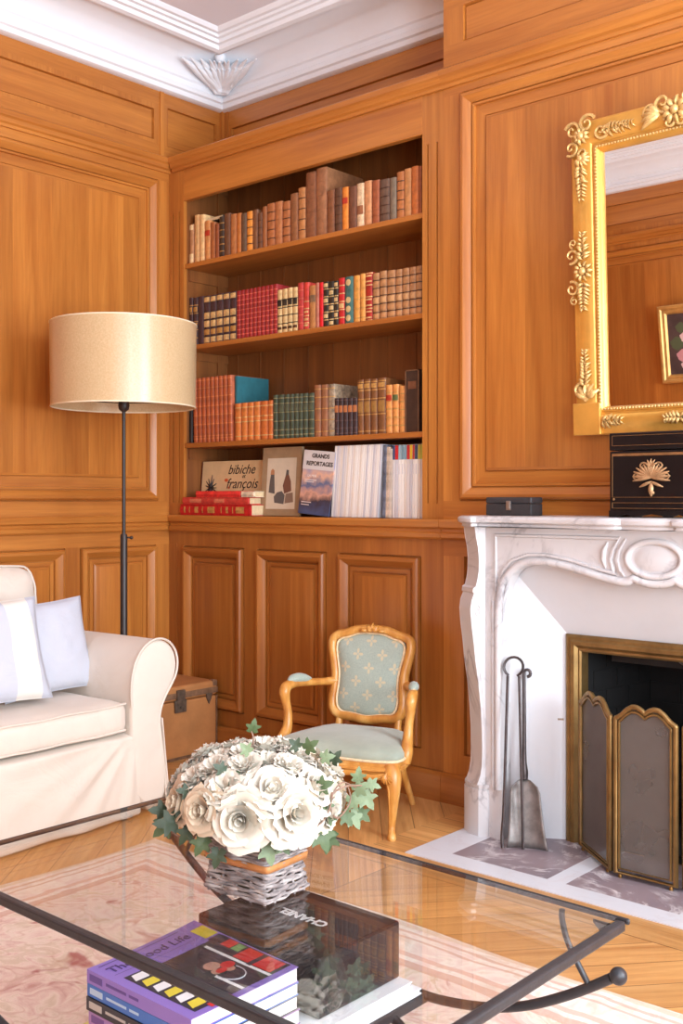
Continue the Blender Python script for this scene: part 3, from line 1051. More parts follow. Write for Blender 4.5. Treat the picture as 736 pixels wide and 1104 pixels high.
for x, w, h, c, lk, bd, bmz, lab in MIXED:
    rd = lab == 'round'
    o = book('leather_book', lk, G2, x, w, h, SH[1], leather(c), bands=bd, band_mat=bmz, labels=[] if rd else lab)
    if rd:
        for q in (0.13, 0.32, 0.51, 0.88):
            b3 = BM()
            sphere(b3, (0, 0, 0), 0.0135, 12, 6)
            for v in b3.verts:
                v.co = Vector((x + v.co.x, YB + 0.03 + v.co.y * 0.10 - 0.0005, SH[1] + h * q + v.co.z))
            obj('roundel', b3, CREAMB, o, smooth=60)
for i, (x, w, h) in enumerate([(-2.7572, 0.0355, 0.19), (-2.7205, 0.0378, 0.193), (-2.6795, 0.0442, 0.19), (-2.6403, 0.0343, 0.188), (-2.6054, 0.0356, 0.188), (-2.5717, 0.0319, 0.188), (-2.5404, 0.0307, 0.188)]):
    book('leather_book', 'ornate tan brown volume, %s of seven at the right end of the second shelf' % ORD[i], 'seven ornate tan volumes', x, w, h, SH[1], leather((164, 122, 88)), bands=S4, band_mat=DARKB,
         labels=[(0.2, 0.3, TAN_O), (0.36, 0.47, leather((190, 150, 112))), (0.7, 0.8, TAN_O), (0.04, 0.12, TAN_O)])

# third shelf
G3 = 'bindings on the third shelf'
book('leather_book', 'short black book in the shadow at the left of the third shelf', G3, -3.8902, 0.022, 0.175, SH[2], leather((36, 28, 28)))
RUST = leather((176, 92, 58))
RUST_B = leather((206, 132, 84))
for i in range(9):
    book('leather_book', 'tall ribbed rust volume on the third shelf, %s from the left of nine alike' % ORD[i], 'nine tall rust volumes', -3.8545 + 0.0296 * i, 0.0272, 0.302, SH[2], RUST, depth=0.21,
         bands=(0.06, 0.1, 0.28, 0.42, 0.56, 0.7, 0.84, 0.96), band_mat=RUST_B, tilt=R(-1.2))
book('cloth_book', 'large flat teal cloth book standing between rust and orange volumes', G3, -3.5955, 0.016, 0.298, SH[2], plain('teal_cloth', lin(40, 104, 114), 0.7, var=0.12, vscale=30), depth=0.20, y=YB + 0.05, bulge=0.001)
ORNG = leather((206, 124, 66))
for i, (x, w, h) in enumerate([(-3.5670, 0.040, 0.169), (-3.5260, 0.041, 0.170), (-3.4855, 0.040, 0.170), (-3.4450, 0.041, 0.171), (-3.4000, 0.048, 0.171), (-3.3590, 0.032, 0.171)]):
    book('leather_book', 'short orange tan volume below the teal book, %s of six alike' % ORD[i], 'six orange tan volumes', x, w, h, SH[2], ORNG if i < 4 else leather((194, 108, 56)), bands=(0.12, 0.5, 0.62, 0.88), band_mat=GOLDL)
GREEN = leather((62, 74, 62))
GREEN_B = leather((136, 132, 104))
for i, (x, w, h) in enumerate([(-3.3275, 0.0280, 0.193), (-3.2936, 0.0397, 0.192), (-3.2584, 0.0309, 0.191), (-3.2290, 0.0278, 0.19), (-3.2013, 0.0276, 0.19), (-3.1752, 0.0247, 0.189), (-3.1479, 0.0299, 0.189), (-3.1146, 0.0366, 0.188)]):
    book('leather_book', 'dark green gilt volume on the third shelf, %s from the left of eight alike' % ORD[i], 'eight dark green volumes', x, w, h, SH[2], GREEN, bands=(0.08, 0.2, 0.4, 0.6, 0.8, 0.92), band_mat=GREEN_B, labels=[(0.63, 0.76, leather((84, 92, 76)))])
for i, (x, w, h) in enumerate([(-3.0771, 0.0381, 0.219), (-3.0382, 0.0396, 0.218), (-2.9989, 0.0391, 0.218)]):
    book('leather_book', 'brown grey gilt volume right of the green set, %s of three alike' % ORD[i], 'three brown grey volumes', x, w, h, SH[2], leather((142, 96, 72)) if i < 2 else plain('marbled_board', lin(150, 128, 104), 0.55, var=0.6, vscale=70), bands=(0.1, 0.32, 0.54, 0.76, 0.92), band_mat=GOLD, depth=0.17)
PLUM = leather((58, 42, 48))
for i, (x, w, h) in enumerate([(-2.9675, 0.0236, 0.157), (-2.9439, 0.0235, 0.156), (-2.9191, 0.0261, 0.155), (-2.8931, 0.0259, 0.154), (-2.8673, 0.0257, 0.153)]):
    book('leather_book', 'small plum volume with a rust title patch, %s of five alike on the third shelf' % ORD[i], 'five small plum volumes', x, w, h, SH[2], PLUM, bands=(0.06, 0.2, 0.4, 0.94), band_mat=leather((96, 76, 78)), labels=[(0.62, 0.8, leather((176, 112, 74)))])
for i, (x, w, h) in enumerate([(-2.8381, 0.0328, 0.224), (-2.8037, 0.036, 0.224), (-2.7678, 0.0356, 0.223), (-2.7285, 0.0431, 0.224)]):
    book('leather_book', 'ornate brown gilt volume right of the plum volumes, %s of four alike' % ORD[i], 'four ornate brown volumes', x, w, h, SH[2], leather((118, 76, 46)), bands=(0.06, 0.36, 0.64, 0.8, 0.95), band_mat=GOLD, labels=[(0.4, 0.6, leather((150, 112, 62))), (0.84, 0.92, GOLD)])
for i, (x, w, h, c, lk) in enumerate([(-2.6899, 0.0339, 0.193, RED_PATCH, 'tan volume with a red title patch on the third shelf'), (-2.6566, 0.0327, 0.193, leather((96, 110, 70)), 'tan volume with a green title patch on the third shelf'), (-2.6236, 0.0332, 0.183, None, 'shorter plain tan volume left of the black slipcase')]):
    book('leather_book', lk, G3, x, w, h, SH[2], leather((206, 144, 84)), bands=S4, band_mat=GOLD, labels=[(0.66, 0.79, c)] if c else [], depth=0.13)
book('leather_book', 'tall black book standing behind the tan volumes on the third shelf', G3, -2.650, 0.045, 0.228, SH[2], leather((34, 34, 40)), y=YB + 0.19, depth=0.055)
bm = BM()
box(bm, -2.604, -2.536, YB + 0.03, YB + 0.19, SH[2] + 0.0006, SH[2] + 0.245)
o = obj('slipcase', bm, leather((58, 40, 34)), origin=(-2.57, YB + 0.11, SH[2]), bevel=0.003, smooth=0)
tag(o, 'large dark brown slipcase with paler edges at the right of the third shelf', 'slipcase')
bm = BM()
for a, b in ((-2.604, -2.599), (-2.541, -2.536)):
    box(bm, a, b, YB + 0.027, YB + 0.03, SH[2] + 0.0006, SH[2] + 0.245)
box(bm, -2.604, -2.536, YB + 0.027, YB + 0.03, SH[2] + 0.24, SH[2] + 0.245)
obj('edge_binding', bm, leather((110, 78, 58)), o, smooth=0)
bm = BM()
box(bm, -2.590, -2.550, YB + 0.0285, YB + 0.03, SH[2] + 0.17, SH[2] + 0.20)
obj('title_patch', bm, leather((112, 72, 52)), o, smooth=0)

# ledge: red books lying, picture album, card, travel magazines
LZ = 1.0662


def lying(name, label, x0, x1, y0, y1, z0, h, c, spine_on=True, group=None, extra=None):
    bm = BM()
    t = 0.003
    box(bm, x0, x1, y0, y1, z0, z0 + t)
    box(bm, x0, x1, y0, y1, z0 + h - t, z0 + h)
    prism(bm, [(y0 + 0.004, z0), (y0, z0 + h * 0.25), (y0 - 0.002, z0 + h * 0.5), (y0, z0 + h * 0.75), (y0 + 0.004, z0 + h), (y0 + 0.012, z0 + h), (y0 + 0.012, z0)], lambda a, b, d: (d, a, b), x0, x1)
    o = obj(name, bm, c, origin=((x0 + x1) / 2, (y0 + y1) / 2, z0), smooth=30)
    tag(o, label, 'book', group)
    b = BM()
    box(b, x0 + 0.003, x1 - 0.003, y0 + 0.012, y1 - 0.004, z0 + t, z0 + h - t)
    obj('pages', b, paper_old, o, smooth=0)
    for a, d, m in extra or ():
        b = BM()
        prism(b, [(y0 - 0.0005, z0 + h * 0.22), (y0 - 0.003, z0 + h * 0.5), (y0 - 0.0005, z0 + h * 0.78), (y0 + 0.002, z0 + h * 0.78), (y0 + 0.002, z0 + h * 0.22)], lambda p, q, r: (r, p, q), x0 + (x1 - x0) * a, x0 + (x1 - x0) * d)
        obj('gold_ornament', b, m, o, smooth=0)
    return o


REDL = leather((182, 26, 34))
lying('leather_book', 'thick red gilt book lying at the bottom of the red pile on the ledge', -3.890, -3.42, YB - 0.031, YB + 0.080, LZ, 0.050, REDL, group='red books lying on the ledge',
      extra=[(0.06, 0.08, GOLD), (0.14, 0.15, GOLD), (0.22, 0.27, GOLD), (0.33, 0.34, GOLD), (0.41, 0.51, GOLD), (0.60, 0.61, GOLD), (0.67, 0.70, GOLD), (0.76, 0.77, GOLD), (0.81, 0.92, GOLD)])
lying('leather_book', 'flatter rose red book lying in the middle of the red pile on the ledge', -3.880, -3.44, YB - 0.024, YB + 0.080, LZ + 0.0505, 0.032, leather((196, 66, 62)), group='red books lying on the ledge', extra=[(0.12, 0.30, leather((206, 120, 100))), (0.5, 0.65, leather((206, 120, 100)))])
o = lying('leather_book', 'thin bright coral book lying on top of the red pile on the ledge', -3.800, -3.505, YB - 0.012, YB + 0.078, LZ + 0.083, 0.028, leather((232, 62, 62)), group='red books lying on the ledge')
o = lying('leather_book', 'thin pale book lying beside the coral book on the red pile', -3.498, -3.42, YB - 0.010, YB + 0.078, LZ + 0.083, 0.026, leather((220, 208, 196)), group='red books lying on the ledge')


def leaning(name, label, cat, x0, x1, z0, h, y0, lean, t, mat, group=None, roll=0.0):
    """A flat thing standing on the ledge and leaning back; returns it with a map (u, v) -> world point on its face."""
    c = Vector(((x0 + x1) / 2, y0, z0))
    Mx = Matrix.Translation(c) @ Matrix.Rotation(-lean, 4, 'X') @ Matrix.Rotation(roll, 4, 'Y')
    w = x1 - x0
    bm = BM()
    box(bm, -w / 2, w / 2, 0, t, 0, h)
    bm.transform(Mx)
    dz = z0 - min(v.co.z for v in bm.verts)
    Mx = Matrix.Translation((0, 0, dz)) @ Mx
    bm.transform(Matrix.Translation((0, 0, dz)))
    o = obj(name, bm, mat, origin=tuple(c), smooth=0, bevel=0.0015)
    tag(o, label, cat, group)
    f = lambda u, v, d=0.0006: Mx @ Vector((-w / 2 + u * w, -d, v * h))
    return o, f


def decal(parent, name, f, pts, mat, d=0.0008):
    bm = BM()
    bm.faces.new([bm.verts.new(f(u, v, d)) for u, v in pts])
    return obj(name, bm, mat, parent, smooth=0, recalc=False)


def rq(u0, u1, v0, v1):
    return [(u0, v0), (u1, v0), (u1, v1), (u0, v1)]


def flat(name, rgb, rough=0.55, var=0.0, vs=20):
    return plain(name, lin(*rgb), rough, var=var, vscale=vs)


ink = flat('dark_ink', (52, 40, 34))
o, f = leaning('picture_book', 'wide cream picture book with cursive title behind the red pile', 'book', -3.893, -3.472, LZ, 0.252, YB + 0.088, R(5), 0.012, flat('cream_cover', (222, 190, 142), 0.6, 0.06))
for body, v, u, wd in (('bibiche', 0.83, 0.66, 0.18), ('et', 0.71, 0.70, 0.022), ('françois', 0.57, 0.68, 0.21), ('en famille', 0.36, 0.70, 0.13)):
    put_text(body, 0.05, ink, 'title_lettering', o, f(u, v, 0.001), f(1, v) - f(0, v), f(u, 1) - f(u, 0), width=wd, shear=0.35)
bm = BM()
lr = random.Random(4)
for k in range(13):
    a = k / 13 * 2 * PI
    c_ = (0.17 + 0.012 * math.cos(a), 0.50 + 0.02 * math.sin(a))
    e_ = (0.17 + lr.uniform(0.08, 0.14) * math.cos(a), 0.50 + lr.uniform(0.16, 0.27) * math.sin(a))
    tube(bm, [f(*c_, 0.001), f(*e_, 0.001)], [0.0045, 0.0015], 5)
obj('ink_flourish', bm, ink, o, smooth=0)
bm = BM()
for u, v, rr in ((0.17, 0.5, 0.018), (0.14, 0.36, 0.013), (0.20, 0.38, 0.012)):
    p = f(u, v, 0.0012)
    bm.faces.new([bm.verts.new(p + Vector((rr * math.cos(a), 0, rr * math.sin(a)))) for a in [2 * PI * k / 14 for k in range(14)]])
obj('ink_blot', bm, flat('blue_black_ink', (44, 46, 66)), o, smooth=0)
bm = BM()
for u, v, rr in ((0.42, 0.64, 0.008), (0.47, 0.5, 0.005), (0.5, 0.42, 0.006)):
    p = f(u, v, 0.0012)
    bm.faces.new([bm.verts.new(p + Vector((rr * 1.6 * math.cos(a), 0, rr * math.sin(a)))) for a in [2 * PI * k / 10 for k in range(10)]])
obj('red_dab', bm, flat('red_dab', (206, 92, 48)), o, smooth=0)
decal(o, 'spine_edge', f, rq(0.0, 0.015, 0, 1), flat('dark_red_edge', (104, 44, 34)))

o, f = leaning('portfolio', 'grey brown portfolio with a pale plate of two figures, on the ledge', 'portfolio', -3.440, -3.200, LZ, 0.303, YB + 0.050, R(4), 0.014, flat('kraft_board', (164, 134, 100), 0.6, 0.12))
decal(o, 'plate', f, rq(0.14, 0.88, 0.10, 0.84), flat('plate_paper', (214, 196, 170), 0.7, 0.05))
fig_d = flat('figure_grey', (96, 88, 84))
fig_r = flat('figure_brown', (120, 78, 60))
decal(o, 'printed_figure', f, [(0.20, 0.34), (0.36, 0.32), (0.34, 0.52), (0.33, 0.60), (0.24, 0.60), (0.22, 0.50)], fig_d, 0.0012)
decal(o, 'printed_figure', f, [(0.23, 0.60), (0.33, 0.60), (0.33, 0.66), (0.28, 0.69), (0.24, 0.66)], flat('figure_ochre', (188, 130, 90)), 0.0012)
decal(o, 'printed_figure', f, [(0.60, 0.32), (0.78, 0.36), (0.76, 0.50), (0.70, 0.60), (0.62, 0.58), (0.56, 0.44)], fig_r, 0.0012)
decal(o, 'printed_figure', f, [(0.62, 0.58), (0.70, 0.60), (0.70, 0.66), (0.64, 0.67)], fig_d, 0.0012)
decal(o, 'printed_figure', f, [(0.36, 0.19), (0.60, 0.17), (0.62, 0.30), (0.54, 0.36), (0.42, 0.34), (0.34, 0.28)], fig_d, 0.0012)
decal(o, 'printed_figure', f, [(0.62, 0.18), (0.84, 0.20), (0.82, 0.34), (0.64, 0.32)], flat('figure_dun', (136, 110, 92)), 0.0012)


def cover_sunset():
    m, nt, bs, out = new_mat('sunset_cover')
    tc = nt.nodes.new('ShaderNodeTexCoord')
    z = N(nt, 'ShaderNodeSeparateXYZ', {0: tc.outputs['Object']}).outputs[2]
    n = N(nt, 'ShaderNodeTexNoise', {'Vector': tc.outputs['Object'], 'Scale': 26.0, 'Detail': 4.0})
    q = M_(nt, 'ADD', M_(nt, 'DIVIDE', z, 0.27), M_(nt, 'MULTIPLY', M_(nt, 'SUBTRACT', n.outputs[0], 0.5), 0.34))
    c = RAMP(nt, q, [(0.05, lin(70, 84, 120)), (0.22, lin(58, 50, 62)), (0.36, lin(214, 160, 136)), (0.5, lin(96, 108, 140)), (0.62, lin(226, 178, 150)), (0.8, lin(150, 150, 178))])
    nt.links.new(c, bs.inputs['Base Color'])
    bs.inputs['Roughness'].default_value = 0.35
    return m


o, f = leaning('magazine', 'travel magazine with sunset cover and dark serif title, facing out on the ledge', 'magazine', -3.180, -3.000, LZ, 0.272, YB + 0.020, R(4), 0.007, cover_sunset(), roll=R(5))
decal(o, 'masthead', f, rq(0.0, 1.0, 0.70, 1.0), flat('masthead_grey', (214, 206, 202), 0.4))
put_text('GRANDS', 0.05, ink, 'title_lettering', o, f(0.55, 0.915, 0.0016), f(1, 0) - f(0, 0), f(0, 1) - f(0, 0), width=0.100, bold=0.0012)
put_text('REPORTAGES', 0.05, ink, 'title_lettering', o, f(0.54, 0.795, 0.0016), f(1, 0) - f(0, 0), f(0, 1) - f(0, 0), width=0.150, bold=0.0012)
pale_ink = flat('pale_print', (232, 220, 214))
put_text('LA MER', 0.03, pale_ink, 'cover_line', o, f(0.34, 0.60, 0.0014), f(1, 0) - f(0, 0), f(0, 1) - f(0, 0), width=0.05)
for v, u0, u1 in ((0.53, 0.12, 0.5), (0.50, 0.12, 0.42), (0.18, 0.08, 0.4), (0.14, 0.08, 0.34)):
    decal(o, 'cover_line', f, rq(u0, u1, v, v + 0.012), pale_ink, 0.0013)


def thin_mag(label, group, x, w, h, tilt, spine, pages, top=None, d=0.20, y=YB + 0.04):
    """A thin magazine standing with its spine to the front."""
    bm = BM()
    box(bm, 0, w, 0, d, 0, h)
    M4 = Matrix.Translation((x, y, LZ)) @ Matrix.Rotation(tilt, 4, 'Y')
    bm.transform(M4)
    dz = LZ - min(v.co.z for v in bm.verts)
    M4 = Matrix.Translation((0, 0, dz)) @ M4
    bm.transform(Matrix.Translation((0, 0, dz)))
    o = obj('magazine', bm, spine, origin=(x, y + d / 2, LZ), smooth=0, bevel=0.0008, seg=1)
    tag(o, label, 'magazine', group)
    if top is not None:
        b = BM()
        box(b, 0.0002, w - 0.0002, -0.0008, 0.03, h * 0.80, h - 0.001)
        b.transform(M4)
        obj('spine_block', b, top, o, smooth=0)
    if top is None:
        return o
    b = BM()
    box(b, w * 0.35, w * 0.65, -0.0007, 0.0, h * 0.60, h * 0.74)
    b.transform(M4)
    obj('spine_print', b, spine_print, o, smooth=0)
    return o


spine_print = flat('spine_print', (214, 208, 210))
W_ = [flat('magazine_white_%d' % k, c) for k, c in enumerate([(236, 228, 220), (222, 214, 210), (242, 236, 228), (204, 200, 204), (228, 214, 200)])]
w20 = (0.254) / 22
for i in range(22):
    x = -3.006 + i * w20
    thin_mag('white spined magazine in the leaning run on the ledge, %s from the travel magazine' % ORD[i], 'leaning run of white magazines', x, w20 - 0.0005, 0.297, R(4.6), W_[(i * 3 + i // 4) % 5], paper_white)
mot = [plain('photo_spine_a', lin(96, 104, 120), 0.4, var=0.8, vscale=30), plain('photo_spine_b', lin(190, 170, 150), 0.4, var=0.6, vscale=30), flat('photo_spine_c', (206, 192, 176), 0.4, 0.3, 30)]
for i, (x, w) in enumerate([(-2.7300, 0.0160), (-2.7135, 0.016), (-2.6965, 0.013)]):
    thin_mag(('blue grey photo spined magazine right of the white run', 'dark and cream photo spined magazine, second right of the white run', 'cream photo spined magazine left of the colour topped spines')[i], 'photo spined magazines', x, w, 0.292 - 0.008 * i, R(1.6), mot[i], paper_white)
TOPC = [(('navy', (60, 70, 110)), 0.011), (('red', (200, 40, 44)), 0.016), (('pale blue', (150, 176, 186)), 0.013), (('grey blue', (120, 150, 160)), 0.013), (('sky blue', (130, 164, 178)), 0.012), (('scarlet', (196, 52, 48)), 0.014), (('yellow', (228, 184, 50)), 0.012),
        (('brick red', (184, 60, 50)), 0.010), (('dark blue', (60, 72, 96)), 0.014), (('olive yellow', (196, 180, 60)), 0.013), (('lime', (178, 184, 70)), 0.012)]
x = -2.6785
for i, ((cn, c), w) in enumerate(TOPC):
    thin_mag('white spined magazine with a %s top block at the right of the ledge' % cn, 'colour topped magazines', x, w - 0.0004, 0.290, R(0.8), W_[(i * 2 + 1) % 5], paper_white, flat('block_' + cn.replace(' ', '_'), c))
    x += w + 0.0012

# ------------------------------------------------------------------ marble fireplace
fp = thing('fireplace', 'white marble fireplace with carved serpentine frieze, scrolled corner jambs and tiled hearth', 'fireplace', (CX, 3.15, 0))
mir = lambda x: 2 * CX - x
YFZ = 3.05                                    # face of the frieze


def both(pts):
    """Add the mirrored half of an outline given from its left end to the axis."""
    return pts + [(mir(a), b) for a, b in pts[::-1]]


SHELF = [(-2.155, YB - 0.001), (-2.150, 3.06), (-2.132, 3.022), (-2.118, 3.008), (-2.060, 2.976), (-2.046, 2.976), (-2.036, 2.990), (-1.98, 2.998), (-1.84, 2.994), (-1.70, 2.980), (-1.60, 2.966), (-1.545, 2.962), (-1.520, 2.968), (-1.508, 2.984), (-1.49, 2.978), (-1.46, 2.974)]


def slab_rings(bm, layers):
    """Stack of plan outlines (inset, z) closed top and bottom, running from the wall to the wall."""
    base = both(SHELF)
    P = [Vector(p) for p in base]
    n = len(P)
    rings = []
    nor = []
    for i in range(n):
        a, b = P[max(0, i - 1)], P[min(n - 1, i + 1)]
        t = (b - a).normalized()
        nor.append(Vector((-t.y, t.x)))
    for ins, z in layers:
        ring = []
        for p, q in zip(P, nor):
            s = p + q * ins
            ring.append(bm.verts.new((s.x, min(s.y, YB - 0.001) if abs(p.y - (YB - 0.001)) > 1e-6 else YB - 0.001, z)))
        rings.append(ring)
    for A, B_ in zip(rings, rings[1:]):
        for k in range(n):
            bm.faces.new((A[k], A[(k + 1) % n], B_[(k + 1) % n], B_[k]))
    bm.faces.new(rings[0])
    bm.faces.new(rings[-1])


bm = BM()
slab_rings(bm, [(0.020, 1.0495), (0.014, 1.052), (0.016, 1.060), (0.006, 1.064), (0.002, 1.066), (0.0, 1.072), (0.0, 1.078), (0.005, 1.084), (0.012, 1.0862)])
obj('mantel_shelf', bm, marble_white, fp, smooth=35)
MZ = 1.0862
# frieze plate with its serpentine lower edge and the flat jambs
ARCH = [(-1.971, 0.0), (-1.971, 0.70), (-1.966, 0.80), (-1.955, 0.852), (-1.935, 0.890), (-1.903, 0.914), (-1.86, 0.926), (-1.80, 0.927), (-1.75, 0.921), (-1.70, 0.911), (-1.65, 0.899), (-1.60, 0.887), (-1.56, 0.879), (-1.532, 0.876),
        (-1.512, 0.880), (-1.498, 0.889), (-1.478, 0.882), (-1.455, 0.877), (CX, 0.875)]
arch_full = ARCH + [(mir(a), b) for a, b in ARCH[-2::-1]]
bm = BM()
YBK = 3.10
for (x0, z0), (x1, z1) in zip(arch_full, arch_full[1:]):
    if abs(x1 - x0) < 1e-6:
        continue
    for y, flip in ((YFZ, False), (YBK, True)):
        bm.faces.new([bm.verts.new(p) for p in ((x0, y, z0), (x1, y, z1), (x1, y, 1.0495), (x0, y, 1.0495))])
for a, b in ((-2.036, -1.971), (mir(-1.971), mir(-2.036))):
    box(bm, a, b, YFZ, YB - 0.001, 0.0, 1.0494)
for (x0, z0), (x1, z1) in zip(arch_full, arch_full[1:]):
    if abs(x1 - x0) < 1e-6:
        continue
    bm.faces.new([bm.verts.new(p) for p in ((x0, YFZ, z0), (x0, YBK, z0), (x1, YBK, z1), (x1, YFZ, z1))])
obj('frieze', bm, marble_white, fp, smooth=0)
bm = BM()
# roll following the arch, and the fillet above it
edge = [(x, YFZ - 0.002, z + 0.012 if i > 1 else z, 0.013) for i, (x, z) in enumerate(arch_full)]
edge = [(x - (0.013 if x < CX - 0.45 and z < 0.9 else (-0.013 if x > CX + 0.45 and z < 0.9 else 0)), y, z, r) for x, y, z, r in edge]
edge[0] = (edge[0][0], edge[0][1], 0.17, 0.012)
edge[-1] = (edge[-1][0], edge[-1][1], 0.17, 0.012)
stube(bm, edge, 8, 3)
for half in (0, 1):
    g = (lambda x: x) if not half else mir
    pan = [(-1.995, 0.83), (-1.995, 1.022), (-1.62, 1.022), (-1.545, 1.022), (-1.565, 0.99), (-1.575, 0.955), (-1.565, 0.925), (-1.555, 0.912), (-1.60, 0.921), (-1.66, 0.936), (-1.72, 0.950), (-1.80, 0.962), (-1.87, 0.960), (-1.93, 0.940), (-1.965, 0.905), (-1.985, 0.86)]
    tube(bm, [(g(x), YFZ - 0.0005, z) for x, z in pan], 0.0065, 6, closed=True)
    tube(bm, [(g(x), YFZ, z) for x, z in ((-1.525, 1.022), (-1.545, 0.99), (-1.553, 0.955), (-1.545, 0.925), (-1.53, 0.906))], [0.004, 0.008, 0.009, 0.008, 0.004], 6)
    tube(bm, [(g(x), YFZ, z) for x, z in ((-1.585, 1.010), (-1.597, 0.985), (-1.600, 0.955), (-1.592, 0.928))], [0.003, 0.009, 0.009, 0.003], 8)
    tube(bm, [(g(x), YFZ, z) for x, z in ((-1.498, 0.905), (-1.512, 0.898), (-1.535, 0.893), (-1.60, 0.904), (-1.68, 0.922), (-1.76, 0.938), (-1.84, 0.943), (-1.90, 0.935), (-1.94, 0.912))], [0.006] + [0.009] * 7 + [0.005], 8)
    tube(bm, [(g(-2.006), YFZ - 0.0005, 0.17), (g(-2.006), YFZ - 0.0005, 0.80)], 0.006, 6)
obj('frieze_moulding', bm, marble_white, fp, smooth=60)
bm = BM()
ring = [(CX + 0.088 * math.cos(2 * PI * k / 40), YFZ - 0.004, 0.962 + 0.053 * math.sin(2 * PI * k / 40)) for k in range(40)]
tube(bm, ring, 0.010, 8, closed=True)
rings = []
for q, dy in ((1.0, -0.004), (0.82, 0.001), (0.7, -0.003), (0.45, -0.007), (0.02, -0.008)):
    rings.append([bm.verts.new((CX + 0.088 * q * math.cos(2 * PI * k / 40), YFZ + dy - 0.001, 0.962 + 0.053 * q * math.sin(2 * PI * k / 40))) for k in range(40)])
for A, B_ in zip(rings, rings[1:]):
    for k in range(40):
        bm.faces.new((A[k], A[(k + 1) % 40], B_[(k + 1) % 40], B_[k]))
bm.faces.new(rings[-1])
obj('medallion', bm, marble_white, fp, smooth=60)

# scrolled corner jambs: an S profile, turned outwards
PROF = [(1.0495, 0.046), (1.02, 0.042), (0.98, 0.034), (0.94, 0.030), (0.90, 0.031), (0.870, 0.036), (0.848, 0.042), (0.842, 0.052), (0.830, 0.053), (0.824, 0.048), (0.80, 0.058), (0.77, 0.062), (0.72, 0.058), (0.66, 0.050), (0.60, 0.044), (0.52, 0.032), (0.44, 0.024), (0.36, 0.019), (0.28, 0.018), (0.24, 0.020), (0.21, 0.025), (0.188, 0.033), (0.178, 0.038)]
for sgn in (1, -1):
    bm = BM()
    e = Vector((-0.5, -0.866, 0))
    pz = Vector((-0.866, 0.5, 0))
    o0 = Vector((-2.034, 3.055, 0))

    def JM(z, d, w):
        p = o0 + e * d + pz * w + Vector((0, 0, z))
        return Vector((p.x if sgn > 0 else mir(p.x), p.y, p.z))
    outline = [(1.0495, -0.03)] + PROF + [(0.178, -0.03)]
    prism(bm, outline, JM, 0.0, 0.085)
    # bead along the front edge and the little scroll on the side face
    tube(bm, [JM(z, d - 0.004, 0.085) for z, d in PROF[:-1]], 0.005, 6)
    sc = []
    for i in range(20):
        a = i / 19 * 3 * PI
        r = 0.017 * (1 - 0.75 * i / 19)
        sc.append(JM(0.765 + r * 1.5 * math.sin(a), 0.036 + r * 0.8 * math.cos(a), -0.001))
    tube(bm, sc, 0.0028, 5)
    tube(bm, [JM(z, max(0.006, d - 0.012), -0.0005) for z, d in PROF[12:19]], 0.002, 5)
    obj('scrolled_jamb', bm, marble_white, fp, smooth=35)
    bm = BM()
    for z0, z1, ins in ((0.0, 0.160, 0.0), (0.160, 0.168, 0.006), (0.168, 0.178, 0.002)):
        pl = [(-2.024, 3.046), (-2.052, 3.030), (-2.092, 3.036), (-2.132, 3.062), (-2.150, 3.10), (-2.150, 3.300), (-2.030, 3.300)]
        cen = Vector((-2.088, 3.17))
        prism(bm, [tuple(Vector(p) + (cen - Vector(p)).normalized() * ins) for p in pl], lambda a, b, d: Vector((a if sgn > 0 else mir(a), b, d)), z0, z1)
    obj('jamb_plinth', bm, marble_white, fp, smooth=30)
    bm = BM()
    xs2 = sorted((-2.145 if sgn > 0 else mir(-2.145), -2.03 if sgn > 0 else mir(-2.03)))
    box(bm, xs2[0], xs2[1], 3.12, YB - 0.001, 0.178, 1.0495)
    obj('jamb_return', bm, marble_white, fp, smooth=0, bevel=0.004)
# splayed cheeks round the brass frame
bm = BM()
oY, iY = 3.075, 3.205
o4 = [(-2.016, 0.0), (-2.016, 0.977), (mir(-2.016), 0.977), (mir(-2.016), 0.0)]
i4 = [(-1.806, 0.0), (-1.806, 0.684), (mir(-1.806), 0.684), (mir(-1.806), 0.0)]
for k in range(3):
    bm.faces.new([bm.verts.new(p) for p in ((o4[k][0], oY, o4[k][1]), (o4[k + 1][0], oY, o4[k + 1][1]), (i4[k + 1][0], iY, i4[k + 1][1]), (i4[k][0], iY, i4[k][1]))])
obj('splayed_lining', bm, plain('white_lining', lin(212, 212, 216), 0.6, var=0.03, vscale=6), fp, smooth=0)
bm = BM()
for x, z, w in ((-1.83, 0.405, 0.02), (-1.845, 0.305, 0.035)):
    obox(bm, (x, 3.19, z), (0.85, 0.52, 0), (-0.52, 0.85, 0), (0, 0, 1), w / 2, 0.002, 0.003)
obj('scuff', bm, flat('brown_scuff', (150, 130, 110)), fp, smooth=0)
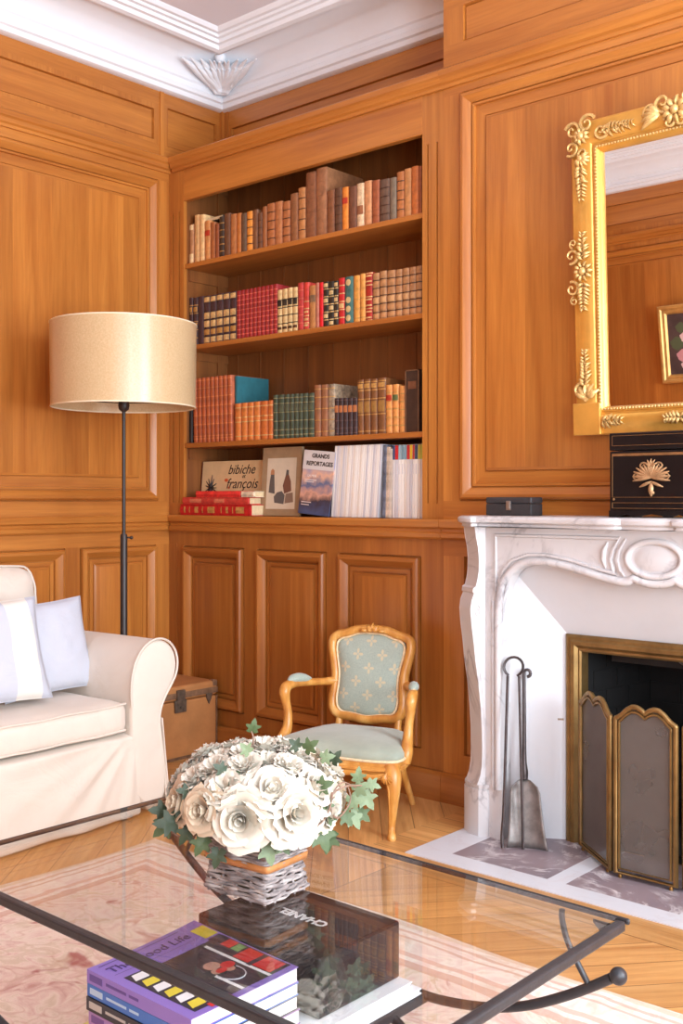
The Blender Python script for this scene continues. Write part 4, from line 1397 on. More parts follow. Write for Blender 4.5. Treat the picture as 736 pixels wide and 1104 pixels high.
# brass frame, mitred
bm = BM()
PB = [(0.0, 0.0), (0.0, 0.012), (0.008, 0.018), (0.016, 0.016), (0.022, 0.022), (0.034, 0.020), (0.044, 0.010), (0.050, 0.012), (0.056, 0.008), (0.060, -0.03)]
path = [(-1.812, 0.0, 1, 0), (-1.812, 0.693, 1, -1), (mir(-1.812), 0.693, -1, -1), (mir(-1.812), 0.0, -1, 0)]
rings = [[bm.verts.new((x + sx * i, 3.205 - d, z + sz * i)) for i, d in PB] for x, z, sx, sz in path]
for A, B_ in zip(rings, rings[1:]):
    for k in range(len(PB) - 1):
        bm.faces.new((A[k], B_[k], B_[k + 1], A[k + 1]))
obj('brass_frame', bm, brass, fp, smooth=25)
bm = BM()                                        # fire chamber
fx0, fx1, fz = -1.775, mir(-1.775), 0.66
for q in (((fx0, 3.215, 0), (fx0 + 0.06, 3.62, 0), (fx0 + 0.06, 3.62, fz), (fx0, 3.215, fz)), ((fx1, 3.215, 0), (fx1 - 0.06, 3.62, 0), (fx1 - 0.06, 3.62, fz), (fx1, 3.215, fz)),
          ((fx0 + 0.06, 3.62, 0), (fx1 - 0.06, 3.62, 0), (fx1 - 0.06, 3.62, fz), (fx0 + 0.06, 3.62, fz)), ((fx0, 3.215, fz), (fx1, 3.215, fz), (fx1 - 0.06, 3.62, fz), (fx0 + 0.06, 3.62, fz)),
          ((fx0, 3.215, 0.004), (fx1, 3.215, 0.004), (fx1 - 0.06, 3.62, 0.004), (fx0 + 0.06, 3.62, 0.004))):
    bm.faces.new([bm.verts.new(p) for p in q])
for r in range(9):                               # courses of brick
    for k in range(3):
        y0 = 3.24 + k * 0.13 + (r % 2) * 0.06
        z0 = 0.01 + r * 0.07
        x_ = fx0 + 0.06 * (y0 - 3.215) / 0.405
        obox(bm, (x_ + 0.008, y0 + 0.05, z0 + 0.03), (0.148, 0.989, 0), (-0.989, 0.148, 0), (0, 0, 1), 0.06, 0.004, 0.031)
    for k in range(5):
        box(bm, fx0 + 0.065 + k * 0.115 + (r % 2) * 0.04, fx0 + 0.175 + k * 0.115 + (r % 2) * 0.04, 3.612, 3.62, 0.01 + r * 0.07, 0.072 + r * 0.07)
obj('fire_chamber', bm, soot, fp, smooth=0)
bm = BM()
box(bm, -1.70, -1.16, 3.30, 3.306, 0.60, 0.655)
obj('damper_plate', bm, plain('sooty_iron', lin(44, 40, 40), 0.6, 0.4, var=0.3), fp, smooth=0)
bm = BM()
stube(bm, [(-1.46, 3.285, 0.628, 0.004), (-1.43, 3.27, 0.624, 0.010), (-1.39, 3.27, 0.626, 0.009), (-1.36, 3.285, 0.63, 0.004)], 8, 4)
obj('damper_handle', bm, steel_worn, fp, smooth=60)
# hearth of white borders and purple slabs, flush with the parquet
bm = BM()
HX0, HX1 = -2.141, mir(-2.141)
for a, b, c, d in ((HX0, HX1, 2.742, 2.828), (HX0, -2.017, 2.828, 3.10), (mir(-2.017), HX1, 2.828, 3.10), (-1.668, -1.606, 2.828, 3.21), (mir(-1.606), mir(-1.668), 2.828, 3.21)):
    box(bm, a, b, c, d, -0.01, 0.0035)
obj('hearth_border', bm, marble_hearth, fp, smooth=0)
for a, b in ((-2.017, -1.668), (-1.606, mir(-1.606)), (mir(-1.668), mir(-2.017))):
    bm = BM()
    box(bm, a, b, 2.828, 3.21, -0.01, 0.0032)
    obj('hearth_slab', bm, marble_purple, fp, smooth=0)

# ------------------------------------------------------------------ fire screen, andiron, tools
HZ = 0.0036


def mesh_mat():
    m, nt, bs, out = new_mat('fine_wire_mesh')
    bs.inputs['Base Color'].default_value = lin(122, 112, 106)
    bs.inputs['Roughness'].default_value = 0.6
    bs.inputs['Metallic'].default_value = 0.3
    n = N(nt, 'ShaderNodeTexNoise', {'Vector': coord(nt), 'Scale': 9.0, 'Detail': 4.0})
    tr = N(nt, 'ShaderNodeBsdfTransparent')
    f = M_(nt, 'ADD', M_(nt, 'MULTIPLY', n.outputs[0], 0.3), 0.52)
    mx = N(nt, 'ShaderNodeMixShader', {0: f, 1: tr.outputs[0], 2: bs.outputs[0]})
    nt.links.new(mx.outputs[0], out.inputs[0])
    return m


wire_mesh = mesh_mat()
fs = thing('fire_screen', 'folding brass fire screen with scalloped top and wire mesh before the hearth opening', 'fire screen', (CX, 3.05, HZ))


def leaf(p0, p1):
    """One fold of the screen between two posts on the hearth."""
    a, b = Vector((*p0, 0)), Vector((*p1, 0))
    d = (b - a)
    L = d.length
    d.normalize()
    nrm = Vector((d.y, -d.x, 0))
    top = []
    key = [(0.0, 0.487), (0.06, 0.488), (0.14, 0.498), (0.22, 0.516), (0.30, 0.527), (0.37, 0.528), (0.44, 0.522), (0.495, 0.512)]
    key = key + [(1 - q, z) for q, z in key[::-1]]
    for i in range(41):                       # two scallops between low shoulders
        q = i / 40
        for (q0, z0), (q1, z1) in zip(key, key[1:]):
            if q0 <= q <= q1:
                k_ = (q - q0) / max(1e-6, q1 - q0)
                top.append((q, z0 + (z1 - z0) * k_))
                break
    P = lambda q, z, o=0.0: a + d * (q * L) + Vector((0, 0, z)) + nrm * o
    e0 = 0.011 / L
    for off, r, nm in ((0.011, 0.0095, 'brass_border'),):
        bm = BM()
        loop = [P(e0, 0.018)] + [P(min(1 - e0, max(e0, q)), z - 0.006) for q, z in top] + [P(1 - e0, 0.018)]
        tube(bm, loop, 0.0085, 8, closed=True)
        loop2 = [P(2.2 * e0, 0.032, 0.004)] + [P(min(1 - 2.2 * e0, max(2.2 * e0, q)), z - 0.020, 0.004) for q, z in top] + [P(1 - 2.2 * e0, 0.032, 0.004)]
        tube(bm, loop2, 0.0045, 6, closed=True)
        obj(nm, bm, brass, fs, smooth=60)
    bm = BM()
    lo = [bm.verts.new(P(min(1 - e0, max(e0, q)), 0.03)) for q, z in top]
    hi = [bm.verts.new(P(min(1 - e0, max(e0, q)), z - 0.01)) for q, z in top]
    for k in range(40):
        bm.faces.new((lo[k], lo[k + 1], hi[k + 1], hi[k]))
    obj('mesh_panel', bm, wire_mesh, fs, smooth=0)
    for q in (0.12, 0.88):
        bm = BM()
        lathe(bm, [(0.006, HZ), (0.006, HZ + 0.006), (0.004, HZ + 0.012)], tuple(P(q, 0)), 10)
        obj('foot', bm, brass_dark, fs, smooth=60)


S1, S2 = (-1.536, 2.986), (mir(-1.536), 2.986)
leaf((-1.742, 3.158), (-1.5385, 2.9885))
leaf(S1, S2)
leaf((mir(-1.5385), 2.9885), (mir(-1.742), 3.158))

for k, x in enumerate((-1.53, mir(-1.53))):
    an = thing('andiron', ('dark iron andiron behind the mesh, %s of the two firedogs' % ('left', 'right')[k]), 'andiron', (x, 3.33, 0.0055))
    s = 1 if k == 0 else -1
    bm = BM()
    stube(bm, [(x - s * 0.05, 3.26, 0.0155, 0.009), (x - s * 0.045, 3.265, 0.09, 0.008), (x, 3.27, 0.17, 0.008), (x + s * 0.06, 3.27, 0.15, 0.008), (x + s * 0.085, 3.26, 0.0155, 0.009)], 8, 5)
    obj('front_legs', bm, plain('fire_iron_%d' % k, lin(28, 26, 28), 0.6, 0.5), an, smooth=60)
    bm = BM()
    box(bm, x + s * 0.015 - 0.008, x + s * 0.015 + 0.008, 3.27, 3.56, 0.125, 0.145)
    box(bm, x + s * 0.015 - 0.008, x + s * 0.015 + 0.008, 3.545, 3.56, 0.0055, 0.126)
    obj('log_bar', bm, bpy.data.materials['fire_iron_%d' % k], an, smooth=0, bevel=0.002)

# tongs: a sprung loop with two flat legs
tg = thing('fire_tongs', 'wrought iron fire tongs with looped top leaning on the white fireplace cheek', 'tongs', (-1.90, 2.98, HZ))
A0, A1 = Vector((-1.918, 2.972, HZ + 0.004)), Vector((-1.862, 3.006, HZ + 0.004))
TL = Vector((-1.930, 3.052, 0.556))
dirx = Vector((0.80, 0.30, 0)).normalized()
tl, tr_ = TL - dirx * 0.017, TL + dirx * 0.021
ctr = [(*A0, 0.0065), (*(A0 * 0.93 + tl * 0.07 + Vector((-0.004, 0, 0))), 0.006), (*(A0 * 0.75 + tl * 0.25), 0.0055), (*(A0 * 0.3 + tl * 0.7), 0.0055), (*tl, 0.0055)]
ctr_r = [(*A1, 0.0055), (*(A1 * 0.9 + tr_ * 0.1), 0.005), (*(A1 * 0.6 + tr_ * 0.4), 0.005), (*(A1 * 0.3 + tr_ * 0.7), 0.005), (*tr_, 0.005)]
bm = BM()
stube(bm, ctr, 8, 5, flat=0.75)
obj('tong_leg', bm, iron_tool, tg, smooth=60)
bm = BM()
stube(bm, ctr_r, 8, 5, flat=0.75)
obj('tong_leg', bm, iron_tool, tg, smooth=60)
bm = BM()
loop = []
cz = TL + Vector((0, 0.004, 0.030))
for i in range(17):
    a = R(-62) + (PI + R(124)) * i / 16
    loop.append(cz + dirx * 0.032 * math.cos(a) + Vector((0, 0.15, 0.99)) * 0.032 * math.sin(a))
tube(bm, [tr_] + loop + [tl], [0.005] + [0.0065] * 17 + [0.005], 8, flat=0.7)
obj('spring_loop', bm, iron_tool, tg, smooth=60)

sv = thing('fire_shovel', 'grey iron fire shovel with curled handle leaning beside the tongs', 'shovel', (-1.86, 3.02, HZ))
hb, ht = Vector((-1.900, 3.075, 0.215)), Vector((-1.922, 3.108, 0.560))
bm = BM()
stube(bm, [(*hb, 0.012), (*(hb * 0.93 + ht * 0.07), 0.013), (*(hb * 0.8 + ht * 0.2), 0.0075), (*(hb * 0.4 + ht * 0.6), 0.0065), (*ht, 0.006)], 8, 5)
cu = [ht + dirx * 0.011 * (1 - math.cos(a)) + Vector((0, 0, 0.012 * math.sin(a))) for a in [k * PI * 1.5 / 9 for k in range(10)]]
tube(bm, cu, 0.0055, 8)
obj('handle', bm, iron_tool, sv, smooth=60)
bm = BM()
bot = Vector((-1.862, 3.030, HZ + 0.002))
axd = (hb - bot)
dr = Vector((0.90, 0.42, 0)).normalized()
nb = dr.cross(axd).normalized()


def blade(u, v):
    x = (u - 0.5) * 2
    w = 0.058 * (1 - 0.18 * v) * (1 if v < 0.8 else math.sqrt(max(0.02, 1 - ((v - 0.8) / 0.22) ** 2)))
    w *= 1 + 0.16 * (1 - v) ** 3
    lift = 0.016 * abs(x) ** 3 * (1 - 0.2 * v)
    return bot + axd * v + dr * x * w - nb * 0 + Vector((0.57, -0.82, 0)) * lift


grid(bm, 13, 12, blade)
ob = obj('blade', bm, steel_worn, sv, smooth=180)
md = ob.modifiers.new('solid', 'SOLIDIFY')
md.thickness = 0.0025

# ------------------------------------------------------------------ gilt mirror, leaning a little forward
TAU = R(2.4)
MH, MW = 1.040, 0.375                                # height, half width
mr = thing('wall_mirror', 'large gilded mirror with carved corner ornaments leaning over the mantelpiece', 'mirror', (CX, 3.245, 1.357))


def GM(u, v, d=0.0):
    """u across from the axis, v up from the foot, d out of the frame face."""
    return Vector((CX + u, 3.262 - v * math.sin(TAU) - d * math.cos(TAU), 1.357 + v * math.cos(TAU) - d * math.sin(TAU)))


bm = BM()
FR = [(0.0, -0.028), (0.0, 0.006), (0.006, 0.012), (0.020, 0.014), (0.034, 0.022), (0.055, 0.025), (0.074, 0.018), (0.080, 0.010), (0.086, 0.011), (0.090, 0.017), (0.098, 0.018), (0.103, 0.012), (0.108, -0.002), (0.110, -0.016)]
rings = [[bm.verts.new(GM(sx * (MW - i), (0.0 + i * 0.86) if sz > 0 else (MH - i), d)) for i, d in FR] for sx, sz in ((-1, 1), (1, 1), (1, -1), (-1, -1))]
for k in range(4):
    A, B_ = rings[k], rings[(k + 1) % 4]
    for j in range(len(FR) - 1):
        bm.faces.new((A[j], B_[j], B_[j + 1], A[j + 1]))
obj('gilt_frame', bm, gilt, mr, smooth=35)
for sx in (-1, 1):                                    # square blocks at the foot
    bm = BM()
    for j, (h0, h1, d) in enumerate(((0.0, 0.108, 0.027),)):
        x0, x1 = sorted((sx * (MW + 0.004), sx * (MW - 0.098)))
        prism(bm, [(x0, h0), (x1, h0), (x1, h1), (x0, h1)], GM, 0.0, d)
    obj('foot_block', bm, gilt, mr, smooth=0, bevel=0.004)
bm = BM()                                             # beaded sight edge
bead = []
for (u0, v0), (u1, v1) in (((-MW + 0.094, 0.085), (MW - 0.094, 0.085)), ((MW - 0.094, 0.085), (MW - 0.094, MH - 0.094)), ((MW - 0.094, MH - 0.094), (-MW + 0.094, MH - 0.094)), ((-MW + 0.094, MH - 0.094), (-MW + 0.094, 0.085))):
    L = math.hypot(u1 - u0, v1 - v0)
    n = int(L / 0.011)
    for i in range(n):
        q = (i + 0.5) / n
        p = GM(u0 + (u1 - u0) * q, v0 + (v1 - v0) * q, 0.018)
        obox(bm, p, (1, 0, 0), (0, 1, 0), (0, 0, 1), 0.0035, 0.003, 0.0035)
obj('beaded_edge', bm, gilt_light, mr, smooth=0, bevel=0.001, seg=1)
bm = BM()
bm.faces.new([bm.verts.new(GM(u, v, -0.010)) for u, v in ((-MW + 0.104, 0.092), (MW - 0.104, 0.092), (MW - 0.104, MH - 0.104), (-MW + 0.104, MH - 0.104))])
obj('mirror_glass', bm, silver_mirror, mr, smooth=0, recalc=False)
bm = BM()
prism(bm, [(-MW + 0.002, 0.002), (MW - 0.002, 0.002), (MW - 0.002, MH - 0.002), (-MW + 0.002, MH - 0.002)], GM, -0.028, -0.020)
obj('back_board', bm, oak_dark, mr, smooth=0)


def scroll(bm, f, u, v, r, a0, turns, w, dirn=1, d=0.024):
    pts, rad = [], []
    for i in range(26):
        q = i / 25
        a = a0 + dirn * turns * 2 * PI * q
        rr = r * (1 - 0.85 * q)
        pts.append(f(u + rr * math.cos(a), v + rr * math.sin(a), d + 0.010 * q))
        rad.append(w * (1 - 0.55 * q))
    tube(bm, pts, rad, 6)
    return pts[0]


def leaflet(bm, f, u, v, ang, L, w, d=0.022):
    pts = []
    for i in range(6):
        q = i / 5
        pts.append(f(u + math.cos(ang) * L * q, v + math.sin(ang) * L * q, d + 0.012 * math.sin(PI * q)))
    tube(bm, pts, [w * (0.35 + 0.9 * math.sin(PI * (0.12 + 0.86 * i / 5))) for i in range(6)], 6, flat=0.8)


def spray(f, u, v, ang, L, seed):
    """A tapering garland of leaves and small flowers."""
    bm = BM()
    r_ = random.Random(seed)
    n = int(L / 0.011)
    tube(bm, [f(u + math.cos(ang) * L * i / 8, v + math.sin(ang) * L * i / 8, 0.020) for i in range(9)], [0.003] * 9, 5)
    for i in range(n):
        q = i / n
        s = 1 - 0.65 * abs(q - 0.15)
        cu_, cv_ = u + math.cos(ang) * L * q, v + math.sin(ang) * L * q
        for sd in (-1, 1):
            leaflet(bm, f, cu_, cv_, ang + sd * r_.uniform(0.6, 1.25), 0.024 * s + 0.004, 0.0048 * s)
        if i % 3 == 1:
            p = f(cu_ + r_.uniform(-0.006, 0.006), cv_ + r_.uniform(-0.006, 0.006), 0.030)
            for k in range(5):
                a = 2 * PI * k / 5
                obox(bm, p + Vector((0.005 * math.cos(a), 0, 0.005 * math.sin(a))), (1, 0, 0), (0, 1, 0), (0, 0, 1), 0.0032 * s + 0.001, 0.003, 0.0032 * s + 0.001)
    return bm


for sx in (-1, 1):
    G = lambda u, v, d, sx=sx: GM(sx * u, v, d)
    U0 = MW - 0.045
    bm = BM()                                            # upper corner
    for q in ((MW - 0.018, MH - 0.030, 0.030, 0.4, 1.4, 0.007, 1), (MW - 0.070, MH - 0.014, 0.030, 2.6, 1.4, 0.007, -1), (MW - 0.012, MH - 0.085, 0.026, 5.4, 1.3, 0.006, -1), (MW - 0.120, MH - 0.050, 0.026, 3.4, 1.3, 0.006, 1), (MW - 0.055, MH - 0.11, 0.024, 4.0, 1.2, 0.006, 1)):
        scroll(bm, G, *q[:6], q[6])
    for k in range(9):
        a = k / 9 * 2 * PI
        leaflet(bm, G, MW - 0.050 + 0.010 * math.cos(a), MH - 0.052 + 0.010 * math.sin(a), a, 0.017, 0.006, 0.024)
    p = G(MW - 0.050, MH - 0.052, 0.034)
    sphere(bm, p, 0.014, 10, 6)
    sphere(bm, G(MW - 0.046, MH - 0.125, 0.030), 0.012, 10, 6)
    for k in range(7):
        a = -0.6 + k * 0.5
        leaflet(bm, G, MW - 0.046, MH - 0.125, PI + a, 0.030, 0.006)
    obj('corner_ornament', bm, gilt_light, mr, smooth=60)
    for uv in ((U0, MH - 0.150, -PI / 2, 0.115, 3), (MW - 0.125, MH - 0.050, PI, 0.115, 4)):
        obj('leaf_spray', spray(G, *uv), gilt_light, mr, smooth=60)
    bm = BM()                                            # ornament half-way up the side
    vm = 0.545
    for q in ((MW - 0.004, vm + 0.055, 0.026, 5.0, 1.3, 0.006, -1), (MW - 0.004, vm - 0.055, 0.026, 1.3, 1.3, 0.006, 1), (MW - 0.012, vm + 0.095, 0.016, 5.0, 1.2, 0.004, 1), (MW - 0.012, vm - 0.095, 0.016, 1.3, 1.2, 0.004, -1)):
        scroll(bm, G, *q[:6], q[6])
    sphere(bm, G(U0, vm, 0.030), 0.014, 10, 6)
    for k in range(10):
        a = 2 * PI * k / 10
        leaflet(bm, G, U0 + 0.013 * math.cos(a), vm + 0.013 * math.sin(a), a, 0.022, 0.005)
    obj('side_ornament', bm, gilt_light, mr, smooth=60)
    obj('leaf_spray', spray(G, U0, vm + 0.04, PI / 2, 0.095, 5), gilt_light, mr, smooth=60)
    obj('leaf_spray', spray(G, U0, vm - 0.04, -PI / 2, 0.095, 6), gilt_light, mr, smooth=60)
    bm = BM()                                            # foot scroll
    for q in ((MW - 0.030, 0.150, 0.034, 4.4, 1.4, 0.008, -1), (MW - 0.062, 0.135, 0.024, 5.6, 1.2, 0.006, 1)):
        scroll(bm, G, *q[:6], q[6])
    for k in range(5):
        leaflet(bm, G, MW - 0.050, 0.125, 0.4 + k * 0.55, 0.05, 0.008)
    obj('foot_ornament', bm, gilt_light, mr, smooth=60)
    obj('leaf_spray', spray(G, U0, 0.165, PI / 2, 0.125, 7), gilt_light, mr, smooth=60)
    obj('leaf_spray', spray(G, MW - 0.105, 0.045, PI, 0.075, 8), gilt_light, mr, smooth=60)
bm = BM()                                                # crest and foot centre
for s in (-1, 1):
    for q in ((s * 0.040, MH - 0.010, 0.034, 1.57 + s * 1.6, 1.4, 0.008, s), (s * 0.085, MH - 0.030, 0.026, 1.57 + s * 1.2, 1.3, 0.006, -s), (s * 0.02, MH - 0.075, 0.024, 1.57 - s * 1.0, 1.2, 0.006, s)):
        scroll(bm, GM, *q[:6], q[6])
    for k in range(5):
        leaflet(bm, GM, s * 0.05, MH - 0.04, PI / 2 - s * (PI / 2 + 0.5 - k * 0.3), 0.075 - k * 0.006, 0.008)
for k in range(9):
    a = 2 * PI * k / 9
    leaflet(bm, GM, 0.012 * math.cos(a), MH - 0.040 + 0.012 * math.sin(a), a, 0.034, 0.008)
sphere(bm, GM(0, MH - 0.040, 0.034), 0.015, 10, 6)
obj('crest_ornament', bm, gilt_light, mr, smooth=60)
bm = spray(GM, 0.0, 0.045, 0.0, 0.06, 9)
obj('leaf_spray', bm, gilt_light, mr, smooth=60)
obj('leaf_spray', spray(GM, 0.0, 0.045, PI, 0.06, 10), gilt_light, mr, smooth=60)

# ------------------------------------------------------------------ things on the mantelpiece
lacquer = plain('black_lacquer', lin(20, 16, 17), 0.34, var=0.3, vscale=12, spec=0.3)
inlay = plain('brass_inlay', lin(150, 112, 74), 0.4, 0.6, var=0.2, vscale=40)
ch = thing('lacquer_chest', 'black lacquered chest with brass inlay lines and a fan shaped mount on the mantelpiece', 'chest', (CX, 3.14, MZ))
cx0, cx1, cy0, cy1 = -1.591, -1.313, 3.075, 3.215
CXC = -1.452
C0 = MZ + 0.0004
bm = BM()
box(bm, cx0, cx1, cy0, cy1, C0 + 0.020, C0 + 0.205)
obj('body', bm, lacquer, ch, smooth=0, bevel=0.002)
bm = BM()
box(bm, cx0 - 0.001, cx1 + 0.001, cy0 - 0.002, cy1, C0 + 0.208, C0 + 0.262)
obj('lid', bm, lacquer, ch, smooth=0, bevel=0.003)
bm = BM()                                                # bracket plinth with cut-out apron
ap = [(cx0 - 0.002, 0.0)]
for k, (q, z) in enumerate(((0.10, 0.0), (0.12, 0.004), (0.19, 0.010), (0.26, 0.004), (0.28, 0.001), (0.36, 0.001), (0.38, 0.006), (0.5, 0.011))):
    ap.append((cx0 + (cx1 - cx0) * q, z))
ap = ap + [(2 * CXC - a, b) for a, b in ap[-2::-1]] + [(cx1 + 0.002, 0.021), (cx0 - 0.002, 0.021)]
prism(bm, ap, lambda a, b, d: (a, d, C0 + b), cy0 - 0.002, cy0 + 0.012)
box(bm, cx0 - 0.002, cx0 + 0.01, cy0 + 0.012, cy1, C0, C0 + 0.021)
box(bm, cx1 - 0.01, cx1 + 0.002, cy0 + 0.012, cy1, C0, C0 + 0.021)
obj('plinth', bm, lacquer, ch, smooth=0)
bm = BM()
for z in (0.0, ):
    pass
for z0, z1 in ((0.028, 0.046), (0.062, 0.198), (0.222, 0.254)):
    x0, x1 = cx0 + 0.009, cx1 - 0.009
    for a, b, c, d in ((x0, x1, z0, z0 + 0.0012), (x0, x1, z1 - 0.0012, z1), (x0, x0 + 0.0012, z0, z1), (x1 - 0.0012, x1, z0, z1)):
        box(bm, a, b, cy0 - 0.0028, cy0 + 0.001, C0 + c, C0 + d)
box(bm, cx0 + 0.009, cx1 - 0.009, cy0 - 0.002, cy0, C0 + 0.190, C0 + 0.197)
for z in (0.056,):
    for x in (cx0 + 0.014, cx1 - 0.014):
        sphere(bm, (x, cy0 - 0.001, C0 + z), 0.004, 8, 6)
obj('inlay_lines', bm, inlay, ch, smooth=0)
bm = BM()
EM = lambda u, v, d=0.0: Vector((CXC + 1.4 * u, cy0 - 0.001 - d * 0.3, C0 + 0.128 + 1.3 * v))
er = random.Random(5)
for k in range(15):
    a = R(-10 + 200 * k / 14)
    leaflet(bm, EM, 0, -0.004, a, 0.030 + 0.014 * abs(math.cos(a)) , 0.0042, 0.006)
for s in (-1, 1):
    scroll(bm, EM, s * 0.034, 0.000, 0.011, 1.57 + s, 1.3, 0.003, s, 0.006)
    scroll(bm, EM, s * 0.018, 0.022, 0.010, 1.57 + s, 1.3, 0.003, -s, 0.006)
    leaflet(bm, EM, 0, -0.014, 1.57 + s * 2.0, 0.03, 0.004, 0.006)
for k in range(5):
    a = R(30 + 30 * k)
    leaflet(bm, EM, 0, 0.022, a, 0.018, 0.003, 0.008)
for k in range(3):
    sphere(bm, EM((k - 1) * 0.003, -0.028 - k * 0.006), 0.006, 8, 5)
leaflet(bm, EM, 0, -0.018, -PI / 2, 0.030, 0.007, 0.006)
obj('fan_mount', bm, plain('bronze_mount', lin(176, 136, 96), 0.45, 0.5, var=0.2, vscale=60), ch, smooth=60)

bx = thing('jewellery_box', 'small black leather box with a silver clasp on the left of the mantelpiece', 'box', (-1.99, 3.16, MZ))
black_leather = plain('black_leather', lin(50, 48, 50), 0.5, var=0.2, vscale=30, bmp=0.1, bscale=140)
bm = BM()
box(bm, -2.089, -1.908, 3.130, 3.205, C0, C0 + 0.040)
obj('body', bm, black_leather, bx, smooth=0, bevel=0.003)
bm = BM()
box(bm, -2.090, -1.907, 3.129, 3.206, C0 + 0.0405, C0 + 0.063)
obj('lid', bm, black_leather, bx, smooth=0, bevel=0.006, seg=3)
bm = BM()
box(bm, -2.005, -1.987, 3.126, 3.131, C0 + 0.018, C0 + 0.050)
box(bm, -2.002, -1.990, 3.124, 3.127, C0 + 0.024, C0 + 0.045)
obj('clasp', bm, plain('silver_clasp', lin(170, 166, 162), 0.3, 0.9), bx, smooth=0, bevel=0.001)

# ------------------------------------------------------------------ floor lamp
LX, LY = -3.545, 2.690
la = thing('floor_lamp', 'tall black floor lamp with a wide cream drum shade standing behind the sofa arm', 'lamp', (LX, LY, 0))
bm = BM()
lathe(bm, [(0.125, 0.0), (0.128, 0.006), (0.120, 0.014), (0.02, 0.018), (0.016, 0.03)], (LX, LY, 0.0), 36)
obj('base', bm, iron, la, smooth=40)
bm = BM()
lathe(bm, [(0.0145, 0.018), (0.0145, 0.992), (0.012, 1.0)], (LX, LY, 0), 20)
obj('lower_pole', bm, iron_dark, la, smooth=40)
bm = BM()
lathe(bm, [(0.0075, 0.99), (0.0075, 1.50)], (LX, LY, 0), 16)
obj('upper_pole', bm, iron_dark, la, smooth=40)
bm = BM()
tube(bm, [(LX + 0.010, LY + 0.008, 0.985), (LX + 0.022, LY + 0.018, 0.985)], [0.004, 0.004], 8)
sphere(bm, (LX + 0.024, LY + 0.020, 0.985), 0.0075, 10, 6)
obj('height_knob', bm, iron_dark, la, smooth=60)
bm = BM()
lathe(bm, [(0.009, 1.496), (0.020, 1.505), (0.023, 1.520), (0.021, 1.536), (0.019, 1.60), (0.004, 1.605)], (LX, LY, 0), 20)
obj('socket', bm, iron_dark, la, smooth=40)
bm = BM()
lathe(bm, [(0.012, 1.605), (0.014, 1.62), (0.030, 1.665), (0.029, 1.69), (0.004, 1.716)], (LX, LY, 0), 20)
obj('bulb', bm, plain('opal_bulb', lin(240, 236, 226), 0.4), la, smooth=60)


def shade_mat():
    m, nt, bs, out = new_mat('cream_drum_fabric')
    v = coord(nt, (160, 160, 160))
    n = N(nt, 'ShaderNodeTexNoise', {'Vector': v, 'Scale': 1.0, 'Detail': 3.0})
    c = RAMP(nt, n.outputs[0], [(0.3, lin(212, 182, 136)), (0.7, lin(228, 202, 160))])
    nt.links.new(c, bs.inputs['Base Color'])
    bs.inputs['Roughness'].default_value = 0.3
    bs.inputs['Specular IOR Level'].default_value = 0.8
    tl = N(nt, 'ShaderNodeBsdfTranslucent', {'Color': lin(236, 206, 160)})
    mx = N(nt, 'ShaderNodeMixShader', {0: 0.22, 1: bs.outputs[0], 2: tl.outputs[0]})
    nt.links.new(mx.outputs[0], out.inputs[0])
    return m


SZ0, SZ1, SR0, SR1 = 1.513, 1.850, 0.289, 0.293
bm = BM()
lathe(bm, [(SR0, SZ0), (SR1, SZ1), (SR1 - 0.003, SZ1), (SR0 - 0.003, SZ0), (SR0, SZ0)], (LX, LY, 0), 72, cap=False)
sh = obj('drum_shade', bm, shade_mat(), la, smooth=60)
bm = BM()
for z, r in ((SZ0 + 0.002, SR0 - 0.001), (SZ1 - 0.002, SR1 - 0.001)):
    tube(bm, [(LX + r * math.cos(2 * PI * k / 72), LY + r * math.sin(2 * PI * k / 72), z) for k in range(72)], 0.0032, 6, closed=True)
obj('rim', bm, plain('shade_rim', lin(238, 222, 192), 0.5), sh, smooth=60)
bm = BM()
for k in range(3):
    a = 2 * PI * k / 3 + 0.4
    tube(bm, [(LX + 0.02 * math.cos(a), LY + 0.02 * math.sin(a), 1.53), (LX + (SR0 - 0.004) * math.cos(a), LY + (SR0 - 0.004) * math.sin(a), 1.53)], 0.002, 6)
obj('spider', bm, iron_dark, sh, smooth=60)

# ------------------------------------------------------------------ old travelling trunk
tk = thing('trunk', 'old brown canvas trunk with metal bands between the sofa and the bookcase', 'trunk', (-3.80, 3.06, 0))
canvas = plain('brown_trunk_canvas', lin(184, 124, 72), 0.65, var=0.16, vscale=7, bmp=0.15, bscale=200)
band = plain('worn_leather_band', lin(122, 90, 66), 0.55, var=0.45, vscale=30)
latch = plain('dark_latch_metal', lin(104, 88, 74), 0.5, 0.4, var=0.4, vscale=40)
tx0, tx1, ty0, ty1 = -3.985, -3.640, 2.845, 3.278
bm = BM()
box(bm, tx0, tx1, ty0, ty1, 0.0, 0.255)
obj('body', bm, canvas, tk, smooth=0, bevel=0.008)
bm = BM()
box(bm, tx0 - 0.002, tx1 + 0.003, ty0 - 0.002, ty1 + 0.002, 0.258, 0.322)
obj('lid', bm, canvas, tk, smooth=0, bevel=0.012, seg=3)
bm = BM()
box(bm, tx0, tx1 + 0.006, ty0 - 0.004, ty1 + 0.004, 0.268, 0.294)
obj('lid_band', bm, band, tk, smooth=0, bevel=0.002)
bm = BM()
box(bm, tx1 - 0.004, tx1 + 0.002, ty0 + 0.004, ty1 - 0.004, 0.0, 0.012)
for y in (ty0, ty1):
    box(bm, tx1 - 0.004, tx1 + 0.0025, y - 0.002 if y == ty1 else y - 0.002, y + 0.003, 0.0, 0.257)
obj('edge_binding', bm, band, tk, smooth=0)
ly = (ty0 + ty1) / 2
bm = BM()
box(bm, tx1 + 0.002, tx1 + 0.012, ly - 0.032, ly + 0.032, 0.208, 0.262)
box(bm, tx1 + 0.002, tx1 + 0.016, ly - 0.022, ly + 0.022, 0.262, 0.306)
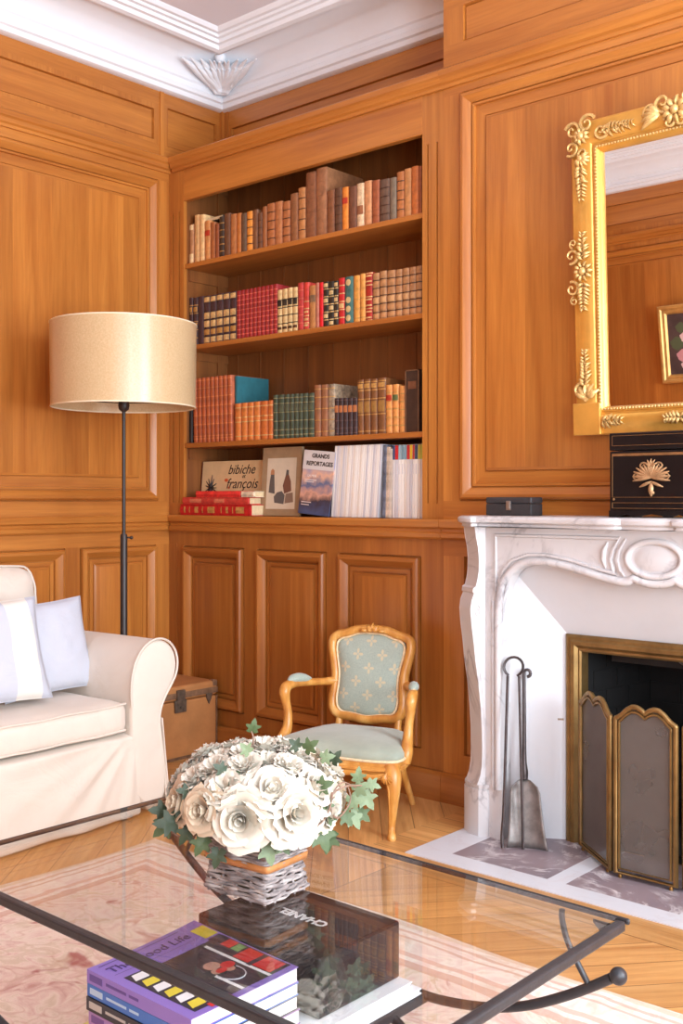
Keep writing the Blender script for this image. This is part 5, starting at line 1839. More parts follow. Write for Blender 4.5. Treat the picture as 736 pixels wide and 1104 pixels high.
tube(bm, [(tx1 + 0.016, ly - 0.006, 0.230), (tx1 + 0.016, ly + 0.006, 0.230)], 0.006, 8)
obj('latch', bm, latch, tk, smooth=0, bevel=0.002)
for y in (ty0 + 0.05, ty1 - 0.05):
    bm = BM()
    prism(bm, [(y - 0.018, 0.270), (y + 0.018, 0.270), (y + 0.012, 0.245), (y, 0.222), (y - 0.012, 0.245)], lambda a, b, d: (d, a, b), tx1 + 0.002, tx1 + 0.009)
    obj('corner_bracket', bm, latch, tk, smooth=0, bevel=0.001)
for y in (ty0 + 0.012, ty1 - 0.012):
    bm = BM()
    box(bm, tx1 - 0.03, tx1 + 0.005, y - 0.014, y + 0.015, 0.296, 0.325)
    obj('lid_corner', bm, band, tk, smooth=0, bevel=0.006)
bm = BM()
stube(bm, [(-3.84, 3.155, 0.320, 0.006), (-3.84, 3.15, 0.334, 0.007), (-3.84, 3.08, 0.338, 0.008), (-3.84, 3.01, 0.334, 0.007), (-3.84, 3.005, 0.320, 0.006)], 8, 5)
obj('handle', bm, band, tk, smooth=60)

# ------------------------------------------------------------------ sofa in a loose cream slipcover


def slip_mat(name, c):
    m, nt, bs, out = new_mat(name)
    v = coord(nt)
    n = N(nt, 'ShaderNodeTexNoise', {'Vector': v, 'Scale': 420.0, 'Detail': 2.0})
    n2 = N(nt, 'ShaderNodeTexNoise', {'Vector': v, 'Scale': 6.0, 'Detail': 5.0, 'Distortion': 1.5})
    d = tuple(x * 0.95 for x in c[:3]) + (1,)
    nt.links.new(RAMP(nt, n2.outputs[0], [(0.3, d), (0.7, c)]), bs.inputs['Base Color'])
    bs.inputs['Roughness'].default_value = 0.9
    bs.inputs['Sheen Weight'].default_value = 0.15
    h = M_(nt, 'ADD', M_(nt, 'MULTIPLY', n.outputs[0], 0.08), n2.outputs[0])
    bump(nt, bs, h, 0.28, 0.02)
    return m


slip = slip_mat('cream_cotton', lin(224, 211, 197))
so = thing('sofa', 'cream slipcovered sofa with rolled arm and piped edges along the left wall', 'sofa', (-3.10, 2.50, 0), R(3))
# local axes: +x out of the seat, -y along the sofa away from the bookcase
SY0, SY1 = -1.95, 0.0             # sofa length in local y (0 = scrolled arm axis)
ARM = [(-0.118, 0.40), (-0.121, 0.455), (-0.116, 0.510), (-0.098, 0.562), (-0.066, 0.604), (-0.022, 0.628), (0.026, 0.630), (0.066, 0.610), (0.092, 0.576), (0.101, 0.536), (0.094, 0.494), (0.072, 0.458), (0.046, 0.424), (0.024, 0.386), (0.014, 0.350), (0.014, 0.315), (0.020, 0.27), (0.030, 0.20), (0.042, 0.10), (0.048, 0.002), (-0.118, 0.002)]
wr_ = random.Random(11)


def wrinkle(v, amp=0.004, sc=7.0):
    p = Vector(v)
    d = noise.noise_vector(p * sc) * amp + noise.noise_vector(p * sc * 2.7) * amp * 0.4
    return p + d


for yc, flip in ((0.0, 1), (-1.95 + 0.0, -1)):
    bm = BM()
    prof = [(q[0] * flip + yc, q[1]) for q in ARM]
    xs_l = [-0.895, -0.70, -0.50, -0.30, -0.15, -0.05, -0.012, 0.0]
    rings = []
    for x in xs_l:
        k = 0.985 if x == 0.0 else 1.0
        rings.append([bm.verts.new((x, yc + (a - yc) * k, 0.45 + (b - 0.45) * (0.99 if x == 0.0 else 1)) if True else 0) for a, b in prof])
    n = len(prof)
    for A, B_ in zip(rings, rings[1:]):
        for k in range(n):
            bm.faces.new((A[k], A[(k + 1) % n], B_[(k + 1) % n], B_[k]))
    bm.faces.new(rings[0])
    # front panel of the arm, slightly padded
    cen = (yc - 0.01 * flip, 0.42)
    inner = [bm.verts.new((0.006, cen[0] + (a - cen[0]) * 0.75, cen[1] + (b - cen[1]) * 0.8)) for a, b in prof]
    for k in range(n):
        bm.faces.new((rings[-1][k], rings[-1][(k + 1) % n], inner[(k + 1) % n], inner[k]))
    bm.faces.new(inner)
    am = obj('arm', bm, slip, so, smooth=60, local=True, subsurf=1)
    bm = BM()
    pts = [(0.001, a, b) for a, b in prof[:-1]]
    s = spline(pts, 4)
    tube(bm, s, 0.0045, 6)
    obj('piping', bm, slip, am, smooth=60, local=True)


def soft_box(nx, ny, nz, x0, x1, y0, y1, z0, z1, fn, r=0.03):
    """Closed grid box whose points are reshaped by fn(u, v, w, p)."""
    bm = BM()
    box(bm, x0, x1, y0, y1, z0, z1)
    bmesh.ops.subdivide_edges(bm, edges=[e for e in bm.edges if abs(e.verts[0].co.x - e.verts[1].co.x) > 1e-6], cuts=nx, use_grid_fill=True)
    bmesh.ops.subdivide_edges(bm, edges=[e for e in bm.edges if abs(e.verts[0].co.y - e.verts[1].co.y) > 1e-6], cuts=ny, use_grid_fill=True)
    bmesh.ops.subdivide_edges(bm, edges=[e for e in bm.edges if abs(e.verts[0].co.z - e.verts[1].co.z) > 1e-6], cuts=nz, use_grid_fill=True)
    c = Vector(((x0 + x1) / 2, (y0 + y1) / 2, (z0 + z1) / 2))
    hx, hy, hz = (x1 - x0) / 2, (y1 - y0) / 2, (z1 - z0) / 2
    for v in bm.verts:
        d = v.co - c
        # round the edges
        q = Vector((max(-(hx - r), min(hx - r, d.x)), max(-(hy - r), min(hy - r, d.y)), max(-(hz - r), min(hz - r, d.z))))
        e = d - q
        if e.length > 1e-9:
            e = e.normalized() * r
        p = c + q + e
        v.co = fn((d.x / hx, d.y / hy, d.z / hz), p)
    return bm


# base with its skirt and the frame of the back
def skirt(uvw, p):
    if uvw[0] > 0.98:
        f = max(0.0, 1 - p.z / 0.30)
        p.x += f * 0.014
        # folds pulled out from the corner under the arm, and the loose waves of the hem
        dy, dz = -0.09 - p.y, 0.33 - p.z
        r = math.hypot(dy, dz)
        ang = math.atan2(dz, max(1e-4, dy))
        fade = min(1.0, r / 0.10) * math.exp(-max(0.0, r - 0.25) * 1.6)
        p.x += 0.010 * fade * (abs(math.sin(ang * 7.5 + 0.6)) ** 3 - 0.3) + 0.004 * fade * math.sin(ang * 23)
        p.x += 0.006 * f * math.sin(p.y * 17 + 1.0) * min(1.0, r / 0.3)
    return p


bm = soft_box(3, 90, 20, -0.86, -0.004, -1.84, -0.062, 0.001, 0.305, skirt, 0.006)
obj('skirted_base', bm, slip, so, smooth=60, local=True, subsurf=1)
bm = soft_box(6, 30, 12, -0.895, -0.66, -1.88, -0.06, 0.02, 0.80, lambda u, p: Vector((p.x - 0.0 * p.z, p.y, p.z + (0.02 * (1 - u[1] ** 2) if u[2] > 0.9 else 0))), 0.06)
obj('back_frame', bm, slip, so, smooth=60, local=True, subsurf=1)
# pleat at the corner of the arm skirt
bm = BM()
grid(bm, 5, 9, lambda a, b: Vector((-0.03 + 0.042 * a + 0.004 * math.sin(a * 9), 0.018 + 0.038 * (1 - b) * (0.7 + 0.3 * a) + 0.005 * math.sin(a * PI), 0.012 + 0.33 * b)))
ob = obj('corner_pleat', bm, slip, so, smooth=60, local=True)
ob.modifiers.new('solid', 'SOLIDIFY').thickness = 0.003
for j, (ya, yb) in enumerate(((-0.965, -0.126), (-1.825, -0.972))):
    def seat(u, p):
        crown = (1 - u[0] ** 2) * (1 - u[1] ** 2)
        if u[2] > 0.5:
            p.z += 0.010 * crown
        p = wrinkle(p, 0.006, 6)
        return p
    bm = soft_box(14, 16, 4, -0.66, 0.006, ya, yb, 0.306, 0.424, seat, 0.035)
    cu_ = obj('seat_cushion', bm, slip, so, smooth=60, local=True, subsurf=1)
    bm = BM()
    for zz in (0.416, 0.322):
        tube(bm, [(0.000, ya + 0.02 + (yb - ya - 0.04) * k / 12, zz + 0.002 * math.sin(k * 1.7)) for k in range(13)], 0.0042, 6)
    obj('piping', bm, slip, cu_, smooth=60, local=True)

    def backc(u, p):
        crown = max(0, (1 - u[2] ** 2)) * max(0, (1 - u[1] ** 2))
        if u[0] > 0:
            p.x += 0.05 * crown
        p.x -= (p.z - 0.44) * 0.16
        p.z += 0.015 * (1 - u[1] ** 2) * (1 if u[2] > 0.5 else 0)
        return wrinkle(p, 0.007, 5)
    yy0, yy1 = (ya, yb - 0.035) if j == 0 else (ya, yb)
    bm = soft_box(5, 14, 12, -0.600, -0.415, yy0, yy1, 0.448, 0.885, backc, 0.055)
    cb = obj('back_cushion', bm, slip, so, smooth=60, local=True, subsurf=1)
    bm = BM()
    pts = []
    for t in range(9):
        pts.append((-0.438 - (0.02 + t * 0.045) * 0.16, yy1 - 0.010, 0.46 + t * 0.045))
    pts += [(-0.515, yy1 - 0.03, 0.876), (-0.520, yy1 - 0.10, 0.890), (-0.520, (yy0 + yy1) / 2, 0.899), (-0.520, yy0 + 0.10, 0.890)]
    tube(bm, spline(pts, 3), 0.0042, 6)
    obj('piping', bm, slip, cb, smooth=60, local=True)


# ------------------------------------------------------------------ cushions
def pillow_mat(name, stripes):
    m, nt, bs, out = new_mat(name)
    tc = nt.nodes.new('ShaderNodeTexCoord')
    x = N(nt, 'ShaderNodeSeparateXYZ', {0: tc.outputs['Object']}).outputs[0]
    n = nt.nodes.new('ShaderNodeValToRGB')
    n.color_ramp.interpolation = 'CONSTANT'
    el = n.color_ramp.elements
    while len(el) < len(stripes):
        el.new(0.5)
    for e, (p, c) in zip(el, stripes):
        e.position, e.color = p, c
    nt.links.new(M_(nt, 'ADD', M_(nt, 'DIVIDE', x, 0.46), 0.5), n.inputs[0])
    nt.links.new(n.outputs[0], bs.inputs['Base Color'])
    bs.inputs['Roughness'].default_value = 0.85
    nn = N(nt, 'ShaderNodeTexNoise', {'Vector': tc.outputs['Object'], 'Scale': 9.0, 'Detail': 4.0, 'Distortion': 1.0})
    bump(nt, bs, nn.outputs[0], 0.3, 0.02)
    return m


def pillow(label, centre, right, up, w, h, puff, mat, seed):
    c, r, u = Vector(centre), Vector(right).normalized(), Vector(up).normalized()
    nrm = r.cross(u)
    o3 = Vector((seed * 3.1, 0, 0))
    bm = BM()
    n = 22

    def face(sgn):
        def f(a, b):
            x, y = a * 2 - 1, b * 2 - 1
            k = max(0.0, (1 - x ** 4)) ** 0.6 * max(0.0, (1 - y ** 4)) ** 0.6
            # corners stay pointed, sides draw in
            px = x * (1 - 0.07 * (1 - y * y))
            py = y * (1 - 0.06 * (1 - x * x))
            d = sgn * (puff * k * (0.85 + 0.3 * noise.noise(o3 + Vector((x * 1.3, y * 1.3, 0)))) + 0.003)
            d += 0.006 * noise.noise(o3 + Vector((x * 4, y * 4, 5))) * k
            return Vector((px * w / 2, py * h / 2, d))
        return f
    A = grid(bm, n, n, face(1))
    B_ = grid(bm, n, n, face(-1))
    edge = lambda G: G[0] + [row[-1] for row in G[1:]] + G[-1][-2::-1] + [row[0] for row in G[-2:0:-1]]
    ea, eb = edge(A), edge(B_)
    for k in range(len(ea)):
        bm.faces.new((ea[k], ea[(k + 1) % len(ea)], eb[(k + 1) % len(ea)], eb[k]))
    Mx = Matrix(((r.x, u.x, nrm.x, c.x), (r.y, u.y, nrm.y, c.y), (r.z, u.z, nrm.z, c.z), (0, 0, 0, 1)))
    bmesh.ops.recalc_face_normals(bm, faces=bm.faces)
    me = bpy.data.meshes.new('cushion')
    bm.to_mesh(me)
    bm.free()
    me.materials.append(mat)
    me.polygons.foreach_set('use_smooth', [True] * len(me.polygons))
    o = bpy.data.objects.new('cushion', me)
    COL.objects.link(o)
    o.matrix_world = Mx
    WM[o.name] = Mx
    tag(o, label, 'cushion', 'cushions on the sofa')
    bm = BM()
    pts = [Vector(((x) * w / 2 * 1.0, (y) * h / 2, 0)) for x, y in
           [(t * 2 - 1, -1 + 0.06 * (1 - (t * 2 - 1) ** 2)) for t in [i / 12 for i in range(12)]] + [(1 - 0.07 * (1 - (t * 2 - 1) ** 2), t * 2 - 1) for t in [i / 12 for i in range(12)]]
           + [(1 - t * 2, 1 - 0.06 * (1 - (t * 2 - 1) ** 2)) for t in [i / 12 for i in range(12)]] + [(-1 + 0.07 * (1 - (t * 2 - 1) ** 2), 1 - t * 2) for t in [i / 12 for i in range(12)]]]
    tube(bm, pts, 0.0035, 6, closed=True)
    s_ = obj('seam', bm, mat, None, smooth=60)
    s_.parent = o
    return o


BLUE = lin(194, 197, 208)
pillow('pale blue grey plain cushion leaning in the corner of the sofa by the arm', (-3.372, 2.205, 0.606), (-0.10, 0.99, 0.05), (-0.26, -0.03, 0.96), 0.40, 0.335, 0.042, pillow_mat('pale_blue_cotton', [(0.0, BLUE), (1.0, BLUE)]), 1)
pillow('pale blue cushion with a white stripe in front of the plain one', (-3.285, 1.930, 0.624), (-0.05, 0.99, 0.0), (-0.30, 0.0, 0.95), 0.44, 0.36, 0.040, pillow_mat('striped_cotton', [(0.0, BLUE), (0.10, lin(226, 222, 214)), (0.30, BLUE), (0.66, lin(226, 222, 214)), (0.88, BLUE)]), 2)

# ------------------------------------------------------------------ child's armchair
cr = thing('armchair', 'small carved gilt wood armchair with pale green floral upholstery before the bookcase', 'armchair', (-2.535, 2.945, 0), R(18))


def carved():
    m, nt, bs, out = new_mat('honey_carved_beech')
    v = coord(nt, (9, 9, 3))
    n = N(nt, 'ShaderNodeTexNoise', {'Vector': v, 'Scale': 3.0, 'Detail': 5.0})
    c = RAMP(nt, n.outputs[0], [(0.3, lin(178, 112, 48)), (0.55, lin(208, 146, 70)), (0.75, lin(232, 186, 116))])
    nt.links.new(c, bs.inputs['Base Color'])
    bs.inputs['Roughness'].default_value = 0.3
    return m


beech = carved()


def fabric_flower():
    """Grey green cloth with a staggered pattern of small four-petalled cream flowers."""
    m, nt, bs, out = new_mat('green_floral_damask')
    tc = nt.nodes.new('ShaderNodeTexCoord')
    sp = N(nt, 'ShaderNodeSeparateXYZ', {0: tc.outputs['Object']})
    base = lin(158, 170, 156)
    col = base

    def motif(P, ox, oz, R0):
        fx = M_(nt, 'SUBTRACT', M_(nt, 'FRACT', M_(nt, 'ADD', M_(nt, 'DIVIDE', sp.outputs[0], P), ox)), 0.5)
        fz = M_(nt, 'SUBTRACT', M_(nt, 'FRACT', M_(nt, 'ADD', M_(nt, 'DIVIDE', sp.outputs[2], P), oz)), 0.5)
        r = M_(nt, 'SQRT', M_(nt, 'ADD', M_(nt, 'MULTIPLY', fx, fx), M_(nt, 'MULTIPLY', fz, fz)))
        a = M_(nt, 'ARCTAN2', fz, fx)
        pet = M_(nt, 'MULTIPLY', M_(nt, 'POWER', M_(nt, 'ABSOLUTE', M_(nt, 'COSINE', M_(nt, 'MULTIPLY', a, 2.0))), 1.3), R0)
        ring = M_(nt, 'GREATER_THAN', r, 0.03)
        return M_(nt, 'MULTIPLY', M_(nt, 'LESS_THAN', r, pet), ring)
    P = 0.098
    f1 = motif(P, 0.5, 0.30, 0.21)
    f2 = motif(P, 0.0, 0.80, 0.21)
    f3 = motif(P / 2, 0.25, 0.05, 0.05)
    f = M_(nt, 'MINIMUM', M_(nt, 'ADD', M_(nt, 'ADD', f1, f2), M_(nt, 'MULTIPLY', f3, 0.5)), 1.0)
    n = N(nt, 'ShaderNodeTexNoise', {'Vector': tc.outputs['Object'], 'Scale': 300.0, 'Detail': 2.0})
    bcol = RAMP(nt, n.outputs[0], [(0.3, lin(146, 158, 148)), (0.7, lin(170, 180, 166))])
    nt.links.new(MIX(nt, M_(nt, 'MULTIPLY', f, 0.6), bcol, lin(214, 190, 146)), bs.inputs['Base Color'])
    bs.inputs['Roughness'].default_value = 0.7
    bs.inputs['Sheen Weight'].default_value = 0.3
    bump(nt, bs, n.outputs[0], 0.1, 0.002)
    return m


damask = fabric_flower()
velvet = plain('green_seat_cloth', lin(156, 164, 148), 0.75, var=0.10, vscale=14, bmp=0.1, bscale=200, sheen=0.4)
gimp = plain('cream_gimp', lin(226, 200, 160), 0.7, var=0.2, vscale=80)
# back frame: a violin outline in a plane that leans back
LEAN = R(11)


def BK(x, z, d=0.0):
    """x across, z height, d towards the sitter."""
    return Vector((x, 0.135 + (z - 0.28) * math.tan(LEAN) - d, z))


def violin(k):
    o = [(0.0, 0.648), (0.055, 0.645), (0.100, 0.630), (0.132, 0.622), (0.150, 0.604), (0.150, 0.570), (0.140, 0.525), (0.132, 0.480), (0.132, 0.430), (0.136, 0.385), (0.130, 0.350), (0.108, 0.330), (0.060, 0.326), (0.0, 0.318)]
    o = o + [(-x, z) for x, z in o[-2:0:-1]]
    c = (0, 0.485)
    return [(c[0] - 0.008 + (x * 1.05 - c[0]) * k[0], c[1] + (z - c[1]) * k[1]) for x, z in o]


pts = violin((1, 1))
bm = BM()
cl = spline([(*BK(x, z), 0.0145) for x, z in pts], 4, True)
tube(bm, [p[:3] for p in cl], 0.0175, 10, closed=True, flat=1.25)
cl2 = spline([(*BK(x, z, 0.014),) for x, z in violin((0.985, 0.99))], 4, True)
tube(bm, cl2, 0.0055, 6, closed=True)
fr_ = obj('back_frame', bm, beech, cr, smooth=60, local=True)
bm = BM()                                                # crest carving
for k in range(7):
    a = R(20 + 140 * k / 6)
    f = lambda u, v, d: BK(u, 0.650 + v, 0.012 + d)
    leaflet(bm, f, 0, -0.006, a, 0.030 if k % 2 else 0.024, 0.006, 0.004)
sphere(bm, BK(0, 0.652, 0.018), 0.008, 8, 6)
for s in (-1, 1):
    leaflet(bm, lambda u, v, d: BK(u, 0.645 + v, 0.012 + d), s * 0.02, 0.0, 0 if s > 0 else PI, 0.035, 0.005, 0.004)
obj('crest_carving', bm, beech, fr_, smooth=60, local=True)
bm = BM()                                                # padded panel
inn = spline([(x, z) for x, z in violin((0.86, 0.915))], 4, True)
lay = []
for q, d in ((1.0, 0.000), (0.97, 0.010), (0.90, 0.018), (0.7, 0.026), (0.4, 0.031), (0.02, 0.033)):
    lay.append([bm.verts.new(BK(x * q, 0.485 + (z - 0.485) * q, d)) for x, z in inn])
n = len(inn)
for A, B_ in zip(lay, lay[1:]):
    for k in range(n):
        bm.faces.new((A[k], A[(k + 1) % n], B_[(k + 1) % n], B_[k]))
bm.faces.new(lay[-1])
bkp = [bm.verts.new(BK(x, z, -0.012)) for x, z in inn]
bm.faces.new(bkp)
for k in range(n):
    bm.faces.new((lay[0][k], lay[0][(k + 1) % n], bkp[(k + 1) % n], bkp[k]))
pd = obj('back_pad', bm, damask, cr, smooth=60, local=True)
bm = BM()
tube(bm, [BK(x * 0.995, z, 0.010) for x, z in inn], 0.0045, 6, closed=True)
obj('gimp_trim', bm, gimp, pd, smooth=60, local=True)
# seat
SEAT = [(0.0, -0.205), (0.12, -0.212), (0.205, -0.200), (0.238, -0.170), (0.236, -0.10), (0.205, 0.02), (0.165, 0.115), (0.130, 0.145), (0.0, 0.150)]
SEAT = SEAT + [(-x, y) for x, y in SEAT[-2:0:-1]]
so_ = spline(SEAT, 4, True)
n = len(so_)
bm = BM()
lay = []
for q, z in ((0.99, 0.215), (1.0, 0.222), (1.0, 0.248), (0.985, 0.256)):
    lay.append([bm.verts.new((x * q, -0.03 + (y + 0.03) * q, z - (0.014 * max(0, math.cos(x / 0.2 * PI)) * -1 if False else 0))) for x, y in so_])
for A, B_ in zip(lay, lay[1:]):
    for k in range(n):
        bm.faces.new((A[k], A[(k + 1) % n], B_[(k + 1) % n], B_[k]))
bm.faces.new(lay[0])
bm.faces.new(lay[-1])
tube(bm, [(x * 1.01, -0.03 + (y + 0.03) * 1.01, 0.230) for x, y in so_], 0.009, 6, closed=True)
rl = obj('seat_rail', bm, beech, cr, smooth=50, local=True)
bm = BM()                                                # carving and serpentine apron at the front
apn = spline([(-0.215, -0.203, 0.214, 0.012), (-0.15, -0.214, 0.204, 0.011), (-0.08, -0.216, 0.214, 0.010), (0.0, -0.216, 0.202, 0.013), (0.08, -0.216, 0.214, 0.010), (0.15, -0.214, 0.204, 0.011), (0.215, -0.203, 0.214, 0.012)], 5)
tube(bm, [p[:3] for p in apn], [p[3] for p in apn], 8)
for k in range(7):
    leaflet(bm, lambda u, v, d: Vector((u, -0.222 - d, 0.215 + v)), 0, -0.004, R(-20 + 220 * k / 6), 0.026, 0.005, 0.003)
obj('apron_carving', bm, beech, rl, smooth=60, local=True)
bm = BM()
lay = []
for q, z in ((0.985, 0.254), (1.005, 0.262), (1.0, 0.274), (0.95, 0.288), (0.82, 0.300), (0.55, 0.309), (0.02, 0.312)):
    lay.append([bm.verts.new((x * q, -0.03 + (y + 0.03) * q, z)) for x, y in so_])
for A, B_ in zip(lay, lay[1:]):
    for k in range(n):
        bm.faces.new((A[k], A[(k + 1) % n], B_[(k + 1) % n], B_[k]))
bm.faces.new(lay[0])
bm.faces.new(lay[-1])
sp_ = obj('seat_pad', bm, velvet, cr, smooth=60, local=True)
bm = BM()
tube(bm, [(x * 1.008, -0.03 + (y + 0.03) * 1.008, 0.256) for x, y in so_], 0.005, 6, closed=True)
obj('gimp_trim', bm, gimp, sp_, smooth=60, local=True)
for s in (-1, 1):                                        # cabriole front legs
    bm = BM()
    stube(bm, [(s * 0.205, -0.172, 0.246, 0.026), (s * 0.222, -0.190, 0.215, 0.031), (s * 0.231, -0.204, 0.165, 0.023), (s * 0.227, -0.200, 0.10, 0.016), (s * 0.221, -0.194, 0.045, 0.0125), (s * 0.224, -0.203, 0.020, 0.014), (s * 0.228, -0.213, 0.007, 0.016), (s * 0.228, -0.213, 0.0, 0.013)], 10, 5)
    lg = obj('leg', bm, beech, cr, smooth=60, local=True)
    bm = BM()
    for k in range(5):
        a = R(-130 + 20 * k)
        leaflet(bm, lambda u, v, d, s=s: Vector((s * 0.214 + u * 0.8 * s, -0.212 - d, 0.222 + v)), 0, 0, a, 0.038, 0.006, 0.004)
    tube(bm, [(s * 0.212, -0.214, 0.21), (s * 0.222, -0.224, 0.165), (s * 0.220, -0.214, 0.10), (s * 0.217, -0.205, 0.05)], [0.004, 0.004, 0.003, 0.002], 6)
    obj('leg_carving', bm, beech, lg, smooth=60, local=True)
    bm = BM()                                            # back leg running up into the frame
    stube(bm, [(s * 0.150, 0.215, 0.0, 0.011), (s * 0.142, 0.190, 0.06, 0.012), (s * 0.130, 0.150, 0.15, 0.015), (s * 0.122, 0.135, 0.24, 0.016), (s * 0.118, 0.140, 0.30, 0.014), (s * 0.120, 0.150, 0.345, 0.013)], 10, 5)
    obj('leg', bm, beech, cr, smooth=60, local=True)
    bm = BM()                                            # arm and its curved support
    stube(bm, [(s * 0.140, 0.168, 0.452, 0.017), (s * 0.170, 0.130, 0.452, 0.0145), (s * 0.205, 0.070, 0.456, 0.0145), (s * 0.230, 0.000, 0.462, 0.016), (s * 0.242, -0.048, 0.458, 0.020), (s * 0.244, -0.068, 0.438, 0.021), (s * 0.241, -0.064, 0.405, 0.017), (s * 0.234, -0.060, 0.36, 0.0155), (s * 0.233, -0.070, 0.31, 0.019), (s * 0.238, -0.098, 0.270, 0.023), (s * 0.236, -0.108, 0.235, 0.020)], 10, 6)
    obj('arm', bm, beech, cr, smooth=60, local=True)
    bm = BM()
    stube(bm, [(s * 0.205, 0.075, 0.468, 0.006), (s * 0.215, 0.045, 0.473, 0.016), (s * 0.227, 0.010, 0.479, 0.019), (s * 0.236, -0.022, 0.479, 0.016), (s * 0.240, -0.045, 0.474, 0.006)], 10, 5)
    obj('arm_pad', bm, damask, cr, smooth=60, local=True)

# ------------------------------------------------------------------ rug
RX0, RX1, RY0, RY1 = -2.835, -0.25, 0.35, 2.275


def rug_mat():
    m, nt, bs, out = new_mat('faded_floral_rug')
    tc = nt.nodes.new('ShaderNodeTexCoord')
    v = tc.outputs['Object']
    sp = N(nt, 'ShaderNodeSeparateXYZ', {0: v})
    cx_, cy_ = (RX0 + RX1) / 2, (RY0 + RY1) / 2
    dx = M_(nt, 'SUBTRACT', (RX1 - RX0) / 2, M_(nt, 'ABSOLUTE', M_(nt, 'SUBTRACT', sp.outputs[0], cx_)))
    dy = M_(nt, 'SUBTRACT', (RY1 - RY0) / 2, M_(nt, 'ABSOLUTE', M_(nt, 'SUBTRACT', sp.outputs[1], cy_)))
    d = M_(nt, 'MINIMUM', dx, dy)
    w = N(nt, 'ShaderNodeTexNoise', {'Vector': v, 'Scale': 3.2, 'Detail': 2.0, 'Distortion': 2.0})
    off = N(nt, 'ShaderNodeVectorMath', {0: w.outputs['Color'], 3: 0.35}, operation='SCALE')
    wv = N(nt, 'ShaderNodeVectorMath', {0: v, 1: off.outputs[0]}, operation='ADD').outputs[0]
    n1 = N(nt, 'ShaderNodeTexNoise', {'Vector': wv, 'Scale': 9.0, 'Detail': 5.0, 'Roughness': 0.55, 'Distortion': 1.2})
    field = RAMP(nt, n1.outputs[0], [(0.30, lin(200, 154, 144)), (0.42, lin(224, 194, 182)), (0.52, lin(234, 216, 202)), (0.62, lin(218, 198, 176)), (0.74, lin(228, 204, 192))])
    vo = N(nt, 'ShaderNodeTexVoronoi', {'Vector': wv, 'Scale': 7.0}, feature='DISTANCE_TO_EDGE')
    e = RAMP(nt, vo.outputs[0], [(0.0, (1, 1, 1, 1)), (0.05, (0, 0, 0, 1))])
    field = MIX(nt, M_(nt, 'MULTIPLY', e, 0.35), field, lin(196, 158, 128))
    n3 = N(nt, 'ShaderNodeTexNoise', {'Vector': wv, 'Scale': 5.0, 'Detail': 3.0})
    red = RAMP(nt, n3.outputs[0], [(0.66, (0, 0, 0, 1)), (0.72, (1, 1, 1, 1))])
    field = MIX(nt, M_(nt, 'MULTIPLY', red, 0.8), field, lin(164, 78, 74))
    n4 = N(nt, 'ShaderNodeTexNoise', {'Vector': wv, 'Scale': 14.0, 'Detail': 2.0})
    bord = RAMP(nt, n4.outputs[0], [(0.36, lin(224, 206, 190)), (0.5, lin(238, 228, 216)), (0.62, lin(230, 208, 198))])
    wob = M_(nt, 'ADD', d, M_(nt, 'MULTIPLY', M_(nt, 'SUBTRACT', w.outputs[0], 0.5), 0.03))
    c = MIX(nt, M_(nt, 'GREATER_THAN', wob, 0.20), bord, field)
    for a, t, col in ((0.012, 0.010, lin(216, 190, 164)), (0.045, 0.006, lin(206, 164, 146)), (0.075, 0.005, lin(206, 164, 146)), (0.150, 0.010, lin(216, 168, 150)), (0.195, 0.016, lin(206, 160, 140))):
        mk = M_(nt, 'LESS_THAN', M_(nt, 'ABSOLUTE', M_(nt, 'SUBTRACT', wob, a)), t)
        c = MIX(nt, M_(nt, 'MULTIPLY', mk, 0.7), c, col)
    fine = N(nt, 'ShaderNodeTexNoise', {'Vector': v, 'Scale': 260.0, 'Detail': 2.0})
    c = MIX(nt, 0.25, c, RAMP(nt, fine.outputs[0], [(0.3, (0.7, 0.68, 0.66, 1)), (0.7, (1, 1, 1, 1))]), 'MULTIPLY')
    nt.links.new(c, bs.inputs['Base Color'])
    bs.inputs['Roughness'].default_value = 0.95
    bump(nt, bs, fine.outputs[0], 0.2, 0.003)
    return m


bm = BM()
nxr, nyr = 80, 60


def rug_pt(a, b, z):
    x = RX0 + (RX1 - RX0) * a
    y = RY0 + (RY1 - RY0) * b
    ea = min(a, 1 - a) * (RX1 - RX0)
    eb = min(b, 1 - b) * (RY1 - RY0)
    x += 0.010 * math.sin(y * 7) * math.exp(-ea * 8)
    y += 0.008 * math.sin(x * 6) * math.exp(-eb * 8)
    zz = z + 0.0015 * noise.noise(Vector((x * 3, y * 3, 0)))
    return Vector((x, y, zz))


T = grid(bm, nxr, nyr, lambda a, b: rug_pt(a, b, 0.0085))
rim_ = T[0] + [r[-1] for r in T[1:]] + T[-1][-2::-1] + [r[0] for r in T[-2:0:-1]]
low = [bm.verts.new((v.co.x, v.co.y, 0.0005)) for v in rim_]
for k in range(len(rim_)):
    bm.faces.new((rim_[k], rim_[(k + 1) % len(rim_)], low[(k + 1) % len(rim_)], low[k]))
rug = obj('rug', bm, rug_mat(), smooth=50)
tag(rug, 'faded pink and cream floral rug under the glass coffee table', 'rug')
RGZ = 0.0105

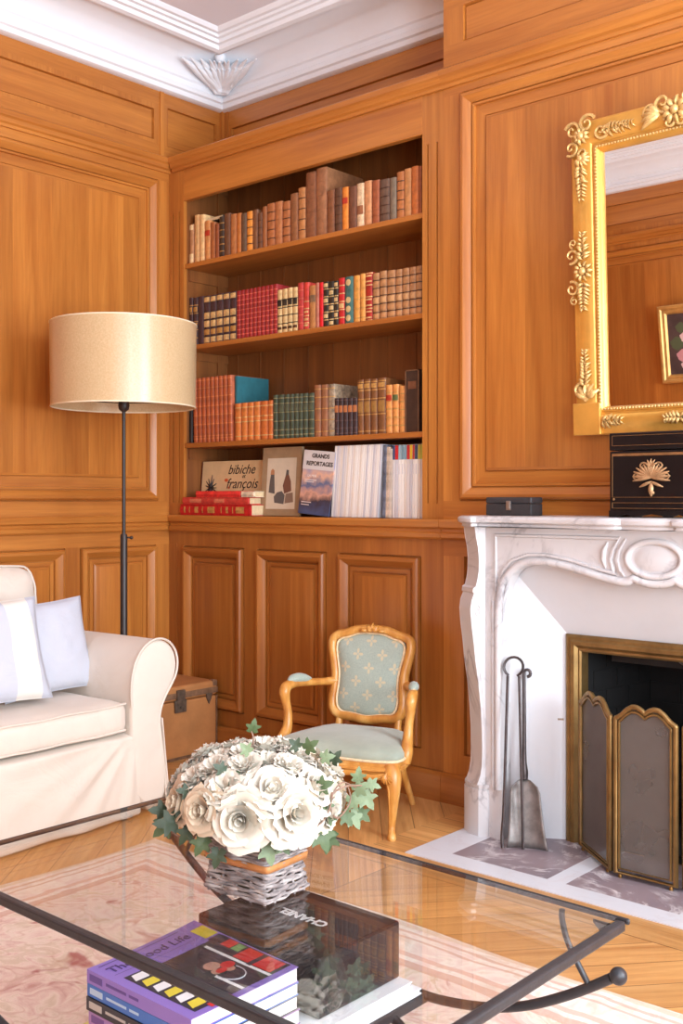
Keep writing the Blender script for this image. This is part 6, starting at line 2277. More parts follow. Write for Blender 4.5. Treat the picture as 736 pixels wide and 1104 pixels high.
# ------------------------------------------------------------------ coffee table
TX0, TX1, TY0, TY1, TZ = -2.070, -0.855, 1.062, 1.730, 0.420
ct = thing('coffee_table', 'glass topped coffee table with black iron frame and upturned ball ended arms', 'table', ((TX0 + TX1) / 2, (TY0 + TY1) / 2, RGZ))
RW = 0.018
for a, b, c, d in ((TX0, TX1, TY0, TY0 + RW), (TX0, TX1, TY1 - RW, TY1), (TX0, TX0 + RW, TY0 + RW, TY1 - RW), (TX1 - RW, TX1, TY0 + RW, TY1 - RW)):
    bm = BM()
    thin = (c > 1.6) or (b < -2.0)                    # the two far rails are slighter
    box(bm, a + (0.010 if b < -2.0 else 0), b, c + (0.010 if c > 1.6 else 0), d, TZ - (0.012 if thin else 0.018), TZ - 0.0005)
    obj('frame_rail', bm, iron, ct, smooth=0, bevel=0.004)
for sx, x in ((1, TX0 + RW), (-1, TX1 - RW)):
    for sy, y in ((1, TY0 + RW), (-1, TY1 - RW)):
        bm = BM()
        prism(bm, [(x, y), (x + sx * 0.045, y), (x, y + sy * 0.045)], lambda a, b, d: (a, b, d), TZ - 0.018, TZ - 0.0118)
        obj('corner_plate', bm, iron, ct, smooth=0)
bm = BM()
box(bm, TX0 + 0.0185, TX1 - RW - 0.0005, TY0 + RW + 0.0005, TY1 - 0.0125, TZ - 0.0115, TZ)
obj('glass_top', bm, glass_top, ct, smooth=0)
SX0, SX1, SHZ = -1.660, -1.285, 0.164
for x in (SX0, SX1 - 0.024):
    bm = BM()
    box(bm, x, x + 0.024, TY0 + 0.01, TY1 - 0.003, SHZ - 0.020, SHZ)
    obj('shelf_rail', bm, iron, ct, smooth=0, bevel=0.003)
for y in (1.10, 1.24, 1.37, 1.50, 1.62, 1.70):
    bm = BM()
    box(bm, SX0 + 0.024, SX1 - 0.024, y - 0.012, y + 0.012, SHZ - 0.010, SHZ - 0.0005)
    obj('shelf_slat', bm, iron, ct, smooth=0)
for sx, x0, xe in ((1, SX1 - 0.02, -0.880), (-1, SX0 + 0.02, 2 * (SX0 + SX1) / 2 + 0.880)):
    for yy in (TY1 - 0.014, TY0 + 0.014):
        L = abs(xe - x0)
        P = lambda q, z: (x0 + sx * L * q, yy, z)
        bm = BM()
        stube(bm, [(*P(-0.06, 0.158), 0.0092), (*P(0.12, 0.160), 0.0092), (*P(0.38, 0.180), 0.0092), (*P(0.60, 0.213), 0.0092), (*P(0.82, 0.264), 0.0092), (*P(0.99, 0.312), 0.0092)], 12, 6)
        am = obj('curved_arm', bm, iron, ct, smooth=60)
        bm = BM()
        sphere(bm, P(1.02, 0.319), 0.0155, 18, 12)
        obj('ball_end', bm, iron, am, smooth=60)
        bm = BM()
        xb = P(0.89, 0)[0]
        stube(bm, [(xb - sx * 0.055, yy, TZ - 0.013, 0.0055), (xb - sx * 0.054, yy, 0.385, 0.0055), (xb - sx * 0.040, yy, 0.345, 0.0055), (xb, yy, 0.284, 0.0055)], 10, 6)
        obj('brace', bm, iron, ct, smooth=60)
for sx, x0 in ((1, SX1 - 0.012), (-1, SX0 + 0.012)):
    for y0, y1 in ((1.62, 1.50), (1.17, 1.29)):
        bm = BM()
        stube(bm, [(x0, y0, SHZ - 0.016, 0.009), (x0 + sx * 0.06, y0 * 0.85 + y1 * 0.15, 0.130, 0.0095), (x0 + sx * 0.17, y0 * 0.5 + y1 * 0.5, 0.075, 0.0095), (x0 + sx * 0.25, y1, 0.036, 0.0095), (x0 + sx * 0.285, y1, RGZ + 0.0095, 0.0105)], 10, 6)
        obj('leg', bm, iron, ct, smooth=60)

# ------------------------------------------------------------------ under the glass: books, black box, magazines
gloss_black = plain('glossy_black_card', lin(36, 36, 42), 0.2, spec=0.4)
for k, (z, x1, y1, nm) in enumerate(((SHZ + 0.0005, -1.290, 1.705, 'lower of the two thin white books under the black box'), (SHZ + 0.0125, -1.305, 1.694, 'upper of the two thin white books under the black box'))):
    bm = BM()
    box(bm, x1 - 0.355, x1, y1 - 0.275, y1, z, z + 0.0025)
    box(bm, x1 - 0.355, x1, y1 - 0.275, y1, z + 0.009, z + 0.0115)
    box(bm, x1 - 0.355, x1 - 0.351, y1 - 0.275, y1, z, z + 0.0115)
    o = obj('white_book', bm, plain('white_cover_%d' % k, lin(240, 240, 244), 0.4), origin=(x1 - 0.178, y1 - 0.137, z), smooth=0)
    tag(o, nm, 'book', 'white books under the black box')
    bm = BM()
    box(bm, x1 - 0.351, x1 - 0.003, y1 - 0.272, y1 - 0.003, z + 0.0025, z + 0.009)
    obj('pages', bm, paper_white, o, smooth=0)
BZ0, BZ1 = SHZ + 0.0245, 0.302
bm = BM()
box(bm, -1.669, -1.334, 1.452, 1.692, BZ0, BZ1)
bb = obj('slipcase', bm, gloss_black, origin=(-1.50, 1.572, BZ0), smooth=0, bevel=0.005, seg=3)
tag(bb, 'big glossy black slipcase with white capital letters under the table glass', 'slipcase')
put_text('CHANEL', 0.030, flat('white_lettering', (236, 234, 236), 0.4), 'cover_lettering', bb, (-1.492, 1.577, BZ1 + 0.0004), (-1, 0, 0), (0, -1, 0), width=0.128, extrude=0.0002, bold=0.0012)

# magazine stack, spines towards the near side
ms = 'magazines stacked under the glass'
stack = [('low_red', (206, 60, 44), 'red and black spined magazine at the bottom of the stack', 0.018), ('yellow', (222, 206, 110), 'yellow spined magazine second from the bottom of the stack', 0.019), ('lilac', (172, 136, 190), 'lilac spined magazine in the middle of the stack', 0.026),
         ('black', (52, 50, 56), 'black spined magazine third from the top of the stack', 0.024), ('blue', (62, 112, 190), 'blue spined magazine below the purple one in the stack', 0.022), ('purple', (140, 116, 196), 'purple magazine with a photo cover on top of the stack', 0.024)]
z = SHZ + 0.0006
mr_ = random.Random(2)
for k, (nm, c, lb, h) in enumerate(stack):
    dx, dy = (mr_.uniform(-0.006, 0.006), mr_.uniform(-0.005, 0.003)) if k < 5 else (0, 0)
    x0, x1, y0, y1 = -1.622 + dx, -1.338 + dx, 1.150 + dy, 1.402 + dy
    top_one = k == 5
    cm_ = flat('cover_' + nm, c, 0.3)
    bm = BM()
    tt = 0.0012

    def sag(x, y):
        """The top magazine's cover lifts gently at its free corner."""
        if not top_one:
            return 0.0
        a, b = (x - x0) / (x1 - x0), (y - y0) / (y1 - y0)
        return 0.010 * b ** 2 * (1 - a) ** 1.5 + 0.003 * b * b
    for lay_, dz in (('b', 0.0), ('t', h - tt)):
        A = grid(bm, 10, 10, lambda a, b: Vector((x0 + (x1 - x0) * a, y0 + (y1 - y0) * b, z + dz + (sag(x0 + (x1 - x0) * a, y0 + (y1 - y0) * b) if lay_ == 't' else 0))))
        B_ = grid(bm, 10, 10, lambda a, b: Vector((x0 + (x1 - x0) * a, y0 + (y1 - y0) * b, z + dz + tt + (sag(x0 + (x1 - x0) * a, y0 + (y1 - y0) * b) if lay_ == 't' else 0))))
        ed = lambda G: G[0] + [r[-1] for r in G[1:]] + G[-1][-2::-1] + [r[0] for r in G[-2:0:-1]]
        ea, eb = ed(A), ed(B_)
        for q in range(len(ea)):
            bm.faces.new((ea[q], ea[(q + 1) % len(ea)], eb[(q + 1) % len(ea)], eb[q]))
    box(bm, x0, x1, y0 - 0.0008, y0 + 0.001, z, z + h)
    o = obj('magazine', bm, cm_, origin=((x0 + x1) / 2, (y0 + y1) / 2, z), smooth=30)
    tag(o, lb, 'magazine', ms)
    bm = BM()
    lo = grid(bm, 10, 10, lambda a, b: Vector((x0 + 0.002 + (x1 - x0 - 0.004) * a, y0 + 0.001 + (y1 - y0 - 0.003) * b, z + tt)))
    hi = grid(bm, 10, 10, lambda a, b: Vector((x0 + 0.002 + (x1 - x0 - 0.004) * a, y0 + 0.001 + (y1 - y0 - 0.003) * b, z + h - tt + sag(x0 + (x1 - x0) * a, y0 + (y1 - y0) * b))))
    ea, eb = ed(lo), ed(hi)
    for q in range(len(ea)):
        bm.faces.new((ea[q], ea[(q + 1) % len(ea)], eb[(q + 1) % len(ea)], eb[q]))
    obj('pages', bm, paper_white, o, smooth=0)
    # spine print
    bm = BM()
    bcol = {'purple': (98, 78, 150), 'blue': (180, 206, 230), 'black': (186, 182, 176), 'lilac': (120, 90, 150), 'yellow': (176, 156, 60), 'low_red': (40, 36, 38)}[nm]
    for a, b in ((0.03, 0.16), (0.20, 0.40), (0.43, 0.52)):
        box(bm, x0 + (x1 - x0) * a, x0 + (x1 - x0) * b, y0 - 0.0014, y0 - 0.0006, z + h * (0.25 if a < 0.1 else 0.42), z + h * (0.75 if a < 0.1 else 0.62))
    obj('spine_print', bm, flat('print_' + nm, bcol), o, smooth=0)
    z += h + 0.0006
    if k == 4:
        ztop = z
mag = o


def cov(a, b, d=0.0005):
    """Cover of the top magazine: a reads along the title (+y), b towards the masthead (-x)."""
    x = x1 - (x1 - x0) * b
    y = y0 + (y1 - y0) * a
    return Vector((x, y, ztop + h + sag(x, y) + d))


def cpatch(name, a0, a1, b0, b1, mat, d=0.0006, skew=0.0):
    bm = BM()
    na = max(2, int((a1 - a0) * 14) + 1)
    nb_ = max(2, int((b1 - b0) * 14) + 1)
    grid(bm, na, nb_, lambda p, q: cov(a0 + (a1 - a0) * p + skew * q, b0 + (b1 - b0) * q, d))
    return obj(name, bm, mat, mag, smooth=0)


navy = flat('cover_navy', (44, 46, 66), 0.3)
yel = flat('cover_yellow', (222, 204, 70), 0.35)
wht = flat('cover_white', (236, 234, 236), 0.35)
redp = flat('cover_red', (208, 48, 52), 0.35)
cpatch('cover_photo', 0.40, 0.985, 0.05, 0.70, plain('cover_photo_dark', lin(58, 52, 64), 0.3, var=0.6, vscale=24), 0.0005)
cpatch('cover_photo', 0.08, 0.40, 0.05, 0.72, navy, 0.0005)
for k in range(6):
    b = 0.62 - k * 0.106
    cpatch('headline', 0.10, 0.22, b, b + 0.082, yel if k % 2 else wht, 0.0008, 0.03)
    cpatch('headline', 0.225, 0.36, b + 0.004, b + 0.084, wht if k % 2 else yel, 0.0008, 0.03)
bm = BM()
for ca, cb, rr, sx_ in ((0.60, 0.42, 0.055, 1.2), (0.66, 0.32, 0.045, 1.0), (0.56, 0.34, 0.035, 1.0)):
    bm.faces.new([bm.verts.new(cov(ca + rr * sx_ * math.cos(t), cb + rr * math.sin(t), 0.0009)) for t in [2 * PI * i / 16 for i in range(16)]])
obj('photo_figure', bm, flat('figure_skin', (196, 146, 130), 0.35), mag, smooth=0)
bm = BM()
for ca, cb, rr, sx_ in ((0.69, 0.36, 0.045, 1.3), (0.60, 0.33, 0.030, 1.6)):
    bm.faces.new([bm.verts.new(cov(ca + rr * sx_ * math.cos(t), cb + rr * math.sin(t), 0.0011)) for t in [2 * PI * i / 12 for i in range(12)]])
obj('photo_scarf', bm, redp, mag, smooth=0)
bm = BM()
tube(bm, [cov(0.62 + 0.10 * math.cos(t), 0.27 + 0.11 * math.sin(t), 0.001) for t in [PI * 0.9 + PI * 1.2 * i / 14 for i in range(15)]], 0.0012, 5)
obj('photo_line', bm, flat('line_grey', (200, 200, 206)), mag, smooth=0)
cpatch('red_panel', 0.80, 0.97, 0.08, 0.42, redp, 0.0009)
cpatch('dark_bar', 0.78, 0.98, 0.24, 0.28, navy, 0.0011)
cpatch('white_bar', 0.76, 0.79, 0.05, 0.66, wht, 0.0009)
cpatch('white_bar', 0.50, 0.53, 0.05, 0.30, wht, 0.0009)
cpatch('yellow_box', 0.86, 0.985, 0.74, 0.90, yel, 0.0007)
cpatch('small_box', 0.86, 0.975, 0.62, 0.72, navy, 0.0009)
cpatch('small_box', 0.87, 0.975, 0.52, 0.61, redp, 0.0009)
cpatch('small_box', 0.87, 0.965, 0.30 + 0.14, 0.51, flat('cover_green', (120, 170, 110), 0.35), 0.0011)
for k, c_ in enumerate((redp, navy, redp)):
    cpatch('small_box', 0.20 + 0.07 * k, 0.26 + 0.07 * k, 0.02, 0.07, c_, 0.0009)
bar = flat('title_purple', (74, 58, 112), 0.35)
tb = put_text('The Good Life', 0.03, bar, 'title_lettering', mag, (0, 0, 0), (1, 0, 0), (0, 1, 0), width=0.185)
me = tb.data                                   # lay the title on the curved cover
off_w = WM[mag.name]
for v in me.vertices:
    a = 0.44 + v.co.x + off_w.translation.x
    p = v.co + off_w.translation
    q = cov(0.44 + p.x / (y1 - y0), 0.86 + p.y / (x1 - x0), 0.0012 + p.z)
    v.co = q - off_w.translation
cpatch('title_rule', 0.06, 0.80, 0.955, 0.962, bar, 0.0008)
cpatch('title_rule', 0.06, 0.80, 0.785, 0.789, bar, 0.0008)
# a dark leaflet peeping out behind the purple magazine
bm = BM()
prism(bm, [(-1.648, 1.262), (-1.630, 1.236), (-1.56, 1.275), (-1.585, 1.310)], lambda a, b, d: (a, b, d), 0, 0.0004)
bm.free()

# ------------------------------------------------------------------ basket of white roses on the glass
BXc, BYc, GZ = -1.443, 1.399, TZ + 0.0004
fb = thing('flower_basket', 'square grey wicker basket of cream roses and ivy standing on the glass table', 'flower arrangement', (BXc, BYc, GZ), R(5))


def wicker_mat():
    m, nt, bs, out = new_mat('grey_willow')
    n = N(nt, 'ShaderNodeTexNoise', {'Vector': coord(nt, (30, 30, 90)), 'Scale': 1.0, 'Detail': 4.0})
    nt.links.new(RAMP(nt, n.outputs[0], [(0.3, lin(92, 84, 84)), (0.52, lin(152, 142, 140)), (0.72, lin(200, 192, 188))]), bs.inputs['Base Color'])
    bs.inputs['Roughness'].default_value = 0.75
    return m


wick = wicker_mat()
bm = BM()
BH = 0.135
NR = 14


def rsq(half, r, n_side=14):
    """Rounded square outline."""
    pts = []
    for k, (sx, sy) in enumerate(((1, 1), (-1, 1), (-1, -1), (1, -1))):
        cxx, cyy = sx * (half - r), sy * (half - r)
        for i in range(4):
            a = PI / 2 * k + PI / 2 * i / 3
            pts.append((cxx + r * math.cos(a), cyy + r * math.sin(a)))
        nx_, ny_ = ((-1, 1), (-1, -1), (1, -1), (1, 1))[k]
        ex, ey = (nx_ * (half - r), ny_ * (half - r))
        a = PI / 2 * (k + 1)
        ax_, ay_ = cxx + r * math.cos(a), cyy + r * math.sin(a)
        bx_, by_ = ex + r * math.cos(a), ey + r * math.sin(a)
        for i in range(1, n_side):
            q = i / n_side
            pts.append((ax_ + (bx_ - ax_) * q, ay_ + (by_ - ay_) * q))
    return pts


wk = random.Random(8)
KY = 0.78                     # the basket is a little shallower than it is wide
for j in range(NR):
    q = j / (NR - 1)
    zz = 0.006 + BH * q
    half = 0.077 - 0.007 * math.sin(PI * min(1, q * 1.6)) + 0.018 * max(0, q - 0.35)
    base = rsq(half, 0.010)
    n = len(base)
    for rep in range(2):
        ph = wk.uniform(0, 6)
        pts = []
        for i, (x, y) in enumerate(base):
            L = math.hypot(x, y)
            o_ = 0.0032 * math.sin(i * PI / 3.2 + (PI if (j + rep) % 2 else 0))
            pts.append((x * (1 + o_ / L), y * KY * (1 + o_ / L), zz + rep * 0.004 + 0.0012 * math.sin(i * 0.7 + ph)))
        tube(bm, pts, [0.0030 + 0.0008 * math.sin(i * 0.9 + ph) for i in range(n)], 6, closed=True)
for i, (x, y) in enumerate(rsq(0.072, 0.010)):
    if i % 4 == 0:
        tube(bm, [(x * 1.02, y * KY * 1.02, 0.0), (x * 0.93, y * KY * 0.93, BH * 0.4), (x * 1.10, y * KY * 1.10, BH)], 0.003, 6)
obj('wicker_body', bm, wick, fb, smooth=60, local=True)
bm = BM()
o1 = rsq(0.0775, 0.011)
o2 = rsq(0.0790, 0.011)
n = len(o1)
A = [bm.verts.new((x, y * KY, 0.058)) for x, y in o1]
B_ = [bm.verts.new((x, y * KY, 0.071)) for x, y in o2]
for k in range(n):
    bm.faces.new((A[k], A[(k + 1) % n], B_[(k + 1) % n], B_[k]))
ob = obj('copper_band', bm, plain('copper_bark_band', lin(196, 132, 78), 0.5, 0.1, var=0.2, vscale=30), fb, smooth=60, local=True)
ob.modifiers.new('solid', 'SOLIDIFY').thickness = 0.002
bm = BM()
box(bm, -0.058, 0.058, -0.042, 0.042, 0.004, 0.11)
obj('foam_block', bm, flat('dry_foam', (96, 86, 70), 0.9), fb, smooth=0, local=True)

petal_m = plain('cream_petal', lin(208, 200, 184), 0.6, var=0.035, vscale=30, sheen=0.2)
petal_w = plain('warm_petal', lin(210, 192, 166), 0.6, var=0.05, vscale=30, sheen=0.2)


def petal(bm, phi, rr, hgt, width, curl, z0, rs, ruffle=0.0):
    nu, nv = 6, 6
    sd = rs.uniform(0, 50)

    def f(a, b):
        s = (a - 0.5) * 2
        w = width * (0.35 + 0.65 * math.sin(PI * min(0.62, b * 0.62 + 0.12)) / 1.0) * (1 - 0.30 * max(0, b - 0.75) * 4 * abs(s))
        ang = phi + s * w
        r = rr * (0.18 + 0.82 * math.sin(b * PI / 2) ** 0.8) + curl * max(0, b - 0.6) ** 1.5 * 2.2
        r += ruffle * rr * noise.noise(Vector((s * 2.2 + sd, b * 2, phi))) * b
        z = z0 + hgt * (b ** 0.9) - curl * max(0, b - 0.65) ** 1.6 * 1.9 - 0.08 * hgt * s * s * b + ruffle * hgt * 0.5 * noise.noise(Vector((s * 2.5, sd, b)))
        return Vector((r * math.cos(ang), r * math.sin(ang), z))
    grid(bm, nu, nv, f)


def rose_mesh(seed, mat, open_=1.0):
    rs = random.Random(seed)
    bm = BM()
    for k in range(4):
        petal(bm, k * 2.2 + rs.random(), 0.10 + 0.03 * k, 0.62 - 0.03 * k, 1.5, 0.0, 0.0, rs, 0.05)
    spec_ = [(5, 0.26, 0.62, 0.95, 0.05), (5, 0.44, 0.60, 0.85, 0.14), (6, 0.64, 0.50, 0.72, 0.26), (7, 0.84, 0.36, 0.62, 0.36)]
    for li, (cnt, rr, hh, ww, cc) in enumerate(spec_):
        for k in range(cnt):
            petal(bm, 2 * PI * k / cnt + li * 0.6 + rs.uniform(-0.2, 0.2), rr * rs.uniform(0.92, 1.08), hh * rs.uniform(0.9, 1.08), ww * rs.uniform(0.92, 1.1), cc * open_ * rs.uniform(0.7, 1.3), 0.0 - 0.03 * li, rs, 0.14)
    me = bpy.data.meshes.new('rose')
    bm.to_mesh(me)
    bm.free()
    me.materials.append(mat)
    me.polygons.foreach_set('use_smooth', [True] * len(me.polygons))
    return me


def ruffle_mesh(seed, mat):
    """A frilly open blossom: many small crimped petals."""
    rs = random.Random(seed)
    bm = BM()
    for k in range(22):
        petal(bm, k * 2.4, 0.18 + 0.62 * (k / 22) ** 0.8, 0.66 - 0.36 * (k / 22), 0.62, 0.20, 0.0, rs, 0.30)
    me = bpy.data.meshes.new('rose')
    bm.to_mesh(me)
    bm.free()
    me.materials.append(mat)
    me.polygons.foreach_set('use_smooth', [True] * len(me.polygons))
    return me


roses = [rose_mesh(1, petal_m), rose_mesh(2, petal_m, 1.2), rose_mesh(3, petal_w, 1.0), ruffle_mesh(4, petal_m), ruffle_mesh(5, petal_m), ruffle_mesh(6, petal_w)]
fr_r = random.Random(21)
FC = Vector((0.0, 0.0, 0.178))
FA = Vector((0.167, 0.165, 0.098))
Mi = Matrix.Rotation(R(-2), 3, 'Z')
view = Vector((1.44, -1.40, 0.5)).normalized()
placed = []


def put_flower(me, dirv, size, sink=0.0, roll=None, name='rose'):
    d = Vector(dirv).normalized()
    p = FC + Vector((d.x * FA.x, d.y * FA.y, d.z * FA.z))
    nrm = Vector((d.x / FA.x, d.y / FA.y, d.z / FA.z)).normalized()
    nrm = (nrm + d * 0.6 + Vector((0, 0, 0.15))).normalized()
    o = bpy.data.objects.new(name, me)
    COL.objects.link(o)
    o.parent = fb
    q = nrm.to_track_quat('Z', 'Y')
    o.rotation_mode = 'QUATERNION'
    o.rotation_quaternion = q @ Matrix.Rotation(fr_r.uniform(0, 6.28) if roll is None else roll, 3, 'Z').to_quaternion()
    o.scale = (size, size, size)
    o.location = p - nrm * (size * (0.50 + sink))
    return o


# large blooms turned to the viewer, then the rest of the dome
tocam = Matrix.Rotation(0, 3, 'Z')
right = Vector((0.70, 0.714, 0))
front = Vector((0.714, -0.70, 0))
upv = Vector((0, 0, 1))


def D(r_, f_, u_):
    return right * r_ + front * f_ + upv * u_


big = [(D(-0.26, 0.95, -0.04), 0.060, 0), (D(0.36, 0.92, 0.04), 0.060, 1), (D(-0.68, 0.72, 0.06), 0.048, 2), (D(-0.98, 0.35, 0.06), 0.046, 2), (D(0.78, 0.60, -0.12), 0.052, 1), (D(0.10, 0.85, 0.50), 0.052, 0), (D(-0.42, 0.72, 0.50), 0.048, 3), (D(0.60, 0.66, 0.42), 0.050, 1)]
for d, s, k in big:
    put_flower(roses[k], d, s)
    placed.append(Vector(d).normalized())
n = 74
for i in range(n):
    zz = 1 - (i + 0.5) / n * 1.18
    a = i * PI * (3 - math.sqrt(5))
    r_ = math.sqrt(max(0, 1 - zz * zz))
    d = Vector((r_ * math.cos(a), r_ * math.sin(a), zz))
    if any((d - q).length < 0.42 for q in placed[:8]) or any((d - q).length < 0.27 for q in placed[8:]):
        continue
    placed.append(d)
    top = d.z > 0.45
    k = fr_r.choice((3, 4, 5, 3)) if top or fr_r.random() < 0.35 else fr_r.choice((0, 1, 2))
    put_flower(roses[k], d, fr_r.uniform(0.040, 0.050), fr_r.uniform(-0.1, 0.2))

# ivy


def ivy_mesh(seed):
    rs = random.Random(seed)
    out = [(0.0, 0.0), (0.10, -0.16), (0.30, -0.12), (0.46, -0.02), (0.36, 0.10), (0.32, 0.20), (0.52, 0.34), (0.58, 0.52), (0.38, 0.50), (0.22, 0.52), (0.18, 0.74), (0.0, 1.0)]
    out = out + [(-x, y) for x, y in out[-2:0:-1]]
    bm = BM()
    cen = (0.0, 0.30)
    rings = []
    for q in (1.0, 0.66, 0.33):
        ring = []
        for x, y in out:
            X, Y = cen[0] + (x - cen[0]) * q, cen[1] + (y - cen[1]) * q
            ring.append(bm.verts.new((X, Y, 0.10 * abs(X) - 0.22 * (Y - 0.2) ** 2 + 0.05 * noise.noise(Vector((X * 3, Y * 3, seed))))))
        rings.append(ring)
    c = bm.verts.new((cen[0], cen[1], -0.01))
    m = len(out)
    for A, B_ in zip(rings, rings[1:]):
        for k in range(m):
            bm.faces.new((A[k], A[(k + 1) % m], B_[(k + 1) % m], B_[k]))
    for k in range(m):
        bm.faces.new((rings[-1][k], rings[-1][(k + 1) % m], c))
    for v in bm.verts:
        v.co.x *= rs.uniform(0.98, 1.02)
    me = bpy.data.meshes.new('ivy_leaf')
    bm.to_mesh(me)
    bm.free()
    me.polygons.foreach_set('use_smooth', [True] * len(me.polygons))
    return me


ivy_ms = [plain('ivy_green', lin(74, 92, 56), 0.55, var=0.3, vscale=40), plain('ivy_grey_green', lin(112, 128, 94), 0.55, var=0.25, vscale=40), plain('ivy_dark', lin(48, 62, 40), 0.55, var=0.3, vscale=40)]
ivy = []
for s_, mm in enumerate(ivy_ms):
    me = ivy_mesh(s_)
    me.materials.append(mm)
    ivy.append(me)


def put_leaf(pos, nrm, tip, size, k):
    o = bpy.data.objects.new('ivy_leaf', ivy[k])
    COL.objects.link(o)
    o.parent = fb
    y = Vector(tip).normalized()
    z = Vector(nrm)
    z = (z - y * z.dot(y)).normalized()
    x = y.cross(z)
    M3 = Matrix(((x.x, y.x, z.x), (x.y, y.y, z.y), (x.z, y.z, z.z)))
    o.rotation_mode = 'QUATERNION'
    o.rotation_quaternion = M3.to_quaternion()
    o.scale = (size, size, size)
    o.location = pos
    return o


def Q(r_, f_, u_):
    """Local point of the arrangement: right of picture, towards the viewer, height over the glass."""
    return right * r_ + front * f_ + Vector((0, 0, u_))


LEAVES = [  # right, front, height, tip right, tip up, size, tone
    (-0.150, 0.060, 0.125, -1.0, 0.1, 0.042, 2), (-0.125, 0.075, 0.118, -0.6, -0.8, 0.034, 2), (-0.100, 0.090, 0.105, -0.5, -0.9, 0.036, 0), (-0.110, 0.08, 0.135, 0.3, -1, 0.036, 0), (-0.075, 0.115, 0.090, -0.3, -1.0, 0.034, 2), (-0.160, 0.03, 0.118, -0.8, -0.6, 0.040, 0), (-0.165, 0.02, 0.135, -0.9, 0.2, 0.036, 2),
    (0.010, 0.120, 0.098, 0.2, -1, 0.040, 1), (0.030, 0.118, 0.105, 0.6, -0.8, 0.034, 0), (0.085, 0.105, 0.115, 0.5, 0.5, 0.036, 1), (0.105, 0.095, 0.112, 0.4, -1, 0.046, 0), (0.125, 0.08, 0.100, -0.2, -1, 0.040, 0), 
    (0.150, 0.085, 0.150, 0.5, -0.7, 0.030, 0), (0.165, 0.055, 0.160, 0.9, 0.2, 0.032, 1), (0.178, 0.050, 0.180, 0.8, 0.5, 0.032, 1), (0.195, 0.045, 0.172, 0.5, -0.8, 0.036, 1), (0.185, 0.035, 0.195, 0.1, 1, 0.028, 1), (0.205, 0.04, 0.190, 0.9, -0.3, 0.026, 1), (0.170, 0.050, 0.125, 0.6, -1, 0.036, 1), (0.185, 0.045, 0.140, 0.8, -0.7, 0.030, 0),
    (0.100, 0.110, 0.205, 0.7, 0.3, 0.032, 0), (0.112, 0.112, 0.180, 0.3, -0.9, 0.028, 0), (0.120, 0.10, 0.155, 0.1, -1, 0.028, 0), (0.085, 0.06, 0.262, 0.6, 0.5, 0.030, 0), (0.070, 0.07, 0.268, -0.6, 0.6, 0.026, 2), (0.135, 0.05, 0.235, 0.5, 0.7, 0.028, 2), (0.115, 0.06, 0.245, 0.9, 0.2, 0.026, 1),
    (-0.020, 0.08, 0.265, -0.5, 0.6, 0.026, 1), (-0.050, 0.10, 0.232, 0.3, -0.8, 0.034, 0), (-0.065, 0.10, 0.238, -0.6, 0.5, 0.026, 2), (-0.100, 0.095, 0.205, 0.6, -0.4, 0.030, 2), (-0.125, 0.075, 0.198, -0.8, 0.2, 0.026, 2), (-0.140, 0.060, 0.165, -0.3, -0.9, 0.026, 2), (-0.010, 0.03, 0.292, 0.2, 1, 0.026, 0),
    (-0.09, -0.11, 0.13, -0.3, -1, 0.036, 0), (0.05, -0.14, 0.12, 0.2, -1, 0.036, 0), (0.12, -0.10, 0.12, 0.5, -1, 0.036, 1),
]
for r_, f_, u_, tr, tu, s_, k in LEAVES:
    put_leaf(Q(r_, f_, u_ + (0.022 if u_ < 0.14 else 0.008)), front * (1 if f_ > 0 else -1) + upv * 0.45 + right * fr_r.uniform(-0.35, 0.35), right * tr + upv * tu + front * 0.25 * (1 if f_ > 0 else -1), s_ * 0.98, k)
twig = plain('ivy_twig', lin(132, 104, 88), 0.6, var=0.2, vscale=40)
for ctrl in ([(0.070, 0.125, 0.150), (0.098, 0.128, 0.152), (0.118, 0.118, 0.172), (0.130, 0.10, 0.200), (0.150, 0.08, 0.212), (0.178, 0.06, 0.196)],
             [(0.128, 0.10, 0.200), (0.122, 0.112, 0.178), (0.132, 0.112, 0.158), (0.150, 0.09, 0.160), (0.166, 0.07, 0.178), (0.160, 0.07, 0.205)],
             [(0.120, 0.09, 0.190), (0.150, 0.085, 0.205), (0.180, 0.06, 0.200), (0.205, 0.04, 0.192)],
             [(-0.010, 0.03, 0.255), (-0.008, 0.03, 0.285), (-0.012, 0.03, 0.300)],
             [(-0.09, 0.09, 0.115), (-0.125, 0.08, 0.120), (-0.155, 0.06, 0.130)]):
    bm = BM()
    s = spline([(*Q(*c),) for c in ctrl], 5)
    tube(bm, s, [0.0022 - 0.0010 * i / len(s) for i in range(len(s))], 6)
    obj('ivy_twig', bm, twig, fb, smooth=60, local=True)

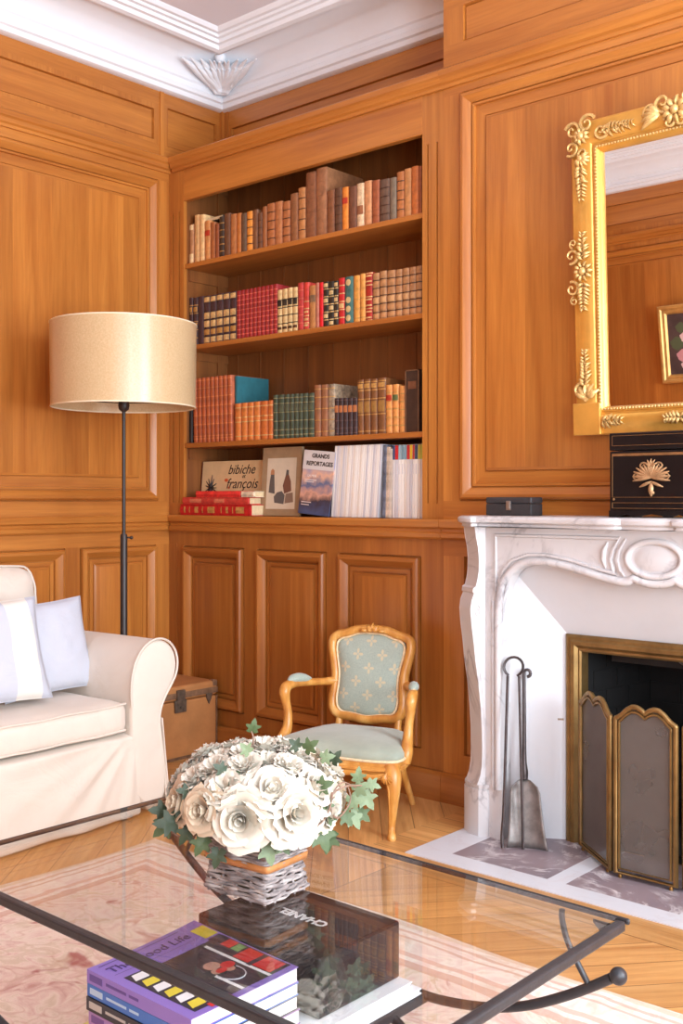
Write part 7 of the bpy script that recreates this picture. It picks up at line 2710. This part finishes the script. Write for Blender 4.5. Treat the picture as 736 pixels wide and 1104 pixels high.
# ------------------------------------------------------------------ flower painting on the wall behind, seen in the mirror
PT = R(5)
px0, px1, pz0, pz1 = -3.445, -2.86, 1.625, 2.185
pa = thing('framed_painting', 'gilt framed still life of pink roses on the opposite wall, reflected in the mirror', 'painting', ((px0 + px1) / 2, YF + 0.01, pz0))
PM = lambda s, z, d: Vector((s, YF + 0.012 + (z - pz0) * math.sin(PT) + d, z))
bm = BM()
mold_ring(bm, PM, px0, px1, pz0, pz1, [(0, -0.008), (0, 0.022), (0.008, 0.030), (0.022, 0.028), (0.034, 0.018), (0.040, 0.022), (0.052, 0.020), (0.062, 0.008), (0.064, 0.004)], field=False)
obj('gilt_frame', bm, plain('old_gilt', lin(206, 160, 92), 0.4, 0.45, var=0.2, vscale=12), pa, smooth=25, recalc=False)
bm = BM()
bm.faces.new([bm.verts.new(PM(s, z, 0.004)) for s, z in ((px0 + 0.062, pz0 + 0.062), (px1 - 0.062, pz0 + 0.062), (px1 - 0.062, pz1 - 0.062), (px0 + 0.062, pz1 - 0.062))])
obj('canvas', bm, plain('dark_painted_ground', lin(84, 66, 66), 0.5, var=0.4, vscale=6), pa, smooth=0, recalc=False)
bm = BM()
box(bm, px0 + 0.062, px1 - 0.062, YF + 0.02 + 0.013, YF + 0.02 + 0.0135, pz0 + 0.062, pz0 + 0.125)
bm.free()
bm = BM()
pr_ = random.Random(9)
cxp, czp = (px0 + px1) / 2 - 0.01, 1.88
blobs = [(-0.115, -0.06, 0.048, 'pink'), (-0.02, -0.02, 0.055, 'pale'), (0.09, -0.05, 0.05, 'pink'), (-0.08, 0.07, 0.05, 'pale'), (0.05, 0.09, 0.05, 'pink'), (-0.01, 0.17, 0.04, 'pale'), (0.14, 0.05, 0.04, 'leaf'), (-0.155, 0.03, 0.05, 'leaf'), (-0.12, 0.14, 0.04, 'leaf'), (0.10, 0.16, 0.04, 'leaf'), (0.0, -0.12, 0.05, 'leaf'), (-0.10, -0.13, 0.035, 'pale')]
bm.free()
pm_ = {'pink': flat('painted_pink', (208, 150, 156)), 'pale': flat('painted_pale', (228, 196, 194)), 'leaf': flat('painted_leaf', (86, 98, 70))}
for u, v, r_, k in sorted(blobs, key=lambda b: b[3] != 'leaf'):
    bm = BM()
    for j in range(3):
        rr = r_ * (1 - 0.28 * j)
        bm.faces.new([bm.verts.new(PM(cxp + u + rr * math.cos(t) * (1 + 0.12 * math.sin(5 * t + j)) + 0.006 * j, czp + v + rr * 0.9 * math.sin(t) * (1 + 0.12 * math.cos(4 * t)), 0.0046 + 0.0003 * j + (0.0004 if k != 'leaf' else 0))) for t in [2 * PI * i / 18 for i in range(18)]])
    obj('painted_flower' if k != 'leaf' else 'painted_leaf', bm, pm_[k], pa, smooth=0, recalc=False)
